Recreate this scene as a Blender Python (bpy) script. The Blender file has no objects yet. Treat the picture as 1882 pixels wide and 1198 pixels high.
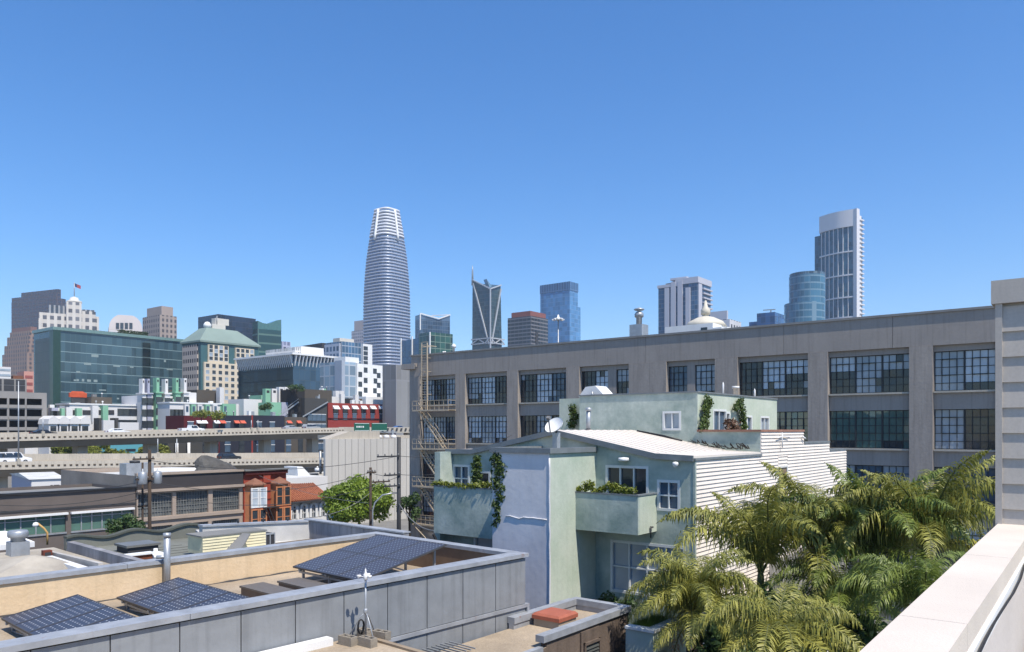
import bpy, bmesh, math, random
from mathutils import Vector, Matrix, Euler
random.seed(7)
R = math.radians
scene = bpy.context.scene
COL = scene.collection
# ---------------------------------------------------------------- camera, sky, sun, exposure
FPX, CX, HV, H = 1420.0, 941.0, 791.0, 14.0        # focal length, centre column, horizon row (photo pixels), eye height (m)
cd = bpy.data.cameras.new('camera'); cam = bpy.data.objects.new('camera', cd); COL.objects.link(cam)
cam.location = (0, 0, H); cam.rotation_euler = (R(90), 0, 0)
cd.sensor_width = 36; cd.lens = 36*FPX/1882; cd.shift_y = 192/1882; cd.clip_start = .1; cd.clip_end = 9000
scene.camera = cam
SUN_EL, SUN_V = R(59), Vector((.622, -.783, 0)).normalized()
sd = Vector((SUN_V.x*math.cos(SUN_EL), SUN_V.y*math.cos(SUN_EL), math.sin(SUN_EL)))
ld = bpy.data.lights.new('sun', 'SUN'); ld.energy = 4.6; ld.angle = R(.53); ld.color = (1, .93, .82)
sun = bpy.data.objects.new('sun', ld); COL.objects.link(sun); sun.rotation_euler = sd.to_track_quat('Z', 'Y').to_euler()
world = bpy.data.worlds.new('World'); scene.world = world; world.use_nodes = True
wn, wl = world.node_tree.nodes, world.node_tree.links
bg = wn['Background']; sky = wn.new('ShaderNodeTexSky'); sky.sky_type = 'NISHITA'; sky.sun_disc = False
sky.sun_elevation = SUN_EL; sky.sun_rotation = math.atan2(SUN_V.x, SUN_V.y)
sky.altitude = 20; sky.air_density = 1.0; sky.dust_density = .15; sky.ozone_density = 3.0
hs = wn.new('ShaderNodeHueSaturation'); hs.inputs['Saturation'].default_value = 1.32
tint = wn.new('ShaderNodeMix'); tint.data_type = 'RGBA'; tint.blend_type = 'MULTIPLY'; tint.inputs[0].default_value = 1; tint.inputs[7].default_value = (.92, 1.0, 1.12, 1)
wl.new(sky.outputs[0], hs.inputs['Color']); wl.new(hs.outputs[0], tint.inputs[6]); wl.new(tint.outputs[2], bg.inputs[0]); bg.inputs[1].default_value = .121
scene.view_settings.view_transform = 'Standard'; scene.view_settings.look = 'None'
scene.view_settings.exposure = 0.5; scene.view_settings.gamma = 1
scene.render.engine = 'CYCLES'
scene.cycles.max_bounces = 6; scene.cycles.use_denoising = True; scene.cycles.caustics_reflective = False

# ---------------------------------------------------------------- colour and materials
def lin(v): v /= 255; return v/12.92 if v <= .04045 else ((v+.055)/1.055)**2.4
def C(r, g, b, k=1.0): return (lin(r)*k, lin(g)*k, lin(b)*k)
def new_mat(name):
    m = bpy.data.materials.new(name); m.use_nodes = True
    nt = m.node_tree; return m, nt.nodes, nt.links, nt.nodes['Principled BSDF']
def c4(c): return (c[0], c[1], c[2], 1)
def surf(name, col, rough=.8, var=.22, scale=1.2, col2=None, bump=0., bscale=30., metal=0., streak=0., spec=.35, fine=.12, drip=0.):
    """a weathered plain surface: large patches, fine grain, optional vertical streaks"""
    m, n, l, p = new_mat(name)
    tc = n.new('ShaderNodeTexCoord'); mp = n.new('ShaderNodeMapping'); l.new(tc.outputs['Object'], mp.inputs[0])
    if streak: mp.inputs['Scale'].default_value = (1, 1, streak)
    nz = n.new('ShaderNodeTexNoise'); nz.inputs['Scale'].default_value = scale; nz.inputs['Detail'].default_value = 7; nz.inputs['Roughness'].default_value = .62
    l.new(mp.outputs[0], nz.inputs['Vector'])
    mr = n.new('ShaderNodeMapRange'); mr.inputs[1].default_value = .33; mr.inputs[2].default_value = .68; l.new(nz.outputs[0], mr.inputs[0])
    mx = n.new('ShaderNodeMix'); mx.data_type = 'RGBA'
    mx.inputs[6].default_value = c4(col); mx.inputs[7].default_value = c4(col2 or tuple(x*(1-var) for x in col)); l.new(mr.outputs[0], mx.inputs[0])
    n2 = n.new('ShaderNodeTexNoise'); n2.inputs['Scale'].default_value = bscale; n2.inputs['Detail'].default_value = 4; l.new(tc.outputs['Object'], n2.inputs['Vector'])
    m2 = n.new('ShaderNodeMapRange'); m2.inputs[3].default_value = 1-fine; m2.inputs[4].default_value = 1+fine; l.new(n2.outputs[0], m2.inputs[0])
    mu = n.new('ShaderNodeMix'); mu.data_type = 'RGBA'; mu.blend_type = 'MULTIPLY'; mu.inputs[0].default_value = 1
    l.new(mx.outputs[2], mu.inputs[6]); l.new(m2.outputs[0], mu.inputs[7]); out = mu.outputs[2]
    if drip:                                             # rain streaks: narrow, long, broken up by a larger patch mask
        mp2 = n.new('ShaderNodeMapping'); mp2.inputs['Scale'].default_value = (3.2, 3.2, .16); l.new(tc.outputs['Object'], mp2.inputs[0])
        n3 = n.new('ShaderNodeTexNoise'); n3.inputs['Scale'].default_value = 1.6; n3.inputs['Detail'].default_value = 5; l.new(mp2.outputs[0], n3.inputs['Vector'])
        m3 = n.new('ShaderNodeMapRange'); m3.inputs[1].default_value = .5; m3.inputs[2].default_value = .72; m3.inputs[3].default_value = 1; m3.inputs[4].default_value = 1-drip; l.new(n3.outputs[0], m3.inputs[0])
        x3 = n.new('ShaderNodeMix'); x3.data_type = 'RGBA'; x3.blend_type = 'MULTIPLY'; x3.inputs[0].default_value = 1; l.new(out, x3.inputs[6]); l.new(m3.outputs[0], x3.inputs[7]); out = x3.outputs[2]
    l.new(out, p.inputs['Base Color'])
    p.inputs['Roughness'].default_value = rough; p.inputs['Metallic'].default_value = metal; p.inputs['Specular IOR Level'].default_value = spec
    if bump:
        b = n.new('ShaderNodeBump'); b.inputs['Strength'].default_value = bump; b.inputs['Distance'].default_value = .05
        l.new(n2.outputs[0], b.inputs['Height']); l.new(b.outputs[0], p.inputs['Normal'])
    return m
def glass(name, col, rough=.06, ior=1.8, wav=.02, wsc=.7):
    m, n, l, p = new_mat(name)
    p.inputs['Base Color'].default_value = c4(col); p.inputs['Roughness'].default_value = rough; p.inputs['IOR'].default_value = ior
    tc = n.new('ShaderNodeTexCoord'); nz = n.new('ShaderNodeTexNoise'); nz.inputs['Scale'].default_value = wsc; nz.inputs['Detail'].default_value = 2
    l.new(tc.outputs['Object'], nz.inputs['Vector'])
    b = n.new('ShaderNodeBump'); b.inputs['Strength'].default_value = .6; b.inputs['Distance'].default_value = wav
    l.new(nz.outputs[0], b.inputs['Height']); l.new(b.outputs[0], p.inputs['Normal'])
    mr = n.new('ShaderNodeMapRange'); mr.inputs[3].default_value = .6; mr.inputs[4].default_value = 1.4; l.new(nz.outputs[0], mr.inputs[0])
    mu = n.new('ShaderNodeMix'); mu.data_type = 'RGBA'; mu.blend_type = 'MULTIPLY'; mu.inputs[0].default_value = 1; mu.inputs[6].default_value = c4(col)
    l.new(mr.outputs[0], mu.inputs[7]); l.new(mu.outputs[2], p.inputs['Base Color'])
    return m
def curtain(name, gcol, fcol, fh=4., mw=1.5, band=.25, mull=.1, bandcol=None, rough=.12, ior=1.55, var=.5, z0=0., roofcol=None, dark=.0):
    """facade of floors and mullions in metres: glass cells of varying tone between spandrel bands and vertical bars"""
    m, n, l, p = new_mat(name)
    tc = n.new('ShaderNodeTexCoord'); sp = n.new('ShaderNodeSeparateXYZ'); l.new(tc.outputs['Object'], sp.inputs[0])
    def math_(op, a, b=None, c=None):
        q = n.new('ShaderNodeMath'); q.operation = op
        for i, v in enumerate((a, b, c)):
            if v is None: continue
            if isinstance(v, (int, float)): q.inputs[i].default_value = v
            else: l.new(v, q.inputs[i])
        return q.outputs[0]
    h = math_('DIVIDE', math_('ADD', sp.outputs[0], sp.outputs[1]), mw)
    z = math_('DIVIDE', math_('SUBTRACT', sp.outputs[2], z0), fh)
    fx, fz = math_('FRACT', h), math_('FRACT', z)
    isb = math_('LESS_THAN', fz, band); ism = math_('LESS_THAN', fx, mull)
    wn_ = n.new('ShaderNodeTexWhiteNoise'); wn_.noise_dimensions = '2D'; cb = n.new('ShaderNodeCombineXYZ')
    l.new(math_('FLOOR', h), cb.inputs[0]); l.new(math_('FLOOR', z), cb.inputs[1]); l.new(cb.outputs[0], wn_.inputs['Vector'])
    k = n.new('ShaderNodeMapRange'); k.inputs[3].default_value = 1-var; k.inputs[4].default_value = 1+var; l.new(wn_.outputs[0], k.inputs[0])
    g = n.new('ShaderNodeMix'); g.data_type = 'RGBA'; g.blend_type = 'MULTIPLY'; g.inputs[0].default_value = 1; g.inputs[6].default_value = c4(gcol); l.new(k.outputs[0], g.inputs[7])
    def mix(f, a, b):
        q = n.new('ShaderNodeMix'); q.data_type = 'RGBA'; l.new(f, q.inputs[0])
        for i, v in ((6, a), (7, b)):
            if isinstance(v, tuple): q.inputs[i].default_value = c4(v)
            else: l.new(v, q.inputs[i])
        return q.outputs[2]
    col = mix(isb, g.outputs[2], bandcol or fcol)
    col = mix(ism, col, fcol)
    fr = math_('MAXIMUM', isb, ism)
    nz = n.new('ShaderNodeTexNoise'); nz.inputs['Scale'].default_value = .05; nz.inputs['Detail'].default_value = 5; l.new(tc.outputs['Object'], nz.inputs['Vector'])
    kk = n.new('ShaderNodeMapRange'); kk.inputs[3].default_value = .75; kk.inputs[4].default_value = 1.25; l.new(nz.outputs[0], kk.inputs[0])
    mu = n.new('ShaderNodeMix'); mu.data_type = 'RGBA'; mu.blend_type = 'MULTIPLY'; mu.inputs[0].default_value = 1; l.new(col, mu.inputs[6]); l.new(kk.outputs[0], mu.inputs[7])
    l.new(mu.outputs[2], p.inputs['Base Color'])
    r = n.new('ShaderNodeMapRange'); r.inputs[3].default_value = rough; r.inputs[4].default_value = .7; l.new(fr, r.inputs[0]); l.new(r.outputs[0], p.inputs['Roughness'])
    p.inputs['IOR'].default_value = ior
    return m

# ---------------------------------------------------------------- meshes
class MB:
    def __init__(s): s.v, s.f, s.m, s.sm = [], [], [], []
    def face(s, pts, m=0, sm=False):
        i = len(s.v); s.v += [tuple(p) for p in pts]; s.f.append(tuple(range(i, i+len(pts)))); s.m.append(m); s.sm.append(sm); return s
    def box(s, x0, x1, y0, y1, z0, z1, m=0, top=None):
        i = len(s.v); s.v += [(x, y, z) for z in (z0, z1) for y in (y0, y1) for x in (x0, x1)]
        for k, q in enumerate(((0,2,3,1), (4,5,7,6), (0,1,5,4), (1,3,7,5), (3,2,6,7), (2,0,4,6))):
            s.f.append(tuple(i+a for a in q)); s.m.append(top if (k == 1 and top is not None) else m); s.sm.append(False)
        return s
    def prism(s, pts, z0, z1, m=0, top=None):
        n = len(pts); i = len(s.v); s.v += [(p[0], p[1], z0) for p in pts]+[(p[0], p[1], z1) for p in pts]
        for k in range(n): s.f.append((i+k, i+(k+1) % n, i+n+(k+1) % n, i+n+k)); s.m.append(m); s.sm.append(False)
        s.f.append(tuple(i+n+k for k in range(n))); s.m.append(m if top is None else top); s.sm.append(False)
        s.f.append(tuple(i+n-1-k for k in range(n))); s.m.append(m); s.sm.append(False)
        return s
    def extr(s, pts, vec, m=0, side=None):
        """closed 3-D outline swept by a vector"""
        n = len(pts); i = len(s.v); vx = Vector(vec); s.v += [tuple(p) for p in pts]+[tuple(Vector(p)+vx) for p in pts]
        for k in range(n): s.f.append((i+k, i+(k+1) % n, i+n+(k+1) % n, i+n+k)); s.m.append(m if side is None else side); s.sm.append(False)
        s.f.append(tuple(i+n+k for k in range(n))); s.m.append(m); s.sm.append(False)
        s.f.append(tuple(i+n-1-k for k in range(n))); s.m.append(m); s.sm.append(False)
        return s
    def loft(s, rings, m=0, sm=False, cap=True, close=True):
        n = len(rings[0]); i = len(s.v)
        for r in rings: s.v += [tuple(p) for p in r]
        for a in range(len(rings)-1):
            for k in range(n if close else n-1):
                s.f.append((i+a*n+k, i+a*n+(k+1) % n, i+(a+1)*n+(k+1) % n, i+(a+1)*n+k)); s.m.append(m); s.sm.append(sm)
        if cap:
            s.f.append(tuple(i+n-1-k for k in range(n))); s.m.append(m); s.sm.append(False)
            e = i+(len(rings)-1)*n; s.f.append(tuple(e+k for k in range(n))); s.m.append(m); s.sm.append(False)
        return s
    def tube(s, pts, r, n=8, m=0, r1=None, sm=True):
        pts = [Vector(p) for p in pts]; rings = []; ref = None
        for k, p in enumerate(pts):
            d = (pts[min(k+1, len(pts)-1)]-pts[max(k-1, 0)]).normalized()
            if ref is None: ref = Vector((0, 0, 1)) if abs(d.z) < .9 else Vector((1, 0, 0))
            a = d.cross(ref).normalized(); b = d.cross(a).normalized(); ref = -b if False else ref
            rr = r if r1 is None else r+(r1-r)*k/max(1, len(pts)-1)
            rings.append([p+a*rr*math.cos(2*math.pi*q/n)+b*rr*math.sin(2*math.pi*q/n) for q in range(n)])
        return s.loft(rings, m, sm)
    def bar(s, p, q, w, h=None, m=0, up=(0, 0, 1)):
        p, q = Vector(p), Vector(q); h = h or w; d = (q-p).normalized(); u = Vector(up)
        if abs(d.dot(u)) > .98: u = Vector((1, 0, 0))
        a = d.cross(u).normalized(); b = a.cross(d).normalized()
        ring = lambda c: [c-a*w/2-b*h/2, c+a*w/2-b*h/2, c+a*w/2+b*h/2, c-a*w/2+b*h/2]
        return s.loft([ring(p), ring(q)], m)
    def lathe(s, c, prof, n=16, m=0, sm=True):
        rings = [[(c[0]+r*math.cos(2*math.pi*k/n), c[1]+r*math.sin(2*math.pi*k/n), c[2]+z) for k in range(n)] for r, z in prof]
        return s.loft(rings, m, sm)
    def wall(s, face, d, a0, a1, z0, z1, ops=(), t=.2, m=0, mr=None):
        """vertical wall sheet with real openings: face 'x' lies at x=d looking to -x, 'y' at y=d looking to -y; reveals t deep"""
        P = (lambda a, z, o=0: (d+o, a, z)) if face == 'x' else (lambda a, z, o=0: (a, d+o, z))
        mr = m if mr is None else mr
        ca = sorted({a0, a1, *[min(max(o[k], a0), a1) for o in ops for k in (0, 1)]}); cz = sorted({z0, z1, *[min(max(o[k], z0), z1) for o in ops for k in (2, 3)]})
        for a, b in zip(ca, ca[1:]):
            for p, q in zip(cz, cz[1:]):
                ma, mz = (a+b)/2, (p+q)/2
                if any(o[0] < ma < o[1] and o[2] < mz < o[3] for o in ops): continue
                s.face([P(a, p), P(b, p), P(b, q), P(a, q)], m)
        for o in ops:
            a, b, p, q = o[:4]
            s.face([P(a, p), P(a, p, t), P(a, q, t), P(a, q)], mr); s.face([P(b, p), P(b, q), P(b, q, t), P(b, p, t)], mr)
            s.face([P(a, p), P(b, p), P(b, p, t), P(a, p, t)], mr); s.face([P(a, q), P(a, q, t), P(b, q, t), P(b, q)], mr)
        return s
    def mesh(s, name, mats):
        me = bpy.data.meshes.new(name); me.from_pydata(s.v, [], s.f)
        mats = mats if isinstance(mats, (list, tuple)) else [mats]
        for q in mats: me.materials.append(q)
        me.polygons.foreach_set('material_index', s.m); me.polygons.foreach_set('use_smooth', s.sm)
        bm = bmesh.new(); bm.from_mesh(me); bmesh.ops.recalc_face_normals(bm, faces=bm.faces); bm.to_mesh(me); bm.free(); me.update()
        return me
    def build(s, name, mats, parent=None, loc=(0, 0, 0), rot=0):
        return put(name, s.mesh(name, mats), parent, loc, rot)
def put(name, me, parent=None, loc=(0, 0, 0), rot=0):
    o = bpy.data.objects.new(name, me); COL.objects.link(o); o.location = loc; o.rotation_euler = rot if isinstance(rot, (tuple, list, Euler)) else (0, 0, rot)
    if parent: o.parent = parent
    return o
def tag(o, label=None, cat=None, group=None, kind=None):
    for k, v in (('label', label), ('category', cat), ('group', group), ('kind', kind)):
        if v: o[k] = v
    return o
def empty(name, label, cat, loc=(0, 0, 0), rot=0, group=None):
    return tag(put(name, None, None, loc, rot), label, cat, group)
def B(*a, **k): return MB().box(*a, **k)

class FR:
    """a street-grid frame: local x runs away to the right, local y away to the left, origin on the ground under pixel column u at depth D"""
    def __init__(s, u, D, yaw=38):
        a = R(yaw); s.ox, s.oy = (u-CX)/FPX*D, D; s.ex = (math.sin(a), math.cos(a)); s.ey = (-math.cos(a), math.sin(a)); s.rot = math.pi/2-a
    def D(s, x, y): return s.oy+x*s.ex[1]+y*s.ey[1]
    def X(s, x, y): return s.ox+x*s.ex[0]+y*s.ey[0]
    def w(s, x, y, z=0): return (s.X(x, y), s.D(x, y), z)
    def onx(s, u, x=0):                      # local y where column u meets the plane x
        k = (u-CX)/FPX; return -(s.X(x, 0)-k*s.D(x, 0))/(s.ey[0]-k*s.ey[1])
    def ony(s, u, y=0):
        k = (u-CX)/FPX; return -(s.X(0, y)-k*s.D(0, y))/(s.ex[0]-k*s.ex[1])
    def px(s, u, v, x=0): y = s.onx(u, x); return y, H+(HV-v)/FPX*s.D(x, y)
    def py(s, u, v, y=0): x = s.ony(u, y); return x, H+(HV-v)/FPX*s.D(x, y)
    def pz(s, u, v, z):
        D = (H-z)*FPX/(v-HV); dx, dy = (u-CX)/FPX*D-s.ox, D-s.oy
        return dx*s.ex[0]+dy*s.ex[1], dx*s.ey[0]+dy*s.ey[1]
    def root(s, name, label, cat, group=None, at=(0, 0, 0)):
        return empty(name, label, cat, s.w(at[0], at[1], at[2]), s.rot, group)
def at(u, v, D): return ((u-CX)/FPX*D, D, H+(HV-v)/FPX*D)
def gz(v, D): return H+(HV-v)/FPX*D

# ---------------------------------------------------------------- shared materials
M = {}
M['bounce_ground'] = surf('bounce_ground', (.2, .195, .185), .95, .3, .4, bump=.2)  # ground colour lightened so it bounces more light onto the facades
M['concrete'] = surf('concrete', C(205, 196, 180, .75), .9, .25, .5, bump=.1, streak=.4)
M['concrete_dark'] = surf('concrete_soffit', C(150, 145, 138, .6), .9, .25, .4)
M['roof_grey'] = surf('roof_felt_grey', (.22, .22, .21), .95, .3, .6)
M['roof_white'] = surf('roof_coating_white', (.62, .61, .58), .8, .3, .5)
M['roof_tan'] = surf('roof_gravel_tan', C(198, 180, 156, .72), .95, .4, .6, bump=.3, bscale=18, fine=.3)
M['white'] = surf('white_paint', (.74, .74, .73), .6, .12, .6)
M['white_trim'] = surf('white_trim', (.78, .78, .77), .5, .08, 2)
M['dark'] = surf('dark_grey_paint', (.045, .046, .05), .6, .25, 1)
M['black'] = surf('black_metal', (.02, .02, .022), .5, .2, 1)
M['grey'] = surf('mid_grey_paint', (.2, .2, .2), .7, .2, 1)
M['galv'] = surf('galvanised_metal', (.42, .44, .46), .45, .25, 2, metal=.5, fine=.08)
M['wood'] = surf('weathered_pole_wood', C(95, 80, 68, .6), .9, .35, 3, streak=.1)
M['g_dark'] = glass('window_glass_dark', (.032, .04, .048), ior=1.5)
M['g_blue'] = glass('window_glass_blue', (.06, .10, .15), ior=1.5)
M['g_blind'] = glass('window_glass_blinds_reflection', (.28, .33, .38), .12, ior=1.5)  # blinds, with bright reflections put into the base colour
M['g_pale'] = glass('window_glass_pale_reflection', (.44, .50, .56), .1, ior=1.45)  # pale base colour also imitates bright reflections in the panes
M['g_green'] = glass('window_glass_green', (.06, .12, .11))
M['rubber'] = surf('tyre_rubber', (.018, .018, .018), .9, .1, 2)
# ---------------------------------------------------------------- ground
g = MB(); g.face([(-4000, -300, 0), (4000, -300, 0), (4000, 5000, 0), (-4000, 5000, 0)])
tag(g.build('ground', M['bounce_ground']), kind='structure')

# ---------------------------------------------------------------- skyline
def tower(name, label, cat, ul, uc, ur, vt, D, mat, roof=None, yaw=38, W=None, L=None, body='facade', group=None, z0=0):
    fr = FR(uc, D, yaw); L = L or fr.onx(ul); W = W or fr.ony(ur); h = gz(vt, D)
    r = fr.root(name, label, cat, group)
    B(0, W, 0, L, z0, h, 0, 1).build(body, [mat, roof or M['roof_grey']], r)
    return fr, r, W, L, h
def tier(fr, r, name, ul, ur, vt, ins, z0, mat, roof=None):
    y1 = fr.onx(ul, ins); x1 = fr.ony(ur, ins); h = gz(vt, fr.D(ins, ins))
    B(ins, x1, ins, y1, z0, h, 0, 1).build(name, [mat, roof or M['roof_grey']], r)
    return x1, y1, h
def slabs(fr, r, name, x0, x1, y0, y1, zs, hgt, out, mat):
    m = MB()
    for z in zs: m.box(x0-out, x1+out, y0-out, y1+out, z, z+hgt)
    return m.build(name, mat, r)
BT = 'office building'
# brown tower with bay-window ribs
mt = curtain('brown_granite_grid', (.012, .008, .016), C(92, 70, 78, .4), 7.2, 8.6, .45, .42, C(70, 54, 62, .4), var=.4)
fr, r, W, L, h = tower('office_tower', 'dark brown tower with a deep window grid and raised top, far left', BT, 21, 104, 121, 547, 1500, mt, yaw=24)
tier(fr, r, 'raised_top', 39, 112, 531, 6, h, mt); 
tier(fr, r, 'shoulder', 21.5, 106, 539, 1, h, mt)
# stepped brick tower
mt = curtain('tan_brick_grid', (.06, .05, .05), C(178, 148, 128, .62), 6.2, 6, .45, .5, C(165, 132, 112, .62), var=.4, ior=1.4, rough=.4)
mtop = surf('brick_red_crown', C(165, 120, 105, .6), .9)
fr, r, W, L, h = tower('brick_tower', 'tan and pink brick tower stepping in towards its top, at the left edge', BT, 4, 50, 80, 648, 1100, mt, yaw=30)
x, y, h = tier(fr, r, 'first_setback', 8, 78, 632, 2, h, mt); x, y, h = tier(fr, r, 'second_setback', 13, 75, 616, 5, h, mt)
x, y, h = tier(fr, r, 'third_setback', 18, 72, 607, 8, h, mt); tier(fr, r, 'crown', 22, 68, 600, 10, h, mtop)
# white setback tower with flag
mt = curtain('white_terracotta_grid', (.12, .12, .13), C(222, 215, 205, .8), 9, 7, .5, .45, C(216, 208, 198, .78), var=.5, ior=1.4, rough=.4)
mw = surf('white_terracotta', C(225, 220, 210, .8), .8, .15, .05)
fr = FR(182, 900, -32); r = fr.root('setback_tower', 'white terracotta tower with a flag on its tall middle block and louvred shoulders', BT)
def fbox(nm, u0, u1, vt, x0, x1, mats, z0=0):
    y1, y0 = fr.onx(u0, x0), fr.onx(u1, x0); h = gz(vt, fr.D(x0, y0)); return B(x0, x1, y0, y1, z0, h, 0, 1).build(nm, mats, r), h
fbox('left_block', 72, 123, 577, 0, 25, [mt, mw]); fbox('right_block', 149, 176, 573, 0, 25, [mt, mw]); fbox('right_shoulder', 176.2, 182, 582, 1, 24, [mt, mw]); fbox('left_shoulder', 71, 77, 585, -1, 20, [mt, mw])
o, h2 = fbox('tall_middle_block', 122, 150, 556, -3, 22, [mt, mw])
ym = fr.onx(136.5, 5)
MB().lathe((5, ym, h2), [(8, 0), (8, 2), (5, 3), (4, 6), (0, 7.5)], 12).build('cupola', mw, r)
fp = MB().tube([(5, ym, h2+6), (5, ym, gz(519, fr.D(5, ym)))], .5, 6).build('flagpole', M['galv'], r)
yy, zz = fr.px(137, 520, 5)
fl = MB()
for k in range(5):
    fl.extr([(5+.5*math.sin(k), yy-k*1.25, zz-k*.5), (5+.5*math.sin(k+1), yy-(k+1)*1.25, zz-(k+1)*.5), (5+.5*math.sin(k+1), yy-(k+1)*1.25, zz-4-(k+1)*.5), (5+.5*math.sin(k), yy-k*1.25, zz-4-k*.5)], (.12, 0, 0), 0 if k < 2 else 1)
fl.build('flag', [surf('flag_blue', (.03, .04, .12)), surf('flag_red', (.4, .05, .05)), M['white']], fp)
ml = curtain('grey_louvres', (.05, .055, .065), C(170, 172, 175, .7), 90, 4.5, 0, .4)
fbox('louvre_screen', 90, 119, 562, 6, 20, [ml, mw]); fbox('right_louvre_screen', 151, 174, 570, 6, 20, [ml, mw])
# white domed hall
mt = curtain('pale_banded', (.2, .21, .23), C(228, 222, 220, .8), 7, 400, .6, 0, var=.1)
mp = surf('pale_stone', C(228, 218, 214, .8), .8, .1, .05)
fr = FR(200, 820, -29); r = fr.root('domed_hall', 'pale rounded building with four tall dark windows, behind the green glass office roof', BT)
w = -fr.onx(262); fr2 = fr
pts = []
for k in range(25):
    a = math.pi*k/24; x = w/2-w/2*math.cos(a)*(1-.1*math.sin(a)**4)
    pts.append((x, 0, gz(606, 820)+ (gz(577, 820)-gz(606, 820))*min(1, 1.1*math.sin(a)**.8)))
pts = [(p[0], 0, p[2]) for p in pts]
# built in world-aligned axes (yaw 0: local x runs away, so outline is swept along it)
MB().extr([(0, -p[0], p[2]) for p in pts], (24, 0, 0)).build('vault', mp, r)
B(0, 24, -w, 0, 0, gz(606, 820)-.2).build('lower_walls', mt, r)
for u in (216, 224, 232.3, 240.6): y, z = fr.px(u, 604, 0); B(-.5, .2, y-1.55, y+1.55, z, z+6.2).build('window', M['g_dark'], r)
# beige slab tower
mt = curtain('beige_concrete_grid', (.06, .055, .055), C(185, 168, 155, .7), 6.3, 5, .45, .5, C(178, 160, 148, .7), var=.3, ior=1.4, rough=.5)
fr, r, W, L, h = tower('concrete_tower', 'beige concrete tower with small square windows and a blank top, right of the domed hall', BT, 262, 294, 325, 578, 900, mt, yaw=38)
tier(fr, r, 'blank_top', 270, 318, 562, 4, h, surf('beige_concrete', C(190, 172, 160, .7), .9, .15, .05))
# big green glass office
mt = curtain('green_office_glass', (.045, .085, .105), C(105, 145, 150, .4), 4.35, 2.2, .07, .035, C(165, 195, 200, .5), rough=.08, var=.3)
mt2 = curtain('green_office_louvre', (.035, .05, .052), C(120, 140, 140, .4), 4.35, 1.1, .1, .4, rough=.4, var=.2)
fr, r, W, L, h = tower('glass_office', 'long dark green glass office block with thin white floor lines, at the left', BT, 62, 99, 337, 606, 330, mt)
xr0, xr1 = fr.ony(262), fr.ony(276)
B(xr0, xr1, -.25, .2, 0, h-2).build('recess_band', curtain('green_recess_glass', (.008, .02, .022), (.05, .08, .08), 4.35, 9, .12, .02), r)
B(-.3, .3, .4, L-2, 0, h-3).build('louvre_wall', mt2, r)
B(-.5, 2.5, -.5, 3.2, 0, h+.4).build('corner_fin', surf('green_glass_fin', C(70, 110, 100, .4), .3), r)
B(-.6, W+.2, -.6, L+.3, h, h+1.3).build('parapet', surf('glass_rail', C(150, 185, 180, .55), .3), r)
tier(fr, r, 'plant_screen', 96, 262, 601, 6, h, curtain('plant_screen_grey', (.12, .15, .15), C(150, 170, 168, .6), 9, 1.5, .1, .4))
hd = MB(); random.seed(3)
for k in range(700):
    x, z = random.uniform(28, W*.72), random.uniform(0, 1.8); s = random.uniform(.25, .6); a = random.random()*3
    hd.face([(x-s, 2+random.random(), h+1.2+z), (x+s*math.cos(a), 2+s, h+1.2+z+s), (x+s, 2+random.random(), h+1.6+z)])
hd.build('roof_hedge', surf('hedge_leaves', (.05, .08, .03), .9, .5, 2), r)
for k in range(26):  # pale blind strips at random spots on the glass front
    f, u = random.randint(2, 9), random.uniform(.03, .9); z = h-3-f*4.35*.85; x = W*u
    if xr0-2 < x < xr1+2: continue
    B(x, x+random.choice((1, 1.6, 3)), -.06, .05, z, z+random.uniform(.5, 1.2)).build('pale_blind', surf('blind_white%d' % 0, C(175, 195, 195, .6)) if k == 0 else bpy.data.materials['blind_white0'], r)
# hipped teal roof block
mt = surf('teal_cladding', C(88, 132, 138, .55), .5, .12, .1); mroof = surf('pale_copper_roof', C(156, 176, 166, .62), .6, .15, .1)
mbe = surf('cream_stone', C(232, 216, 190, .8), .85, .1, .2)
fr = FR(369, 350, 38); r = fr.root('hipped_office', 'cream block with small square windows under a pale green hipped roof', BT)
L, W = fr.onx(335), fr.ony(475); he = gz(628, 350); ht = gz(603, 350)
MB().box(0, W, 0, L, 0, he).build('teal_walls', mt, r)
MB().loft([[(-.8, -.8, he), (W+.8, -.8, he), (W+.8, L+.8, he), (-.8, L+.8, he)], [(-.8, -.8, he+.8), (W+.8, -.8, he+.8), (W+.8, L+.8, he+.8), (-.8, L+.8, he+.8)], [(7, 7, ht+1.6), (W-7, 7, ht+1.6), (W-7, L-2.5, ht+1.6), (7, L-2.5, ht+1.6)]]).build('hipped_roof', mroof, r)
B(11, W-12, 9, L-3, ht+1.2, ht+4).build('plant_room', mw, r); B(13, 20, 9.5, L-3, ht+4.001, ht+7).build('upper_plant_room', mw, r)
MB().tube([(W*.45, 9, ht+4), (W*.45, 9, ht+8)], .15, 6).build('mast', M['galv'], r)
MB().lathe((8.5, 9, ht+1), [(0, 0), (1.6, 1), (1.8, 2.2), (1, 3.4), (0, 3.7)], 12).build('radome', M['white'], r)
def px_box(nm, u0, u1, v0, out):
    a, b = fr.ony(u0), fr.ony(u1); B(a, b, -out, 1, 0, gz(v0, fr.D(a, 0))).build(nm, mbe, r); return a, b
cw = []
for nm, u0, u1, v0, out, nu, nv, v1 in (('left_bay', 381, 418, 633, 1.0, 4, 4, 661), ('right_bay', 431, 465, 639, 1.0, 4, 3, 665), ('lower_wall', 373, 474, 665, 1.2, 9, 6, 735)):
    a, b = px_box(nm, u0, u1, v0, out); za, zb = gz(v0, fr.D(a, 0)), gz(v1, fr.D(a, 0))
    for i in range(nu):
        for j in range(nv): cw.append((a+(b-a)*(i+.5)/nu, -out, za-(za-zb)*(j+.55)/nv))
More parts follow.
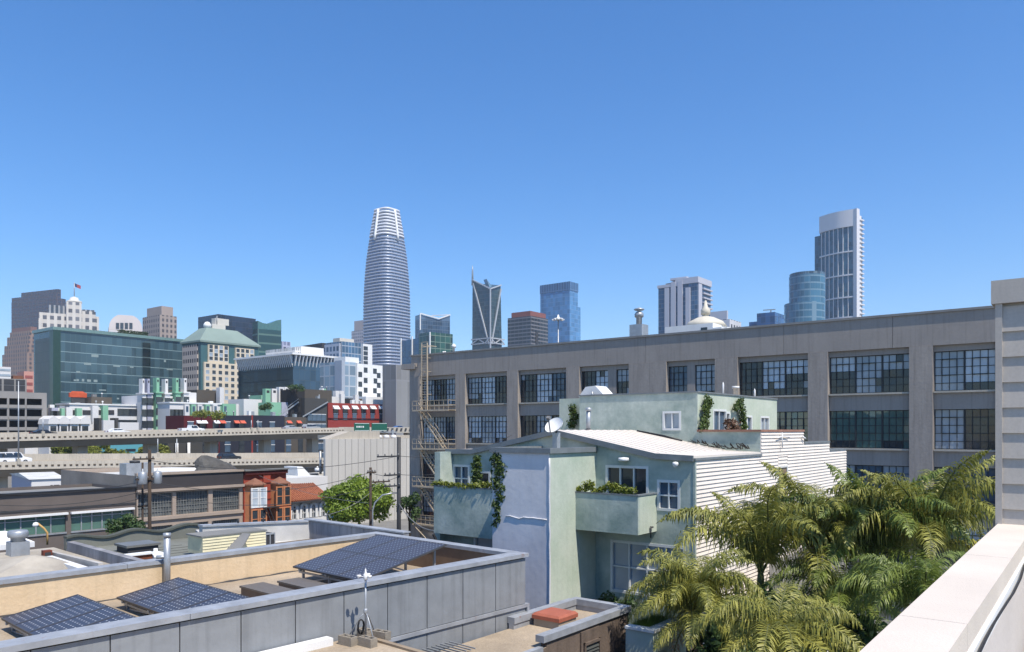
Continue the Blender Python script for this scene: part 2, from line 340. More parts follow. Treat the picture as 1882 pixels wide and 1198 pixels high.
wm = MB().box(-.85, .85, -.03, .1, -.85, .85, 0).box(-.95, .95, -.06, -.031, -1.0, -.85, 1).mesh('square_window', [M['g_dark'], M['white_trim']])
wm2 = MB().box(-.85, .85, -.03, .1, -.85, .85, 0).box(-.95, .95, -.06, -.031, -1.0, -.85, 1).mesh('square_window_pale', [M['g_blind'], M['white_trim']])
for k, c in enumerate(cw[:100]): put('window', random.choice((wm, wm, wm2)), r, c)
B(-.6, .5, 2, L-1, 0, gz(633, 352)).build('left_wall', curtain('cream_shade_grid', (.05, .05, .06), C(205, 190, 178, .8), 3.6, 1.9, .5, .45, ior=1.4, rough=.4), r)
# navy box and green glass tower behind
fr, r, W, L, h = tower('navy_office', 'plain dark navy block rising behind the green hipped roof', BT, 364, 401, 470, 577, 600, curtain('navy_glass', (.012, .022, .045), (.02, .03, .05), 4, 3, .1, .05), yaw=38)
mt = curtain('dark_green_bands', (.014, .05, .048), C(110, 150, 140, .5), 6.6, 60, .2, .01, var=.2)
fr = FR(474, 580, 50); r = fr.root('curved_glass_office', 'dark green glass office with banded floors and a swooping roofline', BT)
W, L = fr.ony(517), fr.onx(464)
MB().box(0, W, 0, L, 0, gz(604, 580)).build('facade', mt, r)
z0, z1 = gz(604, 580), gz(586.5, 590)
MB().extr([(0, 0, z0)]+[(W*t, 0, z0+(z1-z0)*(.70-.22*math.sin(math.pi*min(1, t*1.3))+.3*t**2)) for t in [i/10 for i in range(11)]]+[(W, 0, z0)], (0, L, 0)).build('roof_screen', glass('green_screen_glass', (.05, .13, .11)), r)
fr, r, W, L, h = tower('lilac_block', 'small pale lilac block between the curved green office and the fin-roofed office', BT, 514, 519, 534, 627, 700, curtain('lilac_grid', C(150, 155, 185, .5), C(195, 198, 220, .75), 5, 4, .3, .3))
# glass office with white roof fins
mt = curtain('fin_office_glass', (.012, .03, .042), C(60, 80, 84, .35), 4.2, 2.6, .06, .08, rough=.07, var=.45, ior=1.3)
mtb = curtain('fin_office_glass_blue', (.03, .07, .12), C(90, 115, 125, .35), 4.2, 2.6, .03, .05, rough=.05, var=.3)
fr = FR(539, 300, 38); r = fr.root('fin_roofed_office', 'dark glass office with a row of white fins under its roof edge', BT)
L, W = fr.onx(438), fr.ony(622); h = gz(650, 300)
MB().box(0, W, 0, L, 0, h-.5, 0, 1).build('glass_walls', [mt, M['roof_grey']], r); B(-.08, W, -.12, .1, 0, h-.6).build('blue_glass_wall', mtb, r)
B(-1.6, W+1, -1.6, L+1, h-.4, h+.3).build('roof_slab', M['white'], r)
fn = MB(); nf = 30
for k in range(nf): y = L*(k+.3)/nf; fn.extr([(-1.5, y, h-.4), (0, y, h-.4), (0, y, h-5)], (0, .35, 0))
for k in range(13): x = W*(k+.3)/13; fn.extr([(x, -1.5, h-.4), (x, 0, h-.4), (x, 0, h-5)], (.35, 0, 0))
fn.build('roof_fins', M['white'], r)
B(3, W*.55, 3, L*.6, h+.3, h+3).build('penthouse', curtain('white_screen', C(200, 200, 200, .6), C(230, 228, 225, .8), 3, 1, .2, .3), r)
B(W*.25, W*.75, 2.5, 12, h+.301, h+3.6).build('plant_box', M['white'], r)
# blue-white group left of the round tower
mt = curtain('pale_blue_panels', C(110, 140, 180, .4), C(205, 212, 225, .75), 4, 3, .35, .35, var=.5)
fr, r, W, L, h = tower('low_dark_office', 'long low office with a dark top band left of the round tower', BT, 553, 592, 604, 632, 440, mt, yaw=46)
B(-.5, W, -.5, L+1, h-3, h+.6).build('top_band', M['dark'], r)
mt2 = curtain('blue_grid_glass', (.06, .13, .22), C(190, 200, 215, .6), 4, 2.2, .12, .12, var=.4)
fr, r, W, L, h = tower('pale_blue_office', 'pale blue office with a glass front and a white end wall of stacked windows', BT, 598, 628, 664, 627, 420, mt2, yaw=40)
B(-.7, .7, 1, L, 0, h-1).build('panel_wall', mt, r); x0 = fr.ony(664); x1 = fr.ony(681)
B(x0+.01, x1, -1.5, 10, 0, gz(632, fr.D(x0, 0))).build('white_end_wall', M['white'], r)
wmm = MB().box(-1.5, 1.5, -.1, .1, -1.1, 1.1).mesh('stacked_window', M['g_dark'])
for v in (640, 649, 658, 667): x, z = fr.py(672, v, -1.5); put('window', wmm, r, (x, -1.5, z))
B(1, W*.8, 3, 9, h, h+2.2).build('roof_plant', mw, r)
# white building with scattered windows
fr = FR(628, 260, 38); r = fr.root('white_office', 'white block with scattered small square windows beside a pale glass wing', BT)
L, W = fr.onx(588), fr.ony(703); xg = fr.ony(655); h = gz(667, 260)
B(0, xg, 0, L, 0, gz(665, 262), 0, 1).build('glass_wing', [curtain('pale_glass_wing', (.22, .30, .38), C(200, 208, 216, .7), 3.6, 3, .12, .16, var=.4), M['roof_grey']], r)
B(xg+.01, W, -.4, 12, 0, gz(668, fr.D(xg, 0)), 0).build('white_wing', M['white'], r)
B(-.2, 1.2, -.25, L*.3, 0, gz(663, 262)).build('pale_side_wall', surf('pale_blue_wall', C(190, 200, 214, .7), .6, .15, .1), r)
wq = MB().box(-.85, .85, -.05, .1, -.9, .9).mesh('scattered_window', M['g_dark'])
for u, v in ((672, 680), (662, 688), (672, 699), (689, 682), (696, 690), (662, 706), (672, 717), (690, 700), (696, 708), (689, 718), (696, 727), (662, 724)):
    x, z = fr.py(u, v, -.4); put('window', wq, r, (x, -.4, z))
B(xg-4, xg+2, 1, 7, gz(665, 262), gz(656, 264)).build('stair_head', M['white'], r)
B(W*.15, W*1.1, -9, -.5, 0, gz(728, 255)).build('white_podium', M['white'], r)
# grey concrete block by the warehouse
mg = curtain('grey_precast', C(160, 160, 160, .6), C(172, 172, 174, .6), 30, 2.4, .02, .12, var=.15, ior=1.4, rough=.8)
tower('concrete_block', 'dull grey windowless concrete block between the white office and the warehouse corner', BT, 703, 728, 770, 670, 250, mg)
# tower behind the round one
mt = curtain('beige_far_grid', C(150, 150, 165, .5), C(205, 198, 200, .75), 6, 5, .4, .4, var=.3, ior=1.4)
fr, r, W, L, h = tower('beige_tower', 'pale beige tower half hidden behind the left of the round tower', BT, 646, 668, 690, 606, 1400, mt)
tier(fr, r, 'top_block', 651, 684, 588, 5, h, surf('beige_far_top', C(205, 190, 185, .75)))
# round tapering tower
D = 1000; k_ = D/FPX; ucx = 711
prof = [(700, 40.8), (640, 40.8), (600, 40.6), (553, 40.2), (525, 39.2), (498, 37.7), (470, 35.4), (443, 31.9), (415, 27.9), (395, 24.7), (376.5, 21.6)]
def prad(v):
    for (va, ra), (vb, rb) in zip(prof, prof[1:]):
        if vb <= v <= va: t = (va-v)/(va-vb); return (ra+(rb-ra)*t)*k_
    return (prof[0][1] if v > 700 else prof[-1][1])*k_
fr = FR(ucx, D+30, 38); r = fr.root('round_tower', 'tallest tower, silver blue with horizontal bands tapering to a pale rounded crown', 'skyscraper')
NS = 48
def sq(rad, z, e=.56):
    o = []
    for q in range(NS):
        a = 2*math.pi*q/NS; c, s = math.cos(a), math.sin(a); nx, ny = abs(c)**e*math.copysign(1, c), abs(s)**e*math.copysign(1, s)
        k2 = rad/1.075; o.append((nx*k2*1.0, ny*k2*1.0, z))
    return o
zD = lambda v: H+(HV-v)/FPX*D
vs = [791, 740, 700]+[700-6*i for i in range(1, 46)]+[428]
gl = curtain('round_tower_glass', (.11, .17, .27), C(160, 175, 205, .6), 4.6, 4.2, .16, .2, C(130, 150, 185, .55), rough=.12, var=.3)
MB().loft([sq(prad(v)*.985, zD(v)) for v in vs], 0, True).build('glass_shaft', gl, r)
fin = MB(); v = 694
while v > 432:
    za, zb = zD(v), zD(v-2.6); ra = prad(v)
    fin.loft([sq(ra*.98, za), sq(ra*1.012, za), sq(prad(v-2.6)*1.012, zb), sq(prad(v-2.6)*.98, zb)], 0, True, cap=False); v -= 5.9
fin.build('sunshades', surf('silver_sunshade', C(200, 208, 224, .62), .4, .08, .05, metal=.25), r)
crown = MB(); crown.loft([sq(prad(v)*.93, zD(v)) for v in (428, 415, 400, 388, 379)], 0, True)
crown.build('crown_core', surf('crown_glass', C(140, 160, 190, .6), .3), r)
cr = MB(); v = 427
while v > 377:
    cr.loft([sq(prad(v)*.93, zD(v)), sq(prad(v)*1.03, zD(v)), sq(prad(v-3.6)*1.03, zD(v-3.6)), sq(prad(v-3.6)*.93, zD(v-3.6))], 0, True, cap=False); v -= 6.1
cr.build('crown_bands', surf('crown_white_metal', C(222, 224, 230, .85), .4, .06, .05), r)
def rad_at(v, a, e=.56):
    c, s = math.cos(a), math.sin(a); k2 = prad(v)/1.075; return (abs(c)**e*math.copysign(1, c)*k2*1.07, abs(s)**e*math.copysign(1, s)*k2*1.07)
for a in (R(180), R(270)):
    for da in (-.0,):
        p = [(*rad_at(v, a+da), zD(v)) for v in (436, 425, 410, 395, 384, 377)]
        MB().tube(p, 1.7, 6).build('crown_fin', M['white_trim'], r)
# low angular blue tower right of it
mt = curtain('steel_blue_glass', (.035, .075, .13), C(120, 145, 170, .5), 4.5, 3, .1, .08, var=.3)
fr = FR(772, 850, 60); r = fr.root('angular_tower', 'blue glass tower with a slanted roofline and white edge trim, right of the round tower', 'skyscraper')
W, L = fr.ony(827), fr.onx(763); z1, z2 = gz(576, 850), gz(574, 850); zm = gz(583, 850)
MB().box(0, W, 0, L, 0, zm-2).build('facade', mt, r)
MB().extr([(0, 0, zm-2), (W, 0, zm-2), (W, 0, z2), (W*.62, 0, zm-1), (0, 0, z1-1)], (0, L, 0)).build('sloped_top', glass('steel_blue_top', (.08, .13, .2)), r)
tr = MB(); tr.bar((0, -.5, z1), (W*.62, -.5, zm), 1.2).bar((W*.62, -.5, zm), (W, -.5, z2), 1.2).bar((0, -.5, z1), (0, -.5, zm-14), 1.1).bar((W, -.5, z2), (W*.55, L, z1+1), 1); tr.build('edge_trim', M['white'], r)
# green and blue glass pair
mt = curtain('bottle_green_glass', (.015, .06, .045), C(150, 175, 160, .5), 4.2, 4, .1, .08, var=.6)
fr, r, W, L, h = tower('green_glass_block', 'bottle green glass block with a blue glass side wing, just above the fire escape', BT, 770, 790, 832, 610, 500, mt, yaw=50)
xb = fr.onx(742, 6); B(4, 20, L+.01, xb, 0, gz(617, 505)).build('blue_wing', curtain('bright_blue_glass', (.05, .12, .2), C(90, 130, 170, .5), 4, 3, .08, .06, var=.3), r)
for y in (xb, L+(xb-L)*.5, L, 0): B(3.2 if y > L-1 else -.4, 4.1 if y > L-1 else .3, y-.5, y+.3, 0, gz(612, 505)).build('white_pier', M['white'], r)
# braced tower with spire
mt = curtain('braced_tower_glass', (.035, .07, .085), C(90, 112, 118, .45), 4.1, 2.8, .14, .1, var=.35)
fr = FR(901, 800, 40); r = fr.root('braced_tower', 'dark glass tower crossed by white diagonal braces with a thin spire at its left corner', 'skyscraper')
L0, W0 = fr.onx(867), fr.ony(926); D = 800
zt = gz(531, 800); L1, W1 = fr.onx(868.5), fr.ony(920); zl, zr = gz(514, fr.D(0, L1)), gz(524, fr.D(W1, 0)); zb = gz(645, 800)
v = [(0, 0, 0), (W0, 0, 0), (W0, L0, 0), (0, L0, 0), (0, 0, zt), (W1, 0, zr), (W1, L1, zl-2), (0, L1, zl)]
b = MB()
for q in ((0, 1, 5, 4), (1, 2, 6, 5), (2, 3, 7, 6), (3, 0, 4, 7), (4, 5, 6), (4, 6, 7)): b.face([v[i] for i in q])
b.build('glass_shaft', mt, r)
def brace(pts, w=1.15):
    m = MB()
    for p, q in zip(pts, pts[1:]): m.bar(p, q, w, w)
    return m.build('brace', surf('brace_grey', C(205, 210, 216, .7), .5, .08, .1) if not bpy.data.materials.get('brace_grey') else bpy.data.materials['brace_grey'], r)
zc = gz(632, 800); o = -.9
brace([(o, o, 0), (o, o, zt)]); brace([(o, L1, zl), (o, o, zt)]); brace([(o, o, zt), (W1, o, zr)])
brace([(o, L1*.93, zl-4), (o, 1, zc)], 1.2); brace([(W1*.97, o, zr-4), (1, o, zc)], 1.2)
z6, z7 = gz(621, 800), gz(630, 800)
for z in (z6,): brace([(o, L0, z6), (o, o, z6), (W0, o, z6)], 1.2)
brace([(o, L0, z7), (o, L0*.6, z6), (o, L0*.25, z7), (o, 0, z6)], 1.0); brace([(0, o, z6), (W0*.3, o, z7), (W0*.7, o, z6), (W0, o, z7)], 1.0); brace([(o, L0, z7), (o, o, z7), (W0, o, z7)], 1.0)
MB().tube([(0, L1, zl-6), (0, L1, zl+10), (0, L1, gz(488, fr.D(0, L1)))], 1.3, 6, r1=.25).build('spire', M['galv'], r)
MB().extr([(3, 2, zt-1), (W1*.8, 3, zt-1), (W1*.5, L1*.5, zr+7)], (2, 6, 0)).build('roof_screen', glass('braced_roof_glass', (.12, .2, .26)), r)
# grey tower with brick-red top
mt = curtain('grey_precast_grid', C(70, 78, 86, .4), C(140, 140, 146, .6), 2.9, 4, .35, .06, var=.25)
fr, r, W, L, h = tower('red_topped_tower', 'squat grey tower with a brick red plant level on top', BT, 933, 976, 1007, 580, 600, mt)
tier(fr, r, 'red_top', 940, 1003, 571, 3, h, surf('brick_red', C(170, 110, 104, .6), .9, .15, .1)); B(8, 9.5, 8, 14, gz(571, 600), gz(569, 600)).build('roof_crane', M['galv'], r)
sg = MB().box(W*.25, W*.4, -.3, .3, 20, h-12); sg.build('shaft_slot', M['dark'], r)
B(-1, W+9, -6, L+8, 0, gz(634, 590)).build('podium', mt, r)
# sky-blue glass tower
mt = curtain('sky_blue_glass', (.085, .23, .44), C(125, 175, 225, .6), 4.5, 3, .14, .05, var=.25, rough=.08)
mtd = curtain('sky_blue_crown', (.04, .10, .2), C(120, 165, 215, .5), 40, 3.2, .02, .25, var=.2)
fr, r, W, L, h = tower('blue_glass_tower', 'plain sky blue glass tower with a darker striped crown', 'skyscraper', 993, 1047, 1062, 525, 800, mt)
B(-.4, W+.3, -.4, L+.3, gz(533, 800), gz(517, 800)).build('crown', mtd, r); B(2, W+6, .5, L-4, 0, gz(560, 800)).build('side_step', mt, r)
# white and blue residential tower
mb_ = curtain('residential_blue', (.04, .10, .18), C(130, 150, 175, .5), 3.6, 2.4, .16, .1, var=.4); ms = surf('pale_lilac_panel', C(205, 206, 216, .8), .6, .06, .05)
fr = FR(1282, 600, 38); r = fr.root('striped_tower', 'white apartment tower with broad blue window strips and balconies on its right side', 'apartment tower')
L, W = fr.onx(1210), fr.ony(1306); h = gz(519, 600)
B(0, W, 0, L, 0, h).build('blue_glazing', mb_, r)
B(-.8, W+.6, -.8, L*.55, h, gz(508, 600)).build('white_top', ms, r); B(2, W*.7, L*.3, L*.72, gz(508, 600), gz(504, 600)).build('plant_room', ms, r)
B(-1, 4, L*.45, L+.5, h-1, gz(516, 600)).build('top_frame', ms, r); B(3, 10, L*.6, L*.85, h, gz(512, 600)).build('dark_plant_box', M['grey'], r)
for u0, u1, vt in ((1222.5, 1230.5, 526), (1234, 1242.5, 516), (1246.5, 1255, 516), (1261, 1269, 530)):
    y1, y0 = fr.onx(u0), fr.onx(u1); B(-1.2, .3, y0, y1, 0, gz(vt, 608)).build('white_pier', ms, r)
bl = MB()
for k in range(22): z = h-4-k*3.6; bl.box(W*.35, W+.8, -1.6, 0, z, z+1.1)
bl.build('balconies', ms, r); B(W*.05, W*.3, -.5, .2, 0, h+.5).build('end_pier', ms, r)
# white block beside it
mt = curtain('white_window_grid', (.1, .11, .13), C(222, 222, 226, .8), 6, 5, .5, .5, var=.5, ior=1.4)
fr, r, W, L, h = tower('white_apartment_block', 'small white apartment block in front of the striped tower', 'apartment block', 1307, 1341, 1362, 586, 550, mt)
tier(fr, r, 'upper_block', 1307, 1336, 571, 2, h, ms)
# small blue pair
mt = curtain('deep_blue_glass', (.025, .08, .2), C(80, 120, 180, .4), 4, 3, .1, .06, var=.4)
fr, r, W, L, h = tower('small_blue_block', 'low deep blue glass block with a small roof crane, left of the curved tower', BT, 1391, 1424, 1441, 573, 500, mt)
B(2, 12, L, L+6, 0, gz(587, 500)).build('side_wing', mt, r); B(W, W+9, 1, 6, 0, gz(588, 505)).build('low_wing', mt, r)
cr = MB().bar((4, 4, h), (4, 4, h+2.2), .7).bar((4, 1, h+2.2), (4, 9, h+2.4), .6); cr.build('roof_crane', M['galv'], r)
# curved teal tower
mt = curtain('teal_band_glass', (.045, .13, .2), C(140, 180, 205, .5), 5.0, 2.6, .2, .06, var=.3)
fr = FR(1476, 560, 38); r = fr.root('curved_tower', 'teal blue banded tower with a curved front, hugging the tall slab tower', 'apartment tower')
def arc(R_, x0, y0, n=18): return [(x0+R_*math.cos(2*math.pi*k/(2*n)), y0+R_*math.sin(2*math.pi*k/(2*n))) for k in range(2*n)]
rr = 12.5; c0 = (9, 0); MB().prism(arc(rr, *c0), 0, gz(505, 560)).build('round_shaft', mt, r)
MB().prism(arc(rr*.97, *c0), gz(505, 560), gz(500, 560)).build('top_drum', curtain('teal_drum', (.05, .09, .13), C(120, 150, 170, .5), 9, 1.4, .1, .3), r)
MB().prism(arc(rr+1.6, c0[0]-1, c0[1]+1.5), 0, gz(556, 560)).build('lower_shaft', mt, r)
# tall slab tower with vertical fins
mt = curtain('slab_tower_glass', (.05, .12, .17), C(90, 140, 165, .45), 3.6, 2, .1, .05, var=.35)
mwh = surf('slab_tower_white', C(226, 224, 226, .85), .5, .05, .03)
fr = FR(1572, 620, 52); r = fr.root('slab_tower', 'tall glass tower with white vertical fins and a blank pale crown, at the right', 'skyscraper')
L = fr.onx(1507); W = fr.ony(1586); zc0, zc1 = gz(415, 620), gz(384, 620)
n = 14; fpts = [(-3.2*math.sin(math.pi*k/n)*.9, L*k/n) for k in range(n+1)]
def front(z0, z1, off=0, nm='glazing', mat=mt, y0=0, y1=1):
    a = [(p[0]-off, p[1]) for p in fpts if y0*L-1e-6 <= p[1] <= y1*L+1e-6]
    return MB().prism(a+[(6, a[-1][1]), (6, a[0][1])], z0, z1).build(nm, mat, r)
front(0, zc0); 
cz = [(p[0]-1.2, p[1]) for p in fpts]
MB().prism(cz+[(4, L), (4, 0)], zc0+.01, zc1).build('crown', mwh, r)
B(4.01, W*.8, 0, L-1, 0, zc1-4).build('core', mwh, r)
for k in range(8):
    t = .04+k*.128; y = L*t; x = -3.2*math.sin(math.pi*t)*.9-1.2
    B(x+.7, x+2, y-.26, y+.26, 0, zc0).build('vertical_fin', mwh, r)
for vv in (462, 505, 546, 583):
    z = gz(vv, 620); a = [(p[0]-1.0, p[1]) for p in fpts]; MB().prism(a+[(4, L), (4, 0)], z, z+1.1).build('floor_band', mwh, r)
B(-1.5, 3, -2, .6, 0, zc1).build('corner_pier', mwh, r)
y2 = fr.onx(1498.5, 6); B(5, 14, L+.02, y2, 0, gz(422, 630)).build('left_wing', mt, r)
B(W*.15, W, .5, L*.5, 0, gz(398, 625)).build('side_glazing', curtain('slab_side', (.05, .09, .12), C(190, 200, 212, .6), 3.6, 30, .4, .02), r)
bl = MB()
for k in range(52): z = gz(402, 620)-k*3.6; bl.box(W*.2, W+(1.2 if k > 18 else .5), -.9, .4, z, z+1.0)
bl.build('balconies', mwh, r); B(-1.4, -.9, L*.85, L*.89, zc0+6, zc1-4).build('crown_slot', M['dark'], r)
# high-mast lamp seen over the warehouse roof
p = at(1026, 640, 220); t = empty('high_mast_lamp', 'tall pale mast with a ring of floodlights, in front of the blue glass tower', 'floodlight mast', (p[0], p[1], 0))
zt = gz(586, 220); MB().tube([(0, 0, 0), (0, 0, zt)], .3, 8, r1=.16).build('mast', M['galv'], t)
MB().lathe((0, 0, zt-.2), [(.3, 0), (1.3, .1), (1.3, .35), (.4, .5), (.15, 1.4)], 14).build('head_frame', M['white'], t)
fm = MB().box(-.25, .25, -.35, .35, -.15, .15).mesh('floodlight', M['white'])
for k in range(8): a = k*math.pi/4; put('floodlight', fm, t, (1.5*math.cos(a), 1.5*math.sin(a), zt-.2), (0, .3, a))
# ---------------------------------------------------------------- grey warehouse
m_wh = surf('warehouse_grey_paint', C(178, 169, 161, .72), .75, .14, .35, bump=.08, bscale=6, fine=.08, drip=.16)
m_wh2 = surf('warehouse_pilaster_paint', C(184, 174, 165, .72), .8, .22, 1.2, bump=.22, bscale=5, fine=.12, streak=.25, drip=.22)
m_sill = surf('warehouse_sill', C(205, 198, 185, .7), .8, .2, 1)
m_bar = surf('steel_sash', (.022, .026, .03), .5, .15, 2)
W_ = FR(1830, 52.6, 38)
wr = W_.root('warehouse', 'long grey painted concrete warehouse with steel grid windows and heavy pilasters', 'warehouse')
YL = W_.onx(755); ZT = 22.35; T0 = .34
wins = []      # (y0, y1, z0, z1, style)
rows = [(16.8, 19.62), (12.66, 15.5), (8.5, 11.4), (4.35, 7.25)]
colsu = [(1715, 1829), (1522, 1670), (1356, 1484), (1274, 1313), (1225, 1260), (1129, 1155), (1065, 1114), (952, 1040), (855, 931), (772, 836)]
bays = [(W_.onx(b), W_.onx(a)) for a, b in colsu]
lowbays = [bays[0], bays[1], bays[2], (W_.onx(1313), W_.onx(1225)), (W_.onx(1155), W_.onx(1065)), bays[7], bays[8], bays[9]]
for ri, (z0, z1) in enumerate(rows):
    for y0, y1 in (bays if ri == 0 else lowbays): wins.append((y0, y1, z0, z1))
core = MB()
core.wall('x', T0, -2, YL, 0, ZT, [(w[0], w[1], w[2], w[3]) for w in wins], .3, 0)
core.face([(T0, YL, 0), (30, YL, 0), (30, YL, ZT), (T0, YL, ZT)]); core.face([(T0, -2, ZT-.6), (30, -2, ZT-.6), (30, YL, ZT-.6), (T0, YL, ZT-.6)], 1)
core.face([(30, -2, 0), (30, YL, 0), (30, YL, ZT), (30, -2, ZT)]); core.face([(T0, -2, 0), (30, -2, 0), (30, -2, ZT), (T0, -2, ZT)])
core.build('wall', [m_wh, M['roof_grey']], wr)
# frieze in long sections, pilasters, copings
cuts = [-2, W_.onx(1640), W_.onx(1440), W_.onx(1186), W_.onx(935), YL]
for a, b in zip(cuts, cuts[1:]): B(.05, T0-.01, a+.012, b-.012, 20.05, ZT).build('frieze', m_wh, wr)
B(-.06, .75, -2, YL+.08, ZT+.002, ZT+.17).build('coping', surf('zinc_coping', C(170, 168, 165, .6), .6, .2, 1), wr)
pil = [(1829.5, 1850), (1670, 1715), (1484, 1522), (1313, 1356), (1155, 1225), (1040, 1065), (931, 952), (836, 855), (755, 772)]
for a, b in pil: B(-.0, T0-.012, W_.onx(b)+.03, W_.onx(a)-.03, 0, 20.04).build('pilaster', m_wh2, wr)
for ri, (z0, z1) in enumerate(rows):
    for y0, y1 in (bays if ri == 0 else lowbays):
        B(.12, T0+.05, y0+.002, y1-.002, z0-.13, z0).build('sill', m_sill, wr)
g_int = surf('dim_interior_grey', (.05, .055, .058), .9, .4, 1)
def pane_window(y0, y1, z0, z1, seed, mats, nx=None, nz=5, tones=None):
    rnd = random.Random(seed); w, h = y1-y0, z1-z0; nb = max(1, round(w/1.9)); nb = 1 if w < 2.2 else nb
    gl = MB(); bars = MB()
    for k in range(nb):
        a, b = y0+w*k/nb, y0+w*(k+1)/nb; n = max(2, round((b-a)/.48))
        base = tones[k % len(tones)] if tones else rnd.choice((0, 1, 2, 2, 3))
        split = rnd.choice((nz-1, nz-1, nz, nz, 2))
        for i in range(n):
            for j in range(nz):
                m = base if j >= nz-split else 0
                if rnd.random() < .025: m = rnd.choice((0, 1, 2))
                t = rnd.uniform(-.003, .003); t2 = rnd.uniform(-.003, .003)
                p, q, s, u = a+(b-a)*i/n, a+(b-a)*(i+1)/n, z0+h*j/nz, z0+h*(j+1)/nz
                gl.face([(t+t2, p, s), (-t+t2, q, s), (-t-t2, q, u), (t-t2, p, u)], m)
        for i in range(1, n): yy = a+(b-a)*i/n; bars.box(-.05, -.02, yy-.02, yy+.02, z0, z1)
        for j in range(1, nz): zz = z0+h*j/nz; bars.box(-.046, -.024, a, b, zz-.02, zz+.02)
        bars.box(-.08, .03, a-(.06 if k else 0), a+.06, z0, z1)
        # hinged vent sash
        if n >= 4 and nz >= 4: va, vb = a+(b-a)/n, b-(b-a)/n; zz0, zz1 = z0+h/nz*2, z0+h/nz*4; bars.bar((-.07, va, zz0), (-.07, vb, zz0), .06).bar((-.07, va, zz1), (-.07, vb, zz1), .06).bar((-.072, va, zz0), (-.072, va, zz1), .06).bar((-.072, vb, zz0), (-.072, vb, zz1), .06)
    bars.box(-.08, .03, y1-.06, y1, z0, z1).box(-.078, .03, y0+.06, y1-.06, z1-.05, z1).box(-.078, .03, y0+.06, y1-.06, z0, z0+.05)
    o = gl.build('window', mats, wr, (T0+.22, 0, 0)); bars.build('glazing_bars', m_bar, o)
gm = [M['g_dark'], M['g_blue'], M['g_blind'], M['g_pale']]
gm2 = [M['g_dark'], M['g_green'], M['g_green'], M['g_blind']]
tones = {0: [2, 0], 1: [2, 0, 0], 2: [2, 3, 0]}
for i, (y0, y1, z0, z1) in enumerate(wins):
    if i == 6 or i == 5: pass
    pane_window(y0, y1, z0, z1, i+4, gm2 if i in (11, 12) else gm, tones={0: [3, 2], 1: [2, 2, 3], 2: [3, 3, 0], 7: [1, 3, 0], 8: [0, 3, 2], 11: [1, 1, 1], 16: [3, 2, 3]}.get(i))
# corner cornice and fire escape
B(-.35, T0+.3, YL-.9, YL+1.15, 20.9, 21.5).build('corner_cornice', m_wh, wr)
B(.05, 3, YL+.002, YL+.25, 0, 20.85).build('corner_pilaster', m_wh2, wr)
m_fe = surf('fire_escape_tan_paint', C(214, 196, 170, .75), .6, .25, 3)
fe = empty('fire_escape', 'tan steel fire escape with ladders and slatted platforms on the warehouse end bay', 'fire escape', W_.w(0, 0, 0), W_.rot)
ya, yb = W_.onx(838), W_.onx(772); yl = W_.onx(785)
plats = [16.2, 12.0, 7.85, 3.7]
for z in plats:
    m = MB()
    for k in range(7): x = -.16-k*.17; m.box(x-.05, x+.05, ya, yb, z, z+.05)
    m.box(-1.25, -1.19, ya, yb, z-.1, z+.06).box(-.09, -.03, ya, yb, z-.1, z+.06)
    p = m.build('platform', m_fe, fe)
    q = MB()
    for zz in (.55, 1.05): q.bar((-1.22, ya, z+zz), (-1.22, yb, z+zz), .05).bar((-.1, ya, z+zz), (-1.22, ya, z+zz), .05).bar((-.1, yb, z+zz), (-1.22, yb, z+zz), .05)
    for k in range(9): yy = ya+(yb-ya)*k/8; q.bar((-1.22, yy, z), (-1.22, yy, z+1.05), .035)
    q.build('railing', m_fe, p)
for z0, z1 in zip(plats[1:], plats):
    m = MB(); A, Bq = (yb-.7, z1), (ya+.9, z0)
    for x in (-.5, -1.0): m.bar((x, A[0], A[1]), (x, Bq[0], Bq[1]), .06, .14).bar((x, A[0], A[1]+.85), (x, Bq[0], Bq[1]+.85), .05)
    for k in range(1, 15): t = k/15; m.box(-1.0, -.5, A[0]+(Bq[0]-A[0])*t-.1, A[0]+(Bq[0]-A[0])*t+.1, A[1]+(Bq[1]-A[1])*t, A[1]+(Bq[1]-A[1])*t+.04)
    m.build('stair', m_fe, fe)
m = MB()
for yy in (yl-.55, yl+.3): m.bar((-.55, yy, plats[0]), (-.55, yy, ZT+1.3), .12).bar((-.55, yy, ZT+1.0), (.9, yy, ZT+1.0), .07)
for k in range(26): m.bar((-.55, yl-.55, plats[0]+.3+k*.29), (-.55, yl+.3, plats[0]+.3+k*.29), .05)
for z in (18, 20.5, 22): m.bar((-.55, yl-.55, z), (.1, yl-.55, z), .05).bar((-.55, yl+.3, z), (.1, yl+.3, z), .05)
m.build('roof_ladder', m_fe, fe)
m = MB().tube([(-1.22, yb, 3.7), (-1.3, yb-2, 2.4), (-1.3, ya+1, .2)], .05, 6); m.build('drop_ladder', m_fe, fe)
# things on the warehouse roof
ZR = ZT-.6
def wroof(u, x): return (x, W_.onx(u, x))
x, y = wroof(1172, 5); t = W_.root('roof_vent_tank', 'grey sheet metal vent box with a domed stack, alone on the warehouse roof edge', 'roof vent', at=(x, y, ZR))
sc = W_.D(x, y)/FPX
hb = gz(597, W_.D(x, y))-ZR; B(-.55, .75, -.75, .6, 0, hb).build('box', M['galv'], t)
MB().lathe((.1, -.1, hb), [(.28, 0), (.28, .7), (.42, .75), (.45, 1.05), (.3, 1.25), (.12, 1.3), (.5, 1.45), (.5, 1.55), (0, 1.7)], 12).build('stack', M['galv'], t)
MB().tube([(-.9, 1.6, 0), (-.9, 1.6, .9)], .14, 8).build('pipe', M['dark'], t)
x, y = wroof(1267, 14); t = W_.root('roof_penthouse', 'white rooftop plant room with a low domed cap and finial, on the warehouse roof', 'roof hut', at=(0, 0, ZR))
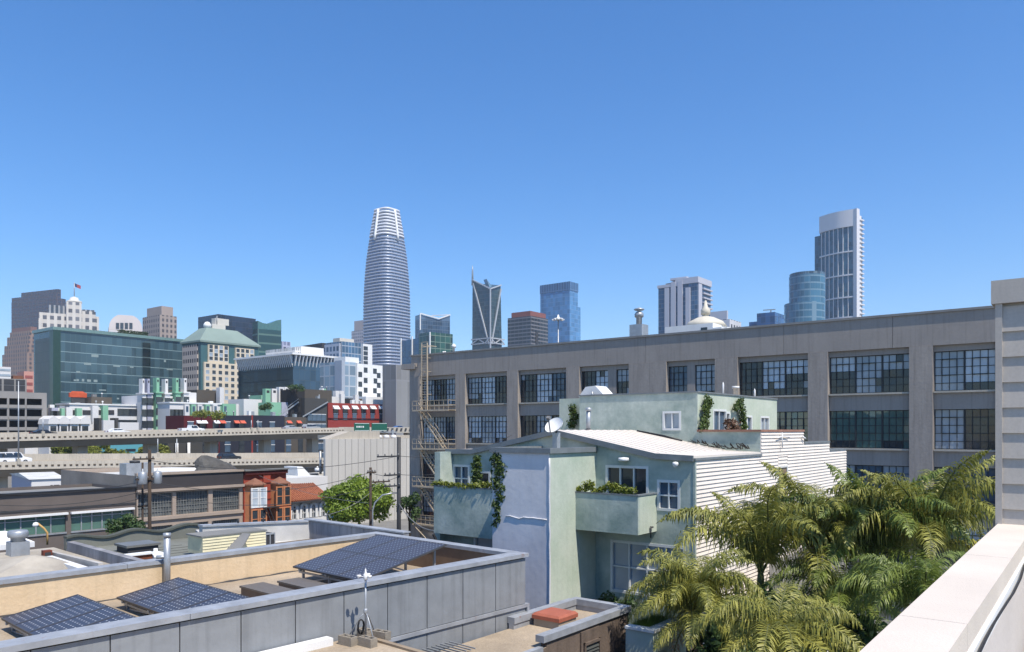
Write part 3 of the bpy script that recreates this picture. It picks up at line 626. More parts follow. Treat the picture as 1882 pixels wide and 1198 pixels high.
D_ = W_.D(*wroof(1267, 14)); y0, y1 = W_.onx(1310, 14), W_.onx(1222, 14); hz = gz(597, D_)-ZR
B(14, 22, y0, y1, 0, hz).build('walls', M['white'], t); B(14.001, 18, W_.onx(1326, 14), y0-.001, 0, hz-.5).build('low_wing', M['white'], t)
yc = (y0+y1)/2-.6; rd = 2.3
MB().lathe((17, yc, hz), [(rd, 0), (rd*.8, .6), (rd*.4, 1.05), (.35, 1.2), (.35, 1.35), (.5, 1.4), (.5, 1.9), (.25, 2.2), (.1, 2.9), (0, 2.95)], 20).build('dome', surf('dome_cream', C(222, 214, 196, .8), .6, .15, 2), t)
B(13.96, 14.05, y0+.6, y0+1.3, hz-.9, hz-.4).build('window', M['g_dark'], t)
for u in (815, 818, 834): 
    x, y = wroof(u, 2.5); t = W_.root('roof_vent', {815: 'thin white vent pipe on the warehouse roof nearest the fire escape ladder', 818: 'short white pipe beside a thinner pipe on the warehouse roof', 834: 'small capped white vent further right of the fire escape ladder, on the roof'}[u], 'roof vent', 'small roof vents', at=(x, y, ZR))
    hh = 1.5 if u == 834 else 1.2; MB().lathe((0, 0, 0), [(.12, 0), (.12, hh), (.26, hh+.02), (.26, hh+.3), (0, hh+.5)] if u == 834 else [(.1, 0), (.1, hh), (0, hh)], 10).build('pipe', M['white'], t)

# ---------------------------------------------------------------- green stucco house
m_gs = surf('green_stucco', C(198, 206, 194, .86), .92, .3, .8, col2=C(154, 172, 162, .74), bump=.14, bscale=7, drip=.07, fine=.1)
m_gl = surf('pale_green_lit_stucco', C(204, 211, 196, .82), .92, .2, .5, col2=C(184, 198, 178, .78), bump=.14, bscale=7, drip=.06, fine=.1)  # same green paint, lightened for the sunlit faces
m_lav = surf('lavender_stucco', C(226, 224, 226, .9), .92, .16, .6, drip=.05, bump=.14, bscale=4, fine=.05)
m_sid = surf('white_lap_siding', C(238, 228, 216, .86), .7, .12, .8, drip=.08)
m_mroof = surf('white_metal_roof', C(236, 226, 214, .82), .55, .12, .4)
m_cop = surf('roof_edge_grey', C(150, 158, 162, .6), .6, .25, 2)
m_frm = surf('white_window_frame', C(228, 230, 228, .82), .5, .06, 3)
m_adobe = surf('terracotta_coping', C(190, 140, 118, .65), .85, .3, 2)
G = FR(1277, 29, 38)
gr = G.root('green_house', 'pale green stucco apartment house with a lavender bay, white lap siding and roof terrace', 'house')
YB0, YB1, XB = G.onx(1095), G.onx(1095)+2.78, -3.29     # bay
YE = G.onx(823)
zp = [(0, 12.94), (1.6, 13.0), (6.35, 13.92), (10.95, 13.02), (YE, 13.0)]
# openings in the main front (x=0)
yw0, yw1 = G.onx(1248), G.onx(1210); sl0, sl1 = G.onx(1190), G.onx(1115); lw0, lw1 = .42, 3.6; lf0, lf1 = G.onx(883), G.onx(838)
zlo = 12.6
ops = [(yw0, yw1, 10.95, 12.05), (sl0, sl1, 10.15, 12.55), (lw0, lw1, 7.55, 9.55), (10.0, 10.75, 10.1, 12.1), (11.25, 12.2, 11.15, 12.35), (9.75, 10.9, 7.2, 9.25), (.1, 1.5, 4.1, 6.3)]
m = MB().wall('x', 0, 0, YE, 0, zlo, [o for o in ops], .16, 0, 0)
m.face([(0, 0, zlo)]+[(0, y, z) for y, z in zp]+[(0, YE, zlo)], 0)
m.face([(0, YE, 0), (12, YE, 0), (12, YE, 13), (0, YE, 13)], 0)
m.build('front_wall', [m_gs, m_gl], gr)
B(-.9, 0, YE-.35, YE+.001, 0, 13.0).build('end_fin', m_gs, gr)
# bay
def bay_ring(z): return [(XB, YB0, z), (-.001, YB0, z), (-.001, YB1, z), (XB, YB1, z)]
m = MB(); zb = 13.13
m.face([(XB, YB0, 0), (XB, YB1, 0), (XB, YB1, zb), (XB, YB0, zb)], 1); m.face([(XB, YB1, 0), (-.001, YB1, 0), (-.001, YB1, zb), (XB, YB1, zb)], 1)
xm = XB*.45
m.face([(XB, YB0, 0), (-.001, YB0, 0), (-.001, YB0, zb), (XB, YB0, zb)], 0); m.face(bay_ring(zb), 2)
m.build('bay', [m_gl, m_lav, M['roof_tan']], gr)
MB().box(XB-.09, XB+.14, YB0-.1, YB1+.1, zb+.002, zb+.2).box(XB+.141, -.05, YB0-.1, YB0+.12, zb+.002, zb+.2).box(XB+.141, -.05, YB1-.12, YB1+.1, zb+.002, zb+.2).build('bay_coping', m_cop, gr)
rp = MB(); random.seed(5)
def ripple(z, amp=.04):
    pts = []; y = YB0+.1
    while y < YB1-.5: pts.append((XB-.02, y, z+random.uniform(-amp, amp))); y += .22
    return pts
rp.tube(ripple(10.62), .02, 5, sm=True); rp.tube(ripple(6.9, .06), .025, 5); rp.build('membrane_seam', m_lav, gr)
# corner bead wavers a little
MB().tube([(XB-.0, YB0+random.uniform(-.02, .02), z*.36) for z in range(37)], .035, 5).build('corner_bead', m_lav, gr)
# roof: two slopes, white metal
XR = 6.82
def slope(a, b):
    (y0, z0), (y1, z1) = a, b; m = MB().extr([(-.18, y0, z0+.02), (-.18, y1, z1+.02), (-.18, y1, z1+.14), (-.18, y0, z0+.14)], (XR+.18, 0, 0), 0)
    return m
rf = MB()
for a, b in zip(zp, zp[1:]):
    (y0, z0), (y1, z1) = a, b
    rf.extr([(-.1, y0, z0), (-.1, y1, z1), (-.1, y1, z1+.1), (-.1, y0, z0+.1)], (XR+.1, 0, 0))
rfo = rf.build('metal_roof', m_mroof, gr)
fs = MB()
for a, b in zip(zp, zp[1:]): fs.bar((-.14, a[0], a[1]+.01), (-.14, b[0], b[1]+.01), .07, .22)
fs.build('fascia', m_cop, gr)
sm = MB()
for k in range(11):
    x = .35+k*.62
    for a, b in ((zp[1], zp[2]), (zp[2], zp[3])): sm.bar((x, a[0]+.02, a[1]+.115), (x, b[0]-.02, b[1]+.105), .03, .02)
sm.build('standing_seams', m_mroof, rfo)
# upper storey and terrace
PY0, PY1, PX1, PT = 3.0, G.onx(1065, XR), 17.6, 15.78
upo = [(G.onx(1250, XR), G.onx(1219.5, XR), gz(789, G.D(XR, 3.6)), gz(757, G.D(XR, 3.6)))]
us = lambda u: G.ony(u, PY0)
upy = [(us(1311), us(1334), 13.15, 15.0), (us(1373), us(1381.5), 13.5, 14.75), (us(1398), us(1413), 13.2, 14.75), (us(1334.6), us(1341), 13.6, 14.9)]
m = MB().wall('x', XR, PY0, PY1, 12.4, PT, upo, .12, 0); m.wall('y', PY0, XR, PX1, 12.4, PT, upy, .12, 1)
m.face([(XR, PY1, 12.4), (PX1, PY1, 12.4), (PX1, PY1, PT), (XR, PY1, PT)], 0); m.face([(XR, PY0, PT-.1), (PX1, PY0, PT-.1), (PX1, PY1, PT-.1), (XR, PY1, PT-.1)], 2)
m.face([(PX1, PY0, 10), (PX1, PY1, 10), (PX1, PY1, PT), (PX1, PY0, PT)], 0)
m.build('upper_storey', [m_gs, m_gl, M['roof_tan']], gr)
MB().box(XR-.04, PX1, PY0-.05, PY0+.12, PT, PT+.07).box(XR-.05, XR+.12, PY0+.121, PY1, PT, PT+.07).build('upper_coping', m_cop, gr)
x6 = XR+1.4; ya_, yb_ = PY1+.002, G.onx(1028, x6)
B(x6, x6+4, ya_, yb_, 12.4, gz(733, G.D(x6, yb_))).build('set_back_stair', m_gl, gr)
XT = 12.76
MB().box(XR-.002, XR+.25, 0.02, PY0-.001, 12.2, 13.94).box(XR+.251, XT, .02, .2, 12.9, 13.94).build('terrace_parapet', m_gs, gr)
MB().box(XR-.08, XR+.32, -.06, PY0-.002, 13.942, 14.04).box(XR+.321, XT+.05, -.06, .28, 13.942, 14.04).build('terrace_coping', m_adobe, gr)
m = MB().face([(XR+.2, .2, 12.95), (PX1, .2, 12.95), (PX1, PY0, 12.95), (XR+.2, PY0, 12.95)]); 
B(XR+.26, 17, .21, PY0-.01, 12.7, 12.95).build('terrace_floor', M['roof_tan'], gr)
def swindow(fr, root, face, d, o, nv=1, nh=0, glassm='g_dark', depth=.1, fw=.055, name='window'):
    """frame, mullions and panes set into an opening (a0,a1,z0,z1)"""
    a, b, p, q = o; gl = MB(); f = MB()
    def bx(mb, a0, a1, z0, z1, o0, o1, m=0):
        mb.box(d+o0, d+o1, a0, a1, z0, z1, m) if face == 'x' else mb.box(a0, a1, d+o0, d+o1, z0, z1, m)
    bx(gl, a+.01, b-.01, p+.01, q-.01, depth, depth+.03)
    bx(f, a-.05, a+fw, p-.05, q+.05, -.02, depth-.01); bx(f, b-fw, b+.05, p-.05, q+.05, -.02, depth-.01)
    bx(f, a+fw+.001, b-fw-.001, p-.05, p+fw, -.022, depth-.01); bx(f, a+fw+.001, b-fw-.001, q-fw, q+.05, -.022, depth-.01)
    for k in range(1, nv+1): c = a+(b-a)*k/(nv+1); bx(f, c-fw*.5, c+fw*.5, p+fw, q-fw, .0, depth-.012)
    for k in range(1, nh+1): c = p+(q-p)*k/(nh+1); bx(f, a+fw, b-fw, c-fw*.5, c+fw*.5, .002, depth-.014)
    o_ = gl.build(name, M[glassm] if isinstance(glassm, str) else glassm, root); f.build('window_frame', m_frm, o_); return o_
swindow(G, gr, 'x', XR, upo[0], 1, 0, 'g_blind'); 
for k, o in enumerate(upy): swindow(G, gr, 'y', PY0, o, 1 if k in (0, 2) else 0, 0, 'g_blind' if k == 2 else 'g_blue')
swindow(G, gr, 'x', 0, (yw0, yw1, 10.95, 12.05), 1, 1, 'g_blue')
swindow(G, gr, 'x', 0, (sl0, sl1, 10.15, 12.55), 2, 0, 'g_dark', name='sliding_door')
swindow(G, gr, 'x', 0, (lw0, lw1, 7.55, 9.55), 3, 1, 'g_blind'); swindow(G, gr, 'x', 0, (10.0, 10.75, 10.1, 12.1), 0, 0, 'g_dark', name='balcony_door')
swindow(G, gr, 'x', 0, (11.25, 12.2, 11.15, 12.35), 1, 1, 'g_blue'); swindow(G, gr, 'x', 0, (9.75, 10.9, 7.2, 9.25), 0, 0, 'g_blind'); swindow(G, gr, 'x', 0, (.1, 1.5, 4.1, 6.3), 0, 1, 'g_dark')
# balconies
def balcony(y0, y1, x, z0, z1, nm='balcony'):
    m = MB(); t = .12
    m.box(x, x+t, y0, y1, z0, z1, 0).box(x+t+.001, -.002, y0, y0+t, z0, z1, 1).box(x+t+.001, -.002, y1-t, y1, z0, z1, 0).box(x+t+.001, -.003, y0+t, y1-t, z0+.002, z0+.15, 0)
    o = m.build(nm, [m_gs, m_gl], gr)
    MB().box(x-.03, x+t+.03, y0-.03, y1, z1+.002, z1+.05).box(x+t+.031, -.004, y0-.03, y0+t+.03, z1+.002, z1+.05).build('balcony_coping', m_cop, o); return o
b1 = balcony(G.onx(1207), YB0-.004, -1.5, gz(980, G.D(-1.5, 2.5)), gz(911, G.D(-1.5, 2)))
b2 = balcony(YB1+.9, 12.25, -1.3, 9.3, gz(896, G.D(-1.3, 11)))
MB().bar((-1.5, 12.1, 9.28), (-.02, 12.15, 7.0), .09).build('brace', M['dark'], b2)
yy = G.onx(1186, -.6); MB().tube([(-.6, G.onx(1207)-.06, 9.9), (-.6, G.onx(1207)-.06, 10.35)], .03, 6).bar((-.6, G.onx(1207)-.06, 10.3), (-.42, G.onx(1207)-.06, 10.3), .05).build('drain_spout', M['dark'], b1)
MB().lathe((-.25, (sl0+sl1)/2, 12.82), [(0, .12), (.2, .1), (.22, 0), (.16, -.04), (0, -.04)], 12).bar((-.25, (sl0+sl1)/2, 12.9), (0, (sl0+sl1)/2, 12.9), .06).build('wall_lamp', M['white'], gr)
MB().lathe((-.22, G.onx(1246), 12.72), [(0, .1), (.1, .08), (.12, 0), (.05, -.12), (0, -.13)], 10).bar((-.2, G.onx(1246), 12.76), (0, G.onx(1246), 12.76), .05).build('security_camera', M['white'], gr)
# lap siding on the long right wall, stepped top
def laps(x0, x1, z0, z1, y=0, step=.158):
    m = MB(); z = z0
    while z < z1-.02:
        zt = min(z+step, z1); m.extr([(x0, y-.05, z), (x0, y-.004, zt), (x0, y+.02, zt), (x0, y+.02, z)], (x1-x0, 0, 0)); z += step
    return m
xs = [0, XR, XT, 17.2, 20.6]
so = [(9.0, 10.3, 10.2, 12.3)]
m = MB()
for (a, b, t) in ((.06, 9.0, 12.86), (9.0, 10.3, 10.2), (10.3, XT, 12.86), (XT, 17.2, 12.86), (17.2, 20.6, 12.86)):
    q = laps(a, b, .4 if a != 9.0 else .4, t); i = len(m.v); m.v += q.v; m.f += [tuple(k+i for k in f) for f in q.f]; m.m += q.m; m.sm += q.sm
for (a, b, z0, t) in ((9.0, 10.3, 12.3, 12.86), (XR, XT, 12.861, 13.94), (XT, 17.2, 12.861, 13.32)):
    q = laps(a, b, z0, t); i = len(m.v); m.v += q.v; m.f += [tuple(k+i for k in f) for f in q.f]; m.m += q.m; m.sm += q.sm
m.build('lap_siding', m_sid, gr)
MB().face([(0, .022, 0), (20.6, .022, 0), (20.6, .022, 12.86), (0, .022, 12.86)]).face([(20.6, .022, 0), (20.6, 9, 0), (20.6, 9, 12.86), (20.6, .022, 12.86)]).build('side_wall', m_gs, gr)
MB().box(-.03, .06, -.04, .05, 0, 12.9).build('corner_board', m_gs, gr)
swindow(G, gr, 'y', -.02, so[0], 0, 1, surf('tan_blind', C(176, 150, 120, .6), .5, .2, 3), .03)
for q in ((-.1, XR-.01, -.08, .2, 12.87, 12.96), (XT+.06, 17.25, -.06, .3, 13.33, 13.42), (17.26, 20.65, -.06, .3, 12.87, 12.95)): B(*q).build('eave_flashing', m_cop, gr)
B(XT, 17.2, .25, 3.0, 12.6, 13.32).build('rear_terrace', M['roof_tan'], gr); B(17.21, 20.6, .25, 9, 12.3, 12.86).build('rear_roof', M['roof_tan'], gr)
MB().tube([(8.6, -.12, 13.65), (9.5, -.1, 13.72), (10.3, -.12, 13.68)], .03, 6).tube([(9.2, -.14, 13.9), (9.25, -.14, 13.2)], .03, 6).tube([(12.3, -.1, 13.7), (12.6, -.16, 13.6)], .04, 6).build('pipework', M['white'], gr)
# black pipes and a strip lying along the roof/upper wall joint
m = MB(); pts = [(XR-.35, 6.0, 13.98), (XR-.3, 4.6, 13.74), (XR-.4, 3.6, 13.52)]; m.tube(pts, .05, 6)
m.build('roof_pipe', M['black'], gr)
random.seed(9); m = MB()
for k in range(46):
    y = random.uniform(.3, 3.0); z = 13.02+max(0, (y-1.6))*.195+.12; x = XR-random.uniform(.1, .75); a = random.uniform(0, 3.1); l_ = random.uniform(.15, .45)
    m.bar((x, y, z+.05), (x+l_*math.cos(a)*.5, y+l_*math.sin(a), z+random.uniform(.03, .3)), .03)
tag(m.build('dead_twigs', surf('dead_twigs', (.03, .025, .02), .9), None, G.w(0, 0, 0), G.rot), 'dry dark twigs and debris lying along the low edge of the white metal roof', 'twigs', kind='stuff')
# roof furniture
def on_g(nm, label, cat, x, y, z, group=None): return G.root(nm, label, cat, group, at=(x, y, z))
xd = XB+.75; yd = G.onx(1022.5, xd); t = on_g('satellite_dish', 'white satellite dish on a square post at the corner of the lavender bay roof', 'satellite dish', xd, yd, zb)
B(-.11, .11, -.11, .11, 0, .78).build('post', M['galv'], t)
dm = MB(); rings = []
for k in range(6):
    r_ = .37*k/5; rings.append([(r_*math.cos(2*math.pi*q/24), r_*1.0*math.sin(2*math.pi*q/24), .25*(r_/.37)**2*.5) for q in range(24)])
dm.loft(rings, 0, True, cap=False); dm.loft([rings[-1], [(x*1.03, y*1.03, z+.015) for x, y, z in rings[-1]], [(x, y, z-.03) for x, y, z in rings[-1]]], 0, False, cap=False)
d_ = dm.build('dish', M['white'], t, (-.06, .0, 1.0), Vector((-.72, .02, .62)).to_track_quat('Z', 'Y').to_euler())
MB().bar((0, -.38, .1), (0, -.05, .55), .04).box(-.07, .07, -.09, .03, .5, .62).build('feed_arm', M['grey'], d_)
MB().bar((0, 0, .7), (.05, .05, 1.0), .08).build('bracket', M['dark'], t)
x, y = 3.2, 5.2; x = 3.2; y = G.onx(1081, x); zr = 13.02+(min(y, 6.35)-1.6)*.195
t = on_g('flue_pipe', 'leaning grey flue pipe with a cap standing on the white metal roof', 'flue', x, y, zr)
MB().tube([(0, 0, 0), (0, -.02, .95)], .1, 10).build('pipe', M['galv'], t); MB().lathe((0, -.02, .95), [(.1, 0), (.15, .02), (.15, .13), (0, .18)], 10).build('cap', M['galv'], t); MB().lathe((0, 0, 0), [(.2, 0), (.11, .14)], 10).build('collar', M['dark'], t)
# white gable vent hood on upper roof
x = XR+.6; y0, y1 = G.onx(1111, x), G.onx(1063.5, x); t = on_g('roof_hood', 'white gabled sheet metal hood on the upper green storey roof', 'roof vent', x, (y0+y1)/2, PT-.1)
w = (y1-y0)/2; MB().extr([(0, -w, .12), (0, w, .12), (0, w*.45, .62), (0, -w*.3, .66)], (1.1, 0, 0)).build('hood', M['white'], t); B(.05, 1.05, -w*.85, w*.85, 0, .119).build('curb', M['grey'], t); MB().tube([(-.08, -.1, 0), (-.08, -.1, .35)], .05, 8).build('pipe', M['galv'], t)
for k, (u, hh, lb) in enumerate(((1329, .75, 'thin white plumbing vent nearest the corner on the upper green roof'), (1352, .6, 'stout capped white vent on the upper green roof'), (1387, .6, 'thin white plumbing vent furthest right on the upper green roof'))):
    x = G.ony(u, PY0+.8); t = on_g('plumbing_vent', lb, 'vent pipe', x, PY0+.8, PT-.1, 'vent pipes on the upper roof')
    r_ = .12 if k == 1 else .05; MB().lathe((0, 0, 0), [(r_, 0), (r_, hh)] + ([(r_*1.6, hh), (r_*1.6, hh+.12)] if k == 1 else []) + [(0, hh+.13)], 10).build('pipe', M['white'], t)

# ---------------------------------------------------------------- own parapet and siding wall on the right
m_par = surf('parapet_render', C(236, 224, 210, .77), .85, .14, .8, bump=.12, bscale=60, fine=.04)
P_ = FR(1834, 9.96, 37.2)
pr = P_.root('parapet_wall', 'smooth cream roof parapet running away beside the viewer towards the grey siding wall', 'parapet', at=(0, 0, 0))
ZP = 12.8; wp = .385
for q in ((-14, -6.2), (-6.194, -3.1), (-3.094, 0)): B(q[0], q[1], -wp, 0, ZP-.17, ZP).build('coping', m_par, pr)

MB().box(-14, -.002, -wp+.06, -.04, 0, ZP-.172).build('wall', m_par, pr)
lp = MB(); z = 11.2
while z < ZP-.3: lp.extr([(-14, -wp+.03, z), (-14, -wp+.056, z+.2), (-14, -wp+.059, z)], (13.9, 0, 0)); z += .2
MB().box(-14, -.003, -wp-.02, -wp+.059, ZP-.3, ZP-.19).build('drip_trim', M['white'], pr)
lp2 = MB()
for k in range(5): z1 = ZP-.305-k*.24; lp2.extr([(-14, -wp+.02, z1-.24), (-14, -wp+.05, z1), (-14, -wp+.058, z1), (-14, -wp+.058, z1-.24)], (13.9, 0, 0))
lp2.build('lap_siding', surf('parapet_siding', C(214, 206, 200, .78), .7, .1, 1), pr)
c_ = [( -14+k*.7, -wp-.035-.012*math.sin(k*1.3), ZP-.2-.055*abs(math.sin(k*.55))) for k in range(20)]
tag(MB().tube(c_, .012, 6).build('cable', M['black'], None, P_.w(0, 0, 0), P_.rot), 'thin black cable drooping along the inner face of the cream parapet', 'cable')
B(-14, 3, -4, -wp-.1, 11.2, 11.6).build('roof_deck', M['roof_grey'], pr)
m_ds = surf('taupe_lap_siding', C(204, 196, 186, .8), .75, .12, .8, drip=.1)
S_ = FR(1830, 9.99, 38)
sr = S_.root('stair_tower', 'taupe wide board siding stair tower at the far end of the cream parapet', 'stair tower')
zt_ = gz(517, 9.99)
MB().box(.03, 3, -4, -.03, 0, zt_-.3).build('walls', m_ds, sr)
m = MB(); z = zt_-.335; st = .325
lo = []
while z > 10: lo.append(z); z -= st
for z in lo: m.extr([(.03, -4, z-st), (-.03, -4, z-st), (-.002, -4, z), (.03, -4, z)], (0, 3.93, 0))
m.build('lap_siding', m_ds, sr)
MB().box(-.045, .0295, -.075, 0, 0, zt_-.3).box(.0296, 3, -.0299, 0, 0, zt_-.3).build('corner_board', m_ds, sr)
MB().box(-.07, 3.1, -4, .045, zt_-.298, zt_).build('coping', m_ds, sr)
# ---------------------------------------------------------------- grey panelled building with solar roof
m_pan = surf('zinc_wall_panel', C(164, 168, 172, .74), .6, .18, .7, bump=.25, bscale=3.2, fine=.1, metal=.12, drip=.2)
m_cpm = surf('galvanised_coping', C(190, 194, 200, .72), .5, .3, 1.6, metal=.15, fine=.2, bscale=5)
def rusty(m):
    n, l = m.node_tree.nodes, m.node_tree.links; p = n['Principled BSDF']; src = p.inputs['Base Color'].links[0].from_socket
    tc = n.new('ShaderNodeTexCoord'); nz = n.new('ShaderNodeTexNoise'); nz.inputs['Scale'].default_value = 1.7; nz.inputs['Detail'].default_value = 9; nz.inputs['Roughness'].default_value = .7; l.new(tc.outputs['Object'], nz.inputs['Vector'])
    mr = n.new('ShaderNodeMapRange'); mr.inputs[1].default_value = .63; mr.inputs[2].default_value = .68; l.new(nz.outputs[0], mr.inputs[0]); x = n.new('ShaderNodeMix'); x.data_type = 'RGBA'; l.new(mr.outputs[0], x.inputs[0]); l.new(src, x.inputs[6]); x.inputs[7].default_value = c4(C(165, 100, 78, .7)); l.new(x.outputs[2], p.inputs['Base Color'])
rusty(m_cpm)
m_yel = surf('ochre_parapet_stucco', C(238, 213, 178, .80), .92, .25, .5, col2=C(228, 198, 156, .72), bump=.2, bscale=12, fine=.08, drip=.12)
m_rust = surf('rust_stain', C(150, 80, 60, .6), .9, .4, 6)
A = FR(963, 21.6, 42)
ar = A.root('panelled_building', 'low building clad in grey metal panels with an ochre lined flat roof holding solar arrays', 'building')
ZC, LY, XA = 10.58, 6.6, -21; ZRF = 9.74
B(XA, -.02, .02, LY-.02, 0, ZRF, 0, 1).build('walls', [m_pan, M['roof_tan']], ar)
pw = 1.22; zlow = 9.12
for k in range(17):
    x1 = -k*pw-.012; x0 = x1-pw+.024
    B(x0, x1, -.06, .018, zlow+.06, ZC-.14).build('wall_panel', m_pan, ar)
    if k < 4: B(x0, x1, -.055, .018, 0, zlow-.06).build('wall_panel', m_pan, ar)
MB().box(XA, .03, -.10, .02, zlow-.045, zlow+.045).build('belt_flashing', m_cpm, ar); MB().box(.03, .12, -.1, .4, zlow-.3, zlow+.045).box(0, .11, -.08, -.02, zlow-.6, zlow-.301).build('downpipe', m_cpm, ar)
B(XA, .0, .0185, .3, ZRF-.01, ZC-.1).build('front_parapet', m_yel, ar); B(XA, 0, LY-.28, LY, ZRF-.01, ZC-.1).build('rear_parapet', m_yel, ar); B(-.28, .0, .301, LY-.281, ZRF-.01, ZC-.1).build('end_parapet', surf('brown_parapet', C(160, 135, 112, .6), .9, .3, 1), ar)
for a, b in ((XA, -13.2), (-13.19, -9.6), (-9.59, -5.6), (-5.59, .06)): B(a, b, -.13, .34, ZC-.1, ZC+random.uniform(0, .012)).build('front_coping', m_cpm, ar)
for a, b in ((XA, -12.3), (-12.29, -8.2), (-8.19, .06)): B(a, b, LY-.33, LY+.06, ZC-.1, ZC+random.uniform(0, .012)).build('rear_coping', m_cpm, ar)
B(-.31, .06, .341, LY-.331, ZC-.1, ZC+.004).build('end_coping', m_cpm, ar)
random.seed(11); rb = MB(); te = [(XA+k*.3, .012+.03*random.random()) for k in range(69)]
rb.loft([[(x, LY-.3, ZRF), (x, LY-.3-random.uniform(.03, .1), ZRF+.002), (x, LY-.3-.02, ZRF+h_), (x, LY-.3, ZRF+h_)] for x, h_ in te]); rb.build('tar_edge', M['dark'], ar)
# solar arrays
def solar_mats():
    m, n, l, p = new_mat('solar_cells'); tc = n.new('ShaderNodeTexCoord'); sp = n.new('ShaderNodeSeparateXYZ'); l.new(tc.outputs['Object'], sp.inputs[0])
    def mt(op, a, b):
        q = n.new('ShaderNodeMath'); q.operation = op
        for i, v in enumerate((a, b)):
            if isinstance(v, (int, float)): q.inputs[i].default_value = v
            else: l.new(v, q.inputs[i])
        return q.outputs[0]
    c = .125; e = []
    for i in (0, 1): f = mt('FRACT', mt('DIVIDE', sp.outputs[i], c), 0); e.append(mt('ABSOLUTE', mt('SUBTRACT', f, .5), 0))
    cham = mt('GREATER_THAN', mt('ADD', e[0], e[1]), .82); gap = mt('GREATER_THAN', mt('MAXIMUM', e[0], e[1]), .485)
    w = mt('MAXIMUM', cham, mt('MULTIPLY', gap, .06))
    x = n.new('ShaderNodeMix'); x.data_type = 'RGBA'; l.new(w, x.inputs[0]); x.inputs[6].default_value = (.042, .043, .058, 1); x.inputs[7].default_value = (.42, .42, .44, 1)
    l.new(x.outputs[2], p.inputs['Base Color']); p.inputs['Roughness'].default_value = .3; p.inputs['IOR'].default_value = 1.3
    return m
m_sol = solar_mats(); m_alu = surf('dark_aluminium', (.1, .1, .105), .5, .2, 3, metal=.4)
def solar(label, low_left, dx, dyw, zlo_, zhi, nx, ny, scale=1):
    """array tilted up towards +x: low edge at local x, modules nx along x, ny along y (towards the camera side -y)"""
    x, y = low_left; t = A.root('solar_array', label, 'solar array', 'solar arrays on the ochre roof', at=(x, y, ZRF))
    an = math.atan2(zhi-zlo_, dx); L_ = math.hypot(dx, zhi-zlo_); mw, ml = dyw/ny, L_/nx
    mod = MB().box(.02, ml-.02, .02, mw-.02, -.01, .0, 0).mesh('solar_module', [m_sol]); frm = MB().box(0, ml, 0, .02, -.04, .008).box(0, ml, mw-.02, mw, -.04, .008).box(0, .02, .021, mw-.021, -.04, .008).box(ml-.02, ml, .021, mw-.021, -.04, .008).mesh('module_frame', [m_alu])
    for i in range(nx):
        for j in range(ny):
            s = i*ml; loc = (s*math.cos(an), -(j+1)*mw, zlo_-ZRF+s*math.sin(an)); o = put('solar_module', mod, t, loc, (0, -an, 0)); put('module_frame', frm, o)
    f = MB(); h0, h1 = zlo_-ZRF-.05, zhi-ZRF-.05
    for yy in (-.3, -dyw/2, -dyw+.3):
        f.bar((0, yy, h0-.02), (dx, yy, h1-.02), .05, .06).bar((.15, yy, 0), (.15, yy, h0), .06).bar((dx-.2, yy, 0), (dx-.2, yy, h1-.03), .06).bar((dx-.2, yy, .05), (dx*.4, yy, (h0+h1)*.45), .04)
    f.bar((.15, -.1, h0-.1), (.15, -dyw+.1, h0-.1), .05).bar((.15, -.3, 0), (.15, -dyw*.5, h0-.1), .035); f.build('rack', M['galv'], t); return t
def loc_at(u, v, z): return A.pz(u, v, z)
s3 = loc_at(538, 1041, 10.18); solar('large six panel solar array nearest the far right corner of the ochre roof', s3, 3.0, 3.1, 10.18, 10.78, 2, 3)
s2 = loc_at(214, 1098, 10.0); solar('middle solar array behind the vent pipe, against the front coping', s2, 1.5, 3.5, 10.0, 10.27, 1, 4)
s1 = loc_at(2, 1136, 10.0); solar('left solar array beside the left edge of the photo', s1, 1.5, 3.5, 10.0, 10.27, 1, 4)
# two low roof hatches
for k, (u, v, lb) in enumerate(((443, 1077, 'left low brown skylight box on the gravel roof'), (512, 1068, 'right low brown skylight box, under the large solar array'))):
    x, y = loc_at(u, v, 9.98); t = A.root('skylight_box', lb, 'skylight', 'skylight boxes', at=(x, y, ZRF))
    B(0, .62, -2.3, 0, 0, .2).build('curb', surf('skylight_curb', C(165, 145, 125, .6), .9, .2, 2) if k == 0 else bpy.data.materials['skylight_curb'], t); B(-.03, .65, -2.33, .03, .201, .25).build('lid', surf('skylight_lid', C(150, 140, 128, .5), .5, .2, 2) if k == 0 else bpy.data.materials['skylight_lid'], t)
x, y = A.px(307, 1062, 0)[0], 0; xq = A.ony(307, LY-.45); t = A.root('vent_stack', 'tall grey vent pipe standing against the ochre rear parapet', 'vent pipe', at=(xq, LY-.45, ZRF))
zt = gz(983, A.D(xq, LY-.45))-ZRF
MB().tube([(0, 0, 0), (0, 0, zt)], .085, 12).build('pipe', M['galv'], t); MB().lathe((0, 0, zt), [(.1, -.06), (.1, .05), (.07, .05), (.07, 0), (0, 0)], 12).build('rim', M['galv'], t); MB().tube([(0, .0, zt*.62), (-.22, .14, zt*.62)], .05, 8).build('branch', M['galv'], t)
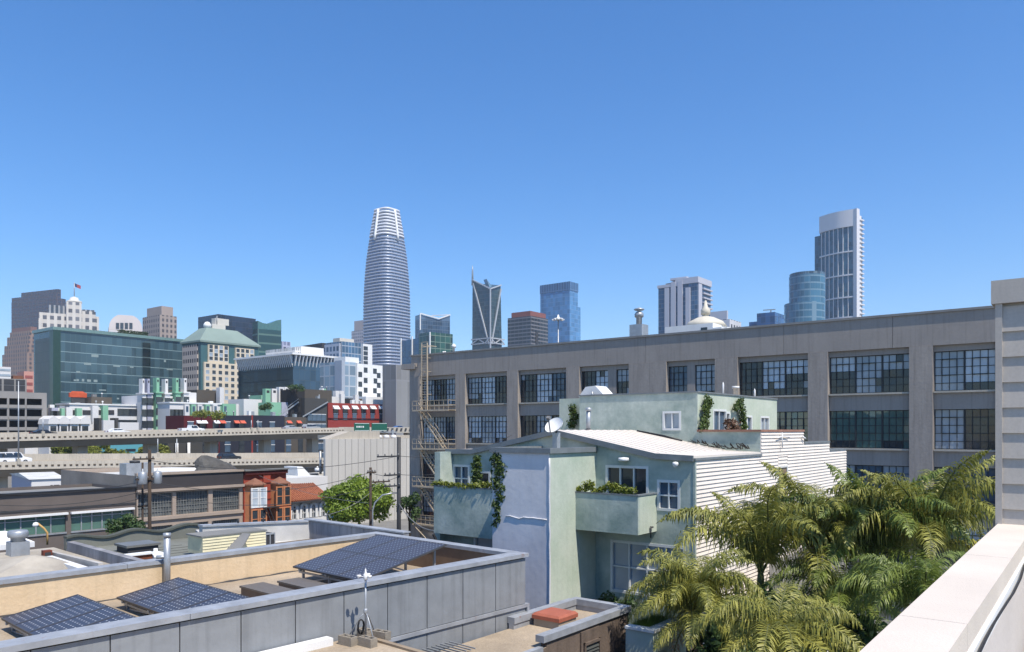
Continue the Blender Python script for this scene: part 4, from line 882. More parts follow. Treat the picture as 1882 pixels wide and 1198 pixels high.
# ---------------------------------------------------------------- near roof with weather mast
ZN = 9.42; xn = A.ony(662, -.1)
nr = A.root('near_roof', 'tan gravel flat roof below the metal panels, carrying a mast on cinder blocks', 'building')
B(-19, xn, -9, -.12, 0, ZN, 0, 1).build('walls', [surf('near_wall', C(150, 140, 130, .5), .9), M['roof_tan']], nr)
B(-19, xn-.9, -.36, -.125, ZN+.001, ZN+.16).build('base_flashing', M['white'], nr); B(xn-.12, xn, -9, -.37, ZN+.001, ZN+.05).build('roof_edge', surf('roof_edge_tan', C(190, 170, 145, .6), .9), nr)
B(xn+.01, xn+3.2, -1.2, -.14, 0, 8.6).build('lower_shaft', M['dark'], nr)  # solid dark box stands for the shadow in the gap beside the roof
gl_ = MB()
for k in range(18): gl_.bar((xn+.1+k*.15, -.2, 8.75), (xn+.1+k*.15, -1.1, 8.75), .03)
gl_.build('grating', M['galv'], nr)
m_cb = surf('cinder_block', C(185, 175, 160, .6), .95, .2, 6, bump=.4, bscale=60, fine=.15)
cbm = MB()
for x0, x1, y0, y1 in ((-.2, .2, -.095, -.06), (-.2, .2, .06, .095), (-.2, -.165, -.06, .06), (.165, .2, -.06, .06), (-.018, .018, -.06, .06)): cbm.box(x0, x1, y0, y1, 0, .19)
cbm.box(-.165, -.018, -.06, .06, 0, .06).box(.018, .165, -.06, .06, 0, .06)
cb = cbm.mesh('cinder_block', [m_cb])
mx, my = A.pz(672, 1180, ZN); 
for k, (dx, dy, rz, lb) in enumerate(((-.38, .12, -1.45, 'cinder block at the left foot of the mast'), (-.16, -.28, -1.5, 'front cinder block, nearest the viewer'), (.22, .30, 1.5, 'rear cinder block behind the mast legs'), (.36, -.08, 1.75, 'cinder block right of the mast legs'))):
    w = A.w(mx+dx, my+dy, ZN); o = put('cinder_block', cb, None, w, A.rot+rz); tag(o, lb, 'cinder block', 'cinder blocks holding the mast')
t = A.root('weather_mast', 'galvanised tripod mast with a small white sensor head and black cable coil', 'weather mast', at=(mx, my, ZN))
Dm = A.D(mx, my); ztop = gz(1064, Dm)-ZN; zk = gz(1124, Dm)-ZN
MB().tube([(0, 0, .02), (0, 0, ztop)], .022, 8).build('pole', M['galv'], t); MB().lathe((0, 0, zk-.05), [(.03, 0), (.045, .02), (.045, .1), (.03, .12)], 10).build('collar', M['galv'], t)
for a in (20, 140, 260): MB().tube([(0, 0, zk), (.12*math.cos(R(a)), .12*math.sin(R(a)), zk-.12), (.42*math.cos(R(a)), .42*math.sin(R(a)), .03)], .014, 6).build('leg', M['galv'], t)
hd = MB(); hd.lathe((0, 0, ztop-.02), [(.03, 0), (.05, .02), (.05, .12), (.02, .16), (.012, .24), (0, .25)], 10)
for a in (30, 150, 270): hd.tube([(0, 0, ztop+.05), (.13*math.cos(R(a)), .13*math.sin(R(a)), ztop+.06)], .008, 5).lathe((.14*math.cos(R(a)), .14*math.sin(R(a)), ztop+.03), [(0, 0), (.045, .02), (.05, .06), (.045, .065), (0, .03)], 8)
hd.build('sensor_head', M['white'], t)
MB().tube([(-.06+.13*math.cos(k*.7)*(.6), .06+.02*k/10, zk-.33+.16*math.sin(k*.7)) for k in range(28)], .011, 5).build('cable_coil', M['black'], t)
# ---------------------------------------------------------------- small weathered building in front of the green house
m_bw = surf('weathered_brown_wall', C(150, 132, 118, .6), .95, .4, 1.1, col2=C(104, 90, 80, .5), bump=.3, bscale=12, streak=.2, fine=.2)
Q = FR(1155, 22.3, 38.5)
qr = Q.root('weathered_shed', 'small flat roofed building with streaked brown walls and louvred vents', 'building'); ZQ = gz(1113, 22.3); ZQR = ZQ-.32
LQ = Q.pz(1050, 1099, ZQ)[1]; XQ0 = Q.ony(996)
B(-6, 0, 0, LQ, 0, ZQR, 0, 1).build('walls', [m_bw, M['roof_tan']], qr)
MB().box(XQ0, .05, -.06, .2, ZQ-.17, ZQ).build('front_coping', m_cpm, qr); MB().box(XQ0+.2, -.001, -.001, .18, ZQR+.001, ZQ-.171).build('front_upstand', m_bw, qr)
MB().box(-.2, .05, .201, LQ, ZQ-.17, ZQ+.004).box(-3.2, -.201, LQ-.2, LQ+.05, ZQ-.17, ZQ+.002).box(-.17, .0, .19, LQ-.01, ZQR+.001, ZQ-.171).box(-3.2, -.18, LQ-.17, LQ, ZQR+.001, ZQ-.171).build('side_coping', m_cpm, qr)
MB().box(XQ0-1.5, XQ0-.01, -.05, .1, ZQR-.25, ZQR+.06).build('low_edge_trim', m_cpm, qr)
lo_, hi_ = Q.ony(1068), Q.ony(1097)
MB().box(lo_-.06, hi_+.06, -.05, -.003, 0, ZQ-.25).build('pilaster', m_bw, qr)
lv = MB().box(lo_+.09, hi_-.02, -.052, -.049, 5.5, ZQ-.62)
for k in range(14): z = ZQ-.68-k*.09; lv.extr([(lo_+.1, -.051, z), (lo_+.1, -.1, z-.07), (lo_+.1, -.09, z-.075)], (hi_-lo_-.13, 0, 0))
lv.build('louvre', surf('dark_louvre', (.07, .075, .07), .6), qr); MB().box(hi_-.02, hi_+.05, -.11, -.05, 5.5, ZQ-.55).box(lo_+.03, lo_+.09, -.11, -.05, 5.5, ZQ-.55).box(lo_+.03, hi_+.05, -.115, -.049, ZQ-.62, ZQ-.55).build('louvre_frame', m_bw, qr)
xk, yk = Q.pz(1020, 1124, ZQR+.36); t = Q.root('roof_hatch', 'square red roof hatch on a cream curb, on the small tan roof', 'roof hatch', at=(xk, yk, ZQR))
B(-.42, .42, -.42, .42, 0, .2).build('curb', surf('hatch_curb', C(205, 190, 170, .6), .9, .2, 3), t); MB().box(-.46, .46, -.46, .46, .201, .30).loft([[(-.46, -.46, .301), (.46, -.46, .301), (.46, .46, .301), (-.46, .46, .301)], [(-.4, -.4, .36), (.4, -.4, .36), (.4, .4, .36), (-.4, .4, .36)]]).build('lid', surf('hatch_red', C(205, 120, 95, .62), .7, .2, 3), t)
# ---------------------------------------------------------------- roofs behind the solar roof
m_rg = surf('grey_green_felt', C(150, 152, 142, .6), .95, .25, .9, streak=1, fine=.15)
m_conc = surf('stained_parapet', C(180, 180, 184, .7), .9, .35, .9, col2=C(120, 120, 124, .55), streak=.25)
m_wp = surf('white_parapet', C(220, 218, 214, .74), .8, .25, 1)
XW, YW = 1.6, 12.9
nb = A.root('white_roof_building', 'flat white coated roof with a grey panelled parapet, beyond the ochre parapet', 'building')
B(-2.3, XW, LY+.07, 14.6, 0, 9.62, 0, 1).build('walls', [m_conc, M['roof_white']], nb)
B(-.9, 1.34, 10.3, 12.55, 9.621, 9.66).build('brown_felt_patch', surf('brown_felt', C(150, 132, 112, .55), .95, .3, .8), nb)
for k in range(8): B(1.35, XW+(.02 if k % 2 else 0), 6.8+k*.76, 7.54+k*.76, 9.621, 10.36).build('parapet_panel', m_conc, nb)
MB().extr([(1.349, 12.62, 9.621), (1.349, 12.9, 9.621), (-2.28, 14.55, 9.621), (-2.28, 14.27, 9.621)], (0, 0, .7)).build('rear_parapet', m_wp, nb); B(1.3, 1.66, 6.78, 12.95, 10.381, 10.43).build('parapet_cap', m_cpm, nb)
MB().extr([(1.29, 12.58, 10.325), (1.29, 12.96, 10.325), (-2.3, 14.6, 10.325), (-2.3, 14.22, 10.325)], (0, 0, .07)).build('rear_cap', m_cpm, nb)
for k in range(4): x = -1.9+k*.85; y = 12.76+(1.35-x)*.453; MB().tube([(x, y, 10.39), (x, y, 10.39+random.uniform(.12, .35))], .03, 6).build('parapet_pin', M['dark'], nb)
# yellow clapboard roof hut
z_y = 9.62; t = A.root('roof_hut', 'pale yellow clapboard roof hut with a sloped grey lid and a dark vent box', 'roof hut', at=(0, 0, z_y))
yh = 12.0; x0, x1 = A.ony(372, yh), A.ony(488, yh); hh = .62
m_yc = surf('yellow_clapboard', C(236, 226, 188, .78), .8, .15, 2)
B(x0, x1, yh, yh+1.1, 0, hh).build('walls', m_yc, t); m = MB()
for k in range(6): zz = k*hh/6; m.extr([(x0, yh-.03, zz), (x0, yh-.004, zz+hh/6), (x0, yh-.001, zz)], (x1-x0, 0, 0))
m.build('clapboards', m_yc, t); B(x0-.05, x1+.05, yh-.04, yh+1.15, hh+.002, hh+.05).build('lid', M['roof_grey'], t)
MB().bar((x0+(x1-x0)*.38, yh-.32, 0), (x0+(x1-x0)*.62, yh-.06, hh+.0), .6, .05).build('slanted_board', M['grey'], t)
B(x1+.02, x1+.4, yh+.05, yh+.6, .05, .5).build('vent_box', M['dark'], t); m = MB()
m.box(x1+.0, x1+.42, yh+.02, yh+.049, .03, .09).box(x1+.0, x1+.42, yh+.02, yh+.049, .46, .52).box(x1+.0, x1+.04, yh+.021, yh+.048, .09, .46).box(x1+.38, x1+.42, yh+.021, yh+.048, .09, .46).box(x1+.19, x1+.23, yh+.021, yh+.048, .09, .46); m.build('vent_frame', M['galv'], t)
# grey-green roof with wavy parapet
gg = A.root('felt_roof_building', 'grey green felt roof with an undulating parapet, left of the white roof', 'building')
ZG = 9.5; P4 = [(-5.85, 12.4), (-2.32, 12.4), (-.9, 17.7), (-5.85, 18.1)]
MB().prism([(-5.85, LY+.07), (-2.32, LY+.07), (-2.32, 14.6), (-.9, 17.7), (-5.85, 18.1)], 0, ZG, 0, 1).build('walls', [m_conc, m_rg], gg)
N_ = 24; wv = [(-5.85+4.95*k/N_, 18.1-.4*k/N_, ZG+.36+.09*math.sin(k*.62+.5)+.1*(k/N_)) for k in range(N_+1)]
MB().loft([[(x, y-.22, ZG-.1), (x, y-.22, z), (x, y, z), (x, y, ZG-.1)] for x, y, z in wv]).build('wavy_parapet', m_rg, gg)
MB().loft([[(x, y-.3, z+.002), (x, y-.3, z+.08), (x, y+.06, z+.08), (x, y+.06, z+.002)] for x, y, z in wv]).build('wavy_coping', surf('felt_edge', C(118, 122, 112, .5), .9), gg)
for k in range(8): B(-5.6, -2.4, 11.4+k*.62, 11.43+k*.62, ZG+.002, ZG+.012).build('felt_seam', surf('felt_seam_grey', C(120, 122, 116, .5), .95) if k == 0 else bpy.data.materials['felt_seam_grey'], gg)
B(-5.85, -5.6, LY+.3, 17.8, ZG+.001, ZG+.3).build('side_coping', m_conc, gg)
MB().extr([(-2.45, 13.2, ZG+.001), (-2.25, 13.2, ZG+.001), (-.9, 17.3, ZG+.001), (-1.1, 17.3, ZG+.001)], (0, 0, .34)).build('party_upstand', m_wp, gg)
xs_, ys_ = A.pz(253, 1000, 9.75); t = A.root('felt_roof_skylight', 'low dark framed skylight in the middle of the grey green roof', 'skylight', at=(xs_, ys_, ZG)); B(-.55, .55, -.5, .5, 0, .22).build('curb', M['dark'], t); B(-.62, .62, -.57, .57, .221, .3).build('lid', surf('skylight_haze', C(150, 150, 145, .55), .4), t)
for k, (u, v) in enumerate(((213, 994), (229, 993), (252, 991))):
    x, y = A.pz(u, v, ZG); t = A.root('roof_pipe', ('left', 'middle', 'right')[k]+'most of three short black vent pipes on the grey green roof', 'vent pipe', 'three short black vents', at=(x, y, ZG)); MB().lathe((0, 0, 0), [(.14, 0), (.06, .08), (.06, .2), (.09, .21), (.09, .25), (0, .27)], 8).build('pipe', M['dark'], t)
x, y = A.pz(286, 1020, 9.56); t = A.root('flashing_cap', 'round white flashing cap on the grey green roof near the ochre parapet', 'roof vent', at=(x, y, ZG)); MB().lathe((0, 0, 0), [(.4, 0), (.36, .1), (.2, .16), (.07, .2), (.07, .3), (0, .3)], 14).build('cap', M['white'], t)
x, y = A.pz(250, 1024, 9.6); t = A.root('brick_vent', 'low white topped brick vent on the grey green roof edge', 'roof vent', at=(x, y, ZG)); B(-.5, .5, -.14, .14, 0, .18).build('bricks', surf('vent_brick', C(165, 95, 65, .6), .9, .3, 5), t); B(-.56, .56, -.2, .2, .181, .23).build('cap', M['white'], t)
# beige roof on the far left
bgr = A.root('beige_roof_building', 'beige flat roof with vents and a white edged valley, at the far left', 'building')
m_bt = surf('beige_roof_coat', C(205, 196, 180, .7), .95, .35, .5, col2=C(170, 162, 150, .6))
B(-27, -5.86, LY+.07, 19.2, 0, 9.45, 0, 1).build('walls', [m_conc, m_bt], bgr)
MB().extr([(-6.75, 12.2, 9.451), (-6.75, 17.6, 9.451), (-6.75, 17.6, 9.62), (-6.75, 12.2, 9.75)], (.14, 0, 0)).build('upstand', surf('upstand_white', C(215, 210, 202, .7), .8, .3, 1), bgr); B(-7.2, -6.9, 12.4, 16.0, 9.451, 9.6).build('end_kerb', M['white'], bgr)
cxx, cyy = A.pz(60, 1040, 9.5); MB().loft([[(cxx-1.5, cyy-1.3, 9.451), (cxx+1.3, cyy-1.3, 9.451), (cxx+1.3, cyy+1.3, 9.451), (cxx-1.5, cyy+1.3, 9.451)], [(cxx-.1, cyy-.1, 9.85), (cxx+.1, cyy-.1, 9.85), (cxx+.1, cyy+.1, 9.85), (cxx-.1, cyy+.1, 9.85)]]).build('roof_cricket', m_bt, bgr)
x, y = A.pz(33, 1020, 9.45); t = A.root('exhaust_fan', 'grey mushroom exhaust fan on a square base, on the beige roof', 'exhaust fan', at=(x, y, 9.45)); B(-.3, .3, -.3, .3, 0, .5).build('base', M['galv'], t); MB().lathe((0, 0, .5), [(.24, 0), (.24, .14), (.32, .16), (.34, .2), (.34, .34), (.3, .4), (0, .43)], 16).build('hood', M['galv'], t)
x, y = A.pz(2, 1003, 9.5); t = A.root('peaked_roof_vent', 'white peaked metal roof vent cut by the left edge of the photo', 'roof vent', at=(x, y, 9.45)); MB().loft([[(-.9, -.9, 0), (.9, -.9, 0), (.9, .9, 0), (-.9, .9, 0)], [(-.9, -.9, .2), (.9, -.9, .2), (.9, .9, .2), (-.9, .9, .2)], [(-.2, -.2, .6), (.2, -.2, .6), (.2, .2, .6), (-.2, .2, .6)]]).build('cap', M['white'], t)
x, y = A.pz(86, 1024, 9.5); t = A.root('rusty_vent_box', 'small rusty metal vent box on the beige roof', 'roof vent', at=(x, y, 9.45)); B(-.14, .14, -.12, .12, 0, .3).build('box', m_rust, t); B(-.1, .1, -.13, -.121, .1, .24).build('opening', M['dark'], t)
x, y = A.pz(87, 1001, 9.45); t = A.root('roof_lamp', 'curved yellow painted lamp arm rising above the beige roof', 'lamp', at=(x, y, 9.45)); zz = gz(961, A.D(x, y))-9.45
MB().tube([(0, 0, 0), (0, 0, zz*.55), (-.1, .05, zz*.75), (-.3, .15, zz)], .04, 8).build('arm', surf('lamp_yellow', C(225, 180, 110, .7), .6), t); MB().lathe((-.36, .17, zz-.05), [(0, .1), (.08, .08), (.12, 0), (.1, -.06), (0, -.07)], 10).build('lamp_head', M['white'], t)
# ---------------------------------------------------------------- elevated freeway
m_brr = surf('freeway_barrier', C(202, 193, 178, .76), .9, .18, .3, streak=.4, drip=.2)
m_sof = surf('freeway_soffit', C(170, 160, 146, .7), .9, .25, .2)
m_dk = surf('freeway_deck', C(196, 184, 164, .6), .9, .15, .2)
def deck(nm, label, fr, xa, xb, w, za, zb, bank, girder, taper=None):
    """deck between two points of its front barrier top; girder depth below"""
    r = fr.root(nm, label, 'overpass'); N = 28
    def P(t, y, dz): return (xa+(xb-xa)*t, y, za+(zb-za)*t+dz)
    def strip(name, ring, m):
        q = MB()
        for k in range(N):
            a, b = k/N, (k+1)/N; q.loft([[P(a, y, z) for y, z in ring], [P(b, y, z) for y, z in ring]], 0)
        i = q; return i.build(name, m, r)
    def solid(name, ring, m): return MB().loft([[P(t/N, y, z) for y, z in ring] for t in range(N+1)], 0).build(name, m, r)
    solid('deck', [(.3, -1.1), (w-.3, -1.1+bank), (w-.3, -1.4+bank), (.3, -1.4)], m_dk)
    solid('barrier', [(-.25, -1.3), (-.05, 0), (.15, 0), (.29, -1.3)], m_brr); solid('barrier', [(w-.29, -1.2+bank), (w-.15, bank), (w+.05, bank), (w+.25, -1.2+bank)], m_brr)
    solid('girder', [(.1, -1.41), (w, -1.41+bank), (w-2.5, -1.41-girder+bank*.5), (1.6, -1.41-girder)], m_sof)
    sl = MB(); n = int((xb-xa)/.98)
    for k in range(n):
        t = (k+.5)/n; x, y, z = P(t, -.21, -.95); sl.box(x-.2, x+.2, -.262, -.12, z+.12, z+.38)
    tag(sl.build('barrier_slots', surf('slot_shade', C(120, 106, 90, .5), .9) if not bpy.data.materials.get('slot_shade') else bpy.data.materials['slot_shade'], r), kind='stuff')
    for k in range(6):
        t = .08+k*.17; x, y, z = P(t, w*.5, -1.5-girder); B(x-1, x+1, w*.5-1.2, w*.5+1.2, 0, z).build('column', m_brr, r)
    return r
LF = FR(0, 125, 38); xa, xb = LF.ony(-60), LF.ony(640)
za, zb = gz(849, LF.D(xa, 0)), gz(841, LF.D(xb, 0))
deck('freeway_lower_deck', 'lower concrete freeway deck with slotted barrier, carrying a white van and a black car', LF, xa, xb, 11, za, zb, 1.0, 1.1)
UF = FR(0, 142, 38); ua, ub = UF.ony(-60), UF.ony(632)
uza, uzb = gz(799.5, UF.D(ua, 0)), gz(785.5, UF.D(ub, 0))
deck('freeway_upper_deck', 'upper concrete freeway deck at eye level with slotted barrier, in front of the apartments', UF, ua, ub, 11, uza, uzb, .25, 1.3)
def lz(u, y=4): x = LF.ony(u, y); t = (x-xa)/(xb-xa); return x, za+(zb-za)*t-1.1+y/11
def uz(u, y=4): x = UF.ony(u, y); t = (x-ua)/(ub-ua); return x, uza+(uzb-uza)*t-1.1+.25*y/11
# ---------------------------------------------------------------- vehicles
def paint(nm, c):
    m = surf(nm, c, .3, .06, 1, fine=.03, spec=.5); return m
m_cg = glass('car_glass', (.02, .024, .028))
def car(kind, label, fr, x, y, z, mat, flip=False, cat='car'):
    t = empty('parked_car' if False else {'van': 'van', 'suv': 'car', 'sedan': 'car', 'pickup': 'pickup_truck'}[kind], label, cat, fr.w(x, y, z), fr.rot+(math.pi if flip else 0), 'vehicles on the freeway')
    prof = {'van': [(-2.6, .3), (2.55, .3), (2.6, .8), (2.3, 1.05), (1.5, 1.15), (.95, 1.85), (.7, 1.95), (-2.45, 1.95), (-2.6, 1.6)],
            'suv': [(-2.35, .3), (2.3, .3), (2.35, .75), (2.1, .98), (1.1, 1.08), (.5, 1.62), (.2, 1.7), (-1.9, 1.68), (-2.3, 1.1)],
            'sedan': [(-2.3, .3), (2.25, .3), (2.3, .65), (2.0, .85), (1.05, .95), (.35, 1.4), (-.9, 1.42), (-1.6, 1.02), (-2.25, .95)],
            'pickup': [(-2.8, .4), (2.7, .4), (2.75, .9), (2.5, 1.08), (1.4, 1.15), (.8, 1.78), (-.5, 1.8), (-.62, 1.12), (-2.8, 1.1)]}[kind]
    m = MB(); W = .9
    m.loft([[(px_, -W*(1 if pz_ < 1.15 else .86), pz_) for px_, pz_ in prof], [(px_, W*(1 if pz_ < 1.15 else .86), pz_) for px_, pz_ in prof]], 0); m.build('body', mat, t)
    top = max(p[1] for p in prof); wz0, wz1 = 1.14, top-.12
    segs = {'van': [(.9, -.2), (-.3, -1.3), (-1.4, -2.4)], 'suv': [(.7, -.3), (-.4, -1.2), (-1.3, -2.0)], 'sedan': [(.5, -.25), (-.35, -1.1)], 'pickup': [(.85, .15), (.05, -.45)]}[kind]
    for s in (-1, 1):
        for a, b in segs: MB().extr([(a+.25, s*W*1.0, wz0), (b, s*W*1.0, wz0), (b+(0 if b > -1.9 else .15), s*W*.88, wz1), (a-.1, s*W*.88, wz1)], (0, s*.02, 0)).build('side_window', m_cg, t)
    fx = 1.35 if kind != 'sedan' else 1.0
    for wx in (-1.5, 1.55):
        for s in (-1, 1):
            w = MB(); w.loft([[(wx+.34*math.cos(k*math.pi/8), s*(W-.2), .34+.34*math.sin(k*math.pi/8)) for k in range(16)], [(wx+.34*math.cos(k*math.pi/8), s*(W+.03), .34+.34*math.sin(k*math.pi/8)) for k in range(16)]]); o = w.build('wheel', M['rubber'], t)
            w = MB(); w.loft([[(wx+.2*math.cos(k*math.pi/6), s*(W), .34+.2*math.sin(k*math.pi/6)) for k in range(12)], [(wx+.2*math.cos(k*math.pi/6), s*(W+.04), .34+.2*math.sin(k*math.pi/6)) for k in range(12)]]); w.build('rim', M['galv'], o)
    for s in (-.62, .62): B(prof[1][0]-.02, prof[2][0]+.03, s-.2, s+.2, .62, .8).build('headlight', M['white'], t); B(-prof[1][0]-.06 if kind != 'pickup' else -2.83, prof[0][0]+.04, s-.16, s+.16, .75, .95).build('tail_light', bpy.data.materials.get('tail_red') or surf('tail_red', (.3, .02, .02), .4), t)
    return t
pw_, pb_, pg_, pbl = paint('white_car_paint', (.75, .75, .75)), paint('black_car_paint', (.02, .022, .028)), paint('silver_car_paint', (.35, .36, .37)), paint('blue_car_paint', (.05, .12, .3))
x, z = lz(24, 4); car('van', 'white van with dark side windows driving on the lower freeway deck, far left', LF, x, 4, z+.25, pw_, cat='van')
x, z = lz(421, 5); car('suv', 'black car driving on the lower freeway deck above the red house', LF, x, 5, z+.1, pb_)
for kind, u, mt, lb, y in (('sedan', 80, pb_, 'dark car behind the barrier of the upper freeway deck, by the parking garage', 3), ('sedan', 216, pw_, 'white car low behind the upper deck barrier below the white apartments', 3), ('pickup', 352, pw_, 'white pickup truck on the upper freeway deck', 3), ('sedan', 535, pg_, 'silver car on the upper deck below the dark grey block', 3), ('suv', 572, pg_, 'silver car furthest right on the upper freeway deck', 3)):
    x, z = uz(u, y); car(kind, lb, UF, x, y, z+(.35 if kind != 'pickup' else .45), mt, cat='pickup truck' if kind == 'pickup' else 'car')
# lamp posts and freeway signs
def lamp(fr, u, y, z0, vtop, label, arm=0):
    x = fr.ony(u, y); t = fr.root('street_lamp', label, 'street lamp', 'freeway lamp posts', at=(x, y, z0)); h = gz(vtop, fr.D(x, y))-z0
    MB().tube([(0, 0, 0), (0, 0, h)], .13, 8, r1=.08).build('pole', M['galv'], t)
    if arm: MB().tube([(0, 0, h-.1), (arm*.5, .3, h+.25), (arm, .6, h+.3)], .05, 6).build('arm', M['galv'], t); B(arm-.1, arm+.5, .5, .7, h+.22, h+.34).build('lamp_head', M['grey'], t)
    B(-.25, .25, -.25, .25, -.6, .35).build('base', m_brr, t)
    return t
lamp(LF, 34, -.05, lz(34, 0)[1]+1.2, 700, 'tall grey lamp post on the lower freeway barrier at the far left')
lamp(UF, 79, 0, uz(79, 0)[1]+1.2, 768, 'short dark post on the upper freeway barrier in front of the garage')
for u, lb in ((290, 'lamp post between the decks, left of the utility pole tops'), (325, 'thin post between the decks beside the dark red building')): lamp(LF, u, 11, lz(u, 11)[1]+1, 806, lb)
for u, lb in ((462, 'small lamp post over the navy part of the long low building'), (474, 'small lamp post just right of the navy building')): lamp(UF, u, 0, uz(u, 0)[1]+1.2, 772, lb)
sg_m = surf('sign_green', (.012, .10, .065), .5, .1, 1)
SGF = FR(650, 172, 52); t = SGF.root('freeway_sign', 'pair of dark green freeway sign panels on a gantry in front of the red building', 'road sign')
for k, (u0, u1) in enumerate(((651, 679), (683, 711))):
    a, b = SGF.ony(u0), SGF.ony(u1); z0, z1 = gz(792, SGF.D(a, 0)), gz(777, SGF.D(a, 0)); p = B(a, b, -.1, .1, z0, z1).build('sign_panel', sg_m, t); w = MB()
    w.box(a+.1, b-.1, -.108, -.102, z1-.16, z1-.08).box(a+.1, b-.1, -.108, -.102, z0+.08, z0+.16)
    if k == 0:
        q = a+.5
        for wd in (.5, .35, .6, .3, .2, .5): w.box(q, q+wd*.5, -.108, -.102, z0+(z1-z0)*.42, z0+(z1-z0)*.62); q += wd*.5+.12
    w.build('sign_lettering', M['white'], p)
a, b = SGF.ony(645), SGF.ony(730); z0 = gz(794, 175); MB().bar((a, .4, z0), (b, .4, z0), .25).bar((a, .4, z0-.9), (b, .4, z0-.9), .25).bar((b-1, .4, 0), (b-1, .4, z0+.5), .4).bar((a+.4, .4, 0), (a+.4, .4, z0+.2), .4).build('gantry', M['galv'], t)
RP = FR(655, 214, 45); r = RP.root('freeway_ramp', 'short stretch of freeway with slotted barrier right of the green signs', 'overpass'); a, b = RP.ony(700), RP.ony(775)
B(a-14, b, 0, 8, gz(795, 190), gz(789, 190)-.4).build('deck', m_dk, r); B(a-14, b, -.3, -.001, gz(796, 190), gz(784, 190)).build('barrier', m_brr, r)
for k in range(2): B(a+2+k*9, a+4+k*9, 2, 4, 0, gz(795.2, 190)).build('column', m_brr, r)
sl = MB()
for k in range(14): sl.extr([(a+k*1.6, -.36, gz(793, 190)), (a+k*1.6+.7, -.36, gz(793, 190)), (a+k*1.6+1.0, -.36, gz(786, 190)), (a+k*1.6+.3, -.36, gz(786, 190))], (0, .05, 0))
sl.build('barrier_slots', M['dark'], r)
x = RP.ony(745); car('sedan', 'blue car on the freeway ramp by the corner of the warehouse', RP, x, 3, gz(789, 190)-.3, pbl)

# ---------------------------------------------------------------- apartments and garage behind the freeway
T_ = FR(300, 215, 38)
m_aw = surf('apartment_white', C(232, 230, 228, .8), .8, .1, .1); m_al = surf('apartment_lilac', C(188, 190, 208, .72), .8, .1, .1); m_ag = surf('apartment_mint', C(150, 205, 172, .72), .8, .1, .1); m_adk = surf('apartment_dark_grey', C(105, 105, 104, .42), .85, .15, .1); m_abr = surf('apartment_brown', C(118, 110, 100, .5), .9, .15, .1)
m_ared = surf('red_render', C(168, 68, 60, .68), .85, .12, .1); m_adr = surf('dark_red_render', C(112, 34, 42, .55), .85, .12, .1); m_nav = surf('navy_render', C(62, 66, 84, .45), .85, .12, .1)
awn = MB().box(-.8, .8, -.05, .05, -.95, .95, 0).mesh('apartment_window', [M['g_dark']])
awp = MB().box(-.8, .8, -.05, .05, -.95, .95, 0).box(-.9, .9, -.07, -.051, .951, 1.1, 1).mesh('apartment_window_trim', [M['g_blue'], M['white_trim']])
def ybox(fr, r, nm, u0, u1, vt, y0, dep, mat, z0=0, roof=None):
    a, b = fr.ony(u0, y0), fr.ony(u1, y0); h = gz(vt, fr.D(a, y0)); B(a, b, y0, y0+dep, z0, h, 0, 1).build(nm, [mat, roof or M['roof_grey']], r); return a, b, h
def wgrid(r, a, b, z1, dz, nx, nz, y, me, nm='window', skip=0):
    for i in range(nx):
        for j in range(nz):
            if random.random() < skip: continue
            put(nm, me, r, (a+(b-a)*(i+.5)/nx, y, z1-dz*(j+.5)))
random.seed(21)
# low white town houses
r = T_.root('town_house_row', 'row of small white gabled town houses right of the parking garage', 'town houses')
for k in range(4):
    a, b, h = ybox(T_, r, 'house_front', 90+k*19.5, 106+k*19.5, 779, -8, 6, m_aw); B(a, b, -8, -2, h-2.6, h-.6).build('dark_band', M['g_dark'], r) if False else None
    MB().extr([(a-.3, -8.3, h), (b+.3, -8.3, h), (b+.1, -8.3, h+1.2), ((a+b)/2, -8.3, h+2), (a-.1, -8.3, h+1.2)], (0, 6, 0)).build('gable', m_aw, r)
    B(a+.3, b-.3, -8.06, -7.95, h-2.2, h-.5).build('window', M['g_dark'], r); B((a+b)/2-.7, (a+b)/2+.7, -8.9, -8.01, h-4.2, h-2.9).build('balcony', m_aw, r)
a, b, h = ybox(T_, r, 'rear_wall', 88, 170, 779, -1.9, 3, m_aw)
# white and mint block
r = T_.root('white_mint_apartments', 'white apartment block with two mint green bays, below the green glass office', 'apartment block')
a, b, h = ybox(T_, r, 'walls', 93, 262, 749, 2, 12, m_aw); a2, b2, h2 = ybox(T_, r, 'upper_walls', 128, 258, 743, 2.5, 8, m_aw); B(a2-.3, b2+.2, 2.2, 10.5, h2+.001, h2+.35).build('roof_edge', M['white'], r)
for u0, u1, mt, vt in ((113, 119, m_ag, 750), (141, 151, m_ag, 750), (189, 199, m_ag, 745), (95, 107, m_al, 749), (122, 133, m_aw, 748), (170, 181, m_aw, 745)):
    ybox(T_, r, 'bay', u0, u1, vt, .8, 2, mt)
for u0, u1 in ((134, 141), (152, 167), (181.5, 188.5), (199.5, 210)):
    a, b = T_.ony(u0, 1.9), T_.ony(u1, 1.9); zz = gz(750, T_.D(a, 2))
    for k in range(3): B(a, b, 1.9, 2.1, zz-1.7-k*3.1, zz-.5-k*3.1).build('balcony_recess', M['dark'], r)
a, b = T_.ony(216, 2), T_.ony(258, 2); wgrid(r, a, b, gz(747, T_.D(a, 2)), 3.0, 4, 3, 1.96, awn); a, b = T_.ony(96, .8), T_.ony(106, .8); wgrid(r, a, b, gz(751, T_.D(a, 2)), 3, 2, 2, .75, awn)
ybox(T_, r, 'stair_tower', 182, 188, 768, -4, 3, m_adk); ybox(T_, r, 'stair_tower', 212, 218, 768, -4, 3, m_adk); ybox(T_, r, 'garden_wall', 190, 210, 772, -5, 2, m_aw); ybox(T_, r, 'garden_wall', 220, 255, 776, -5, 2, m_aw)
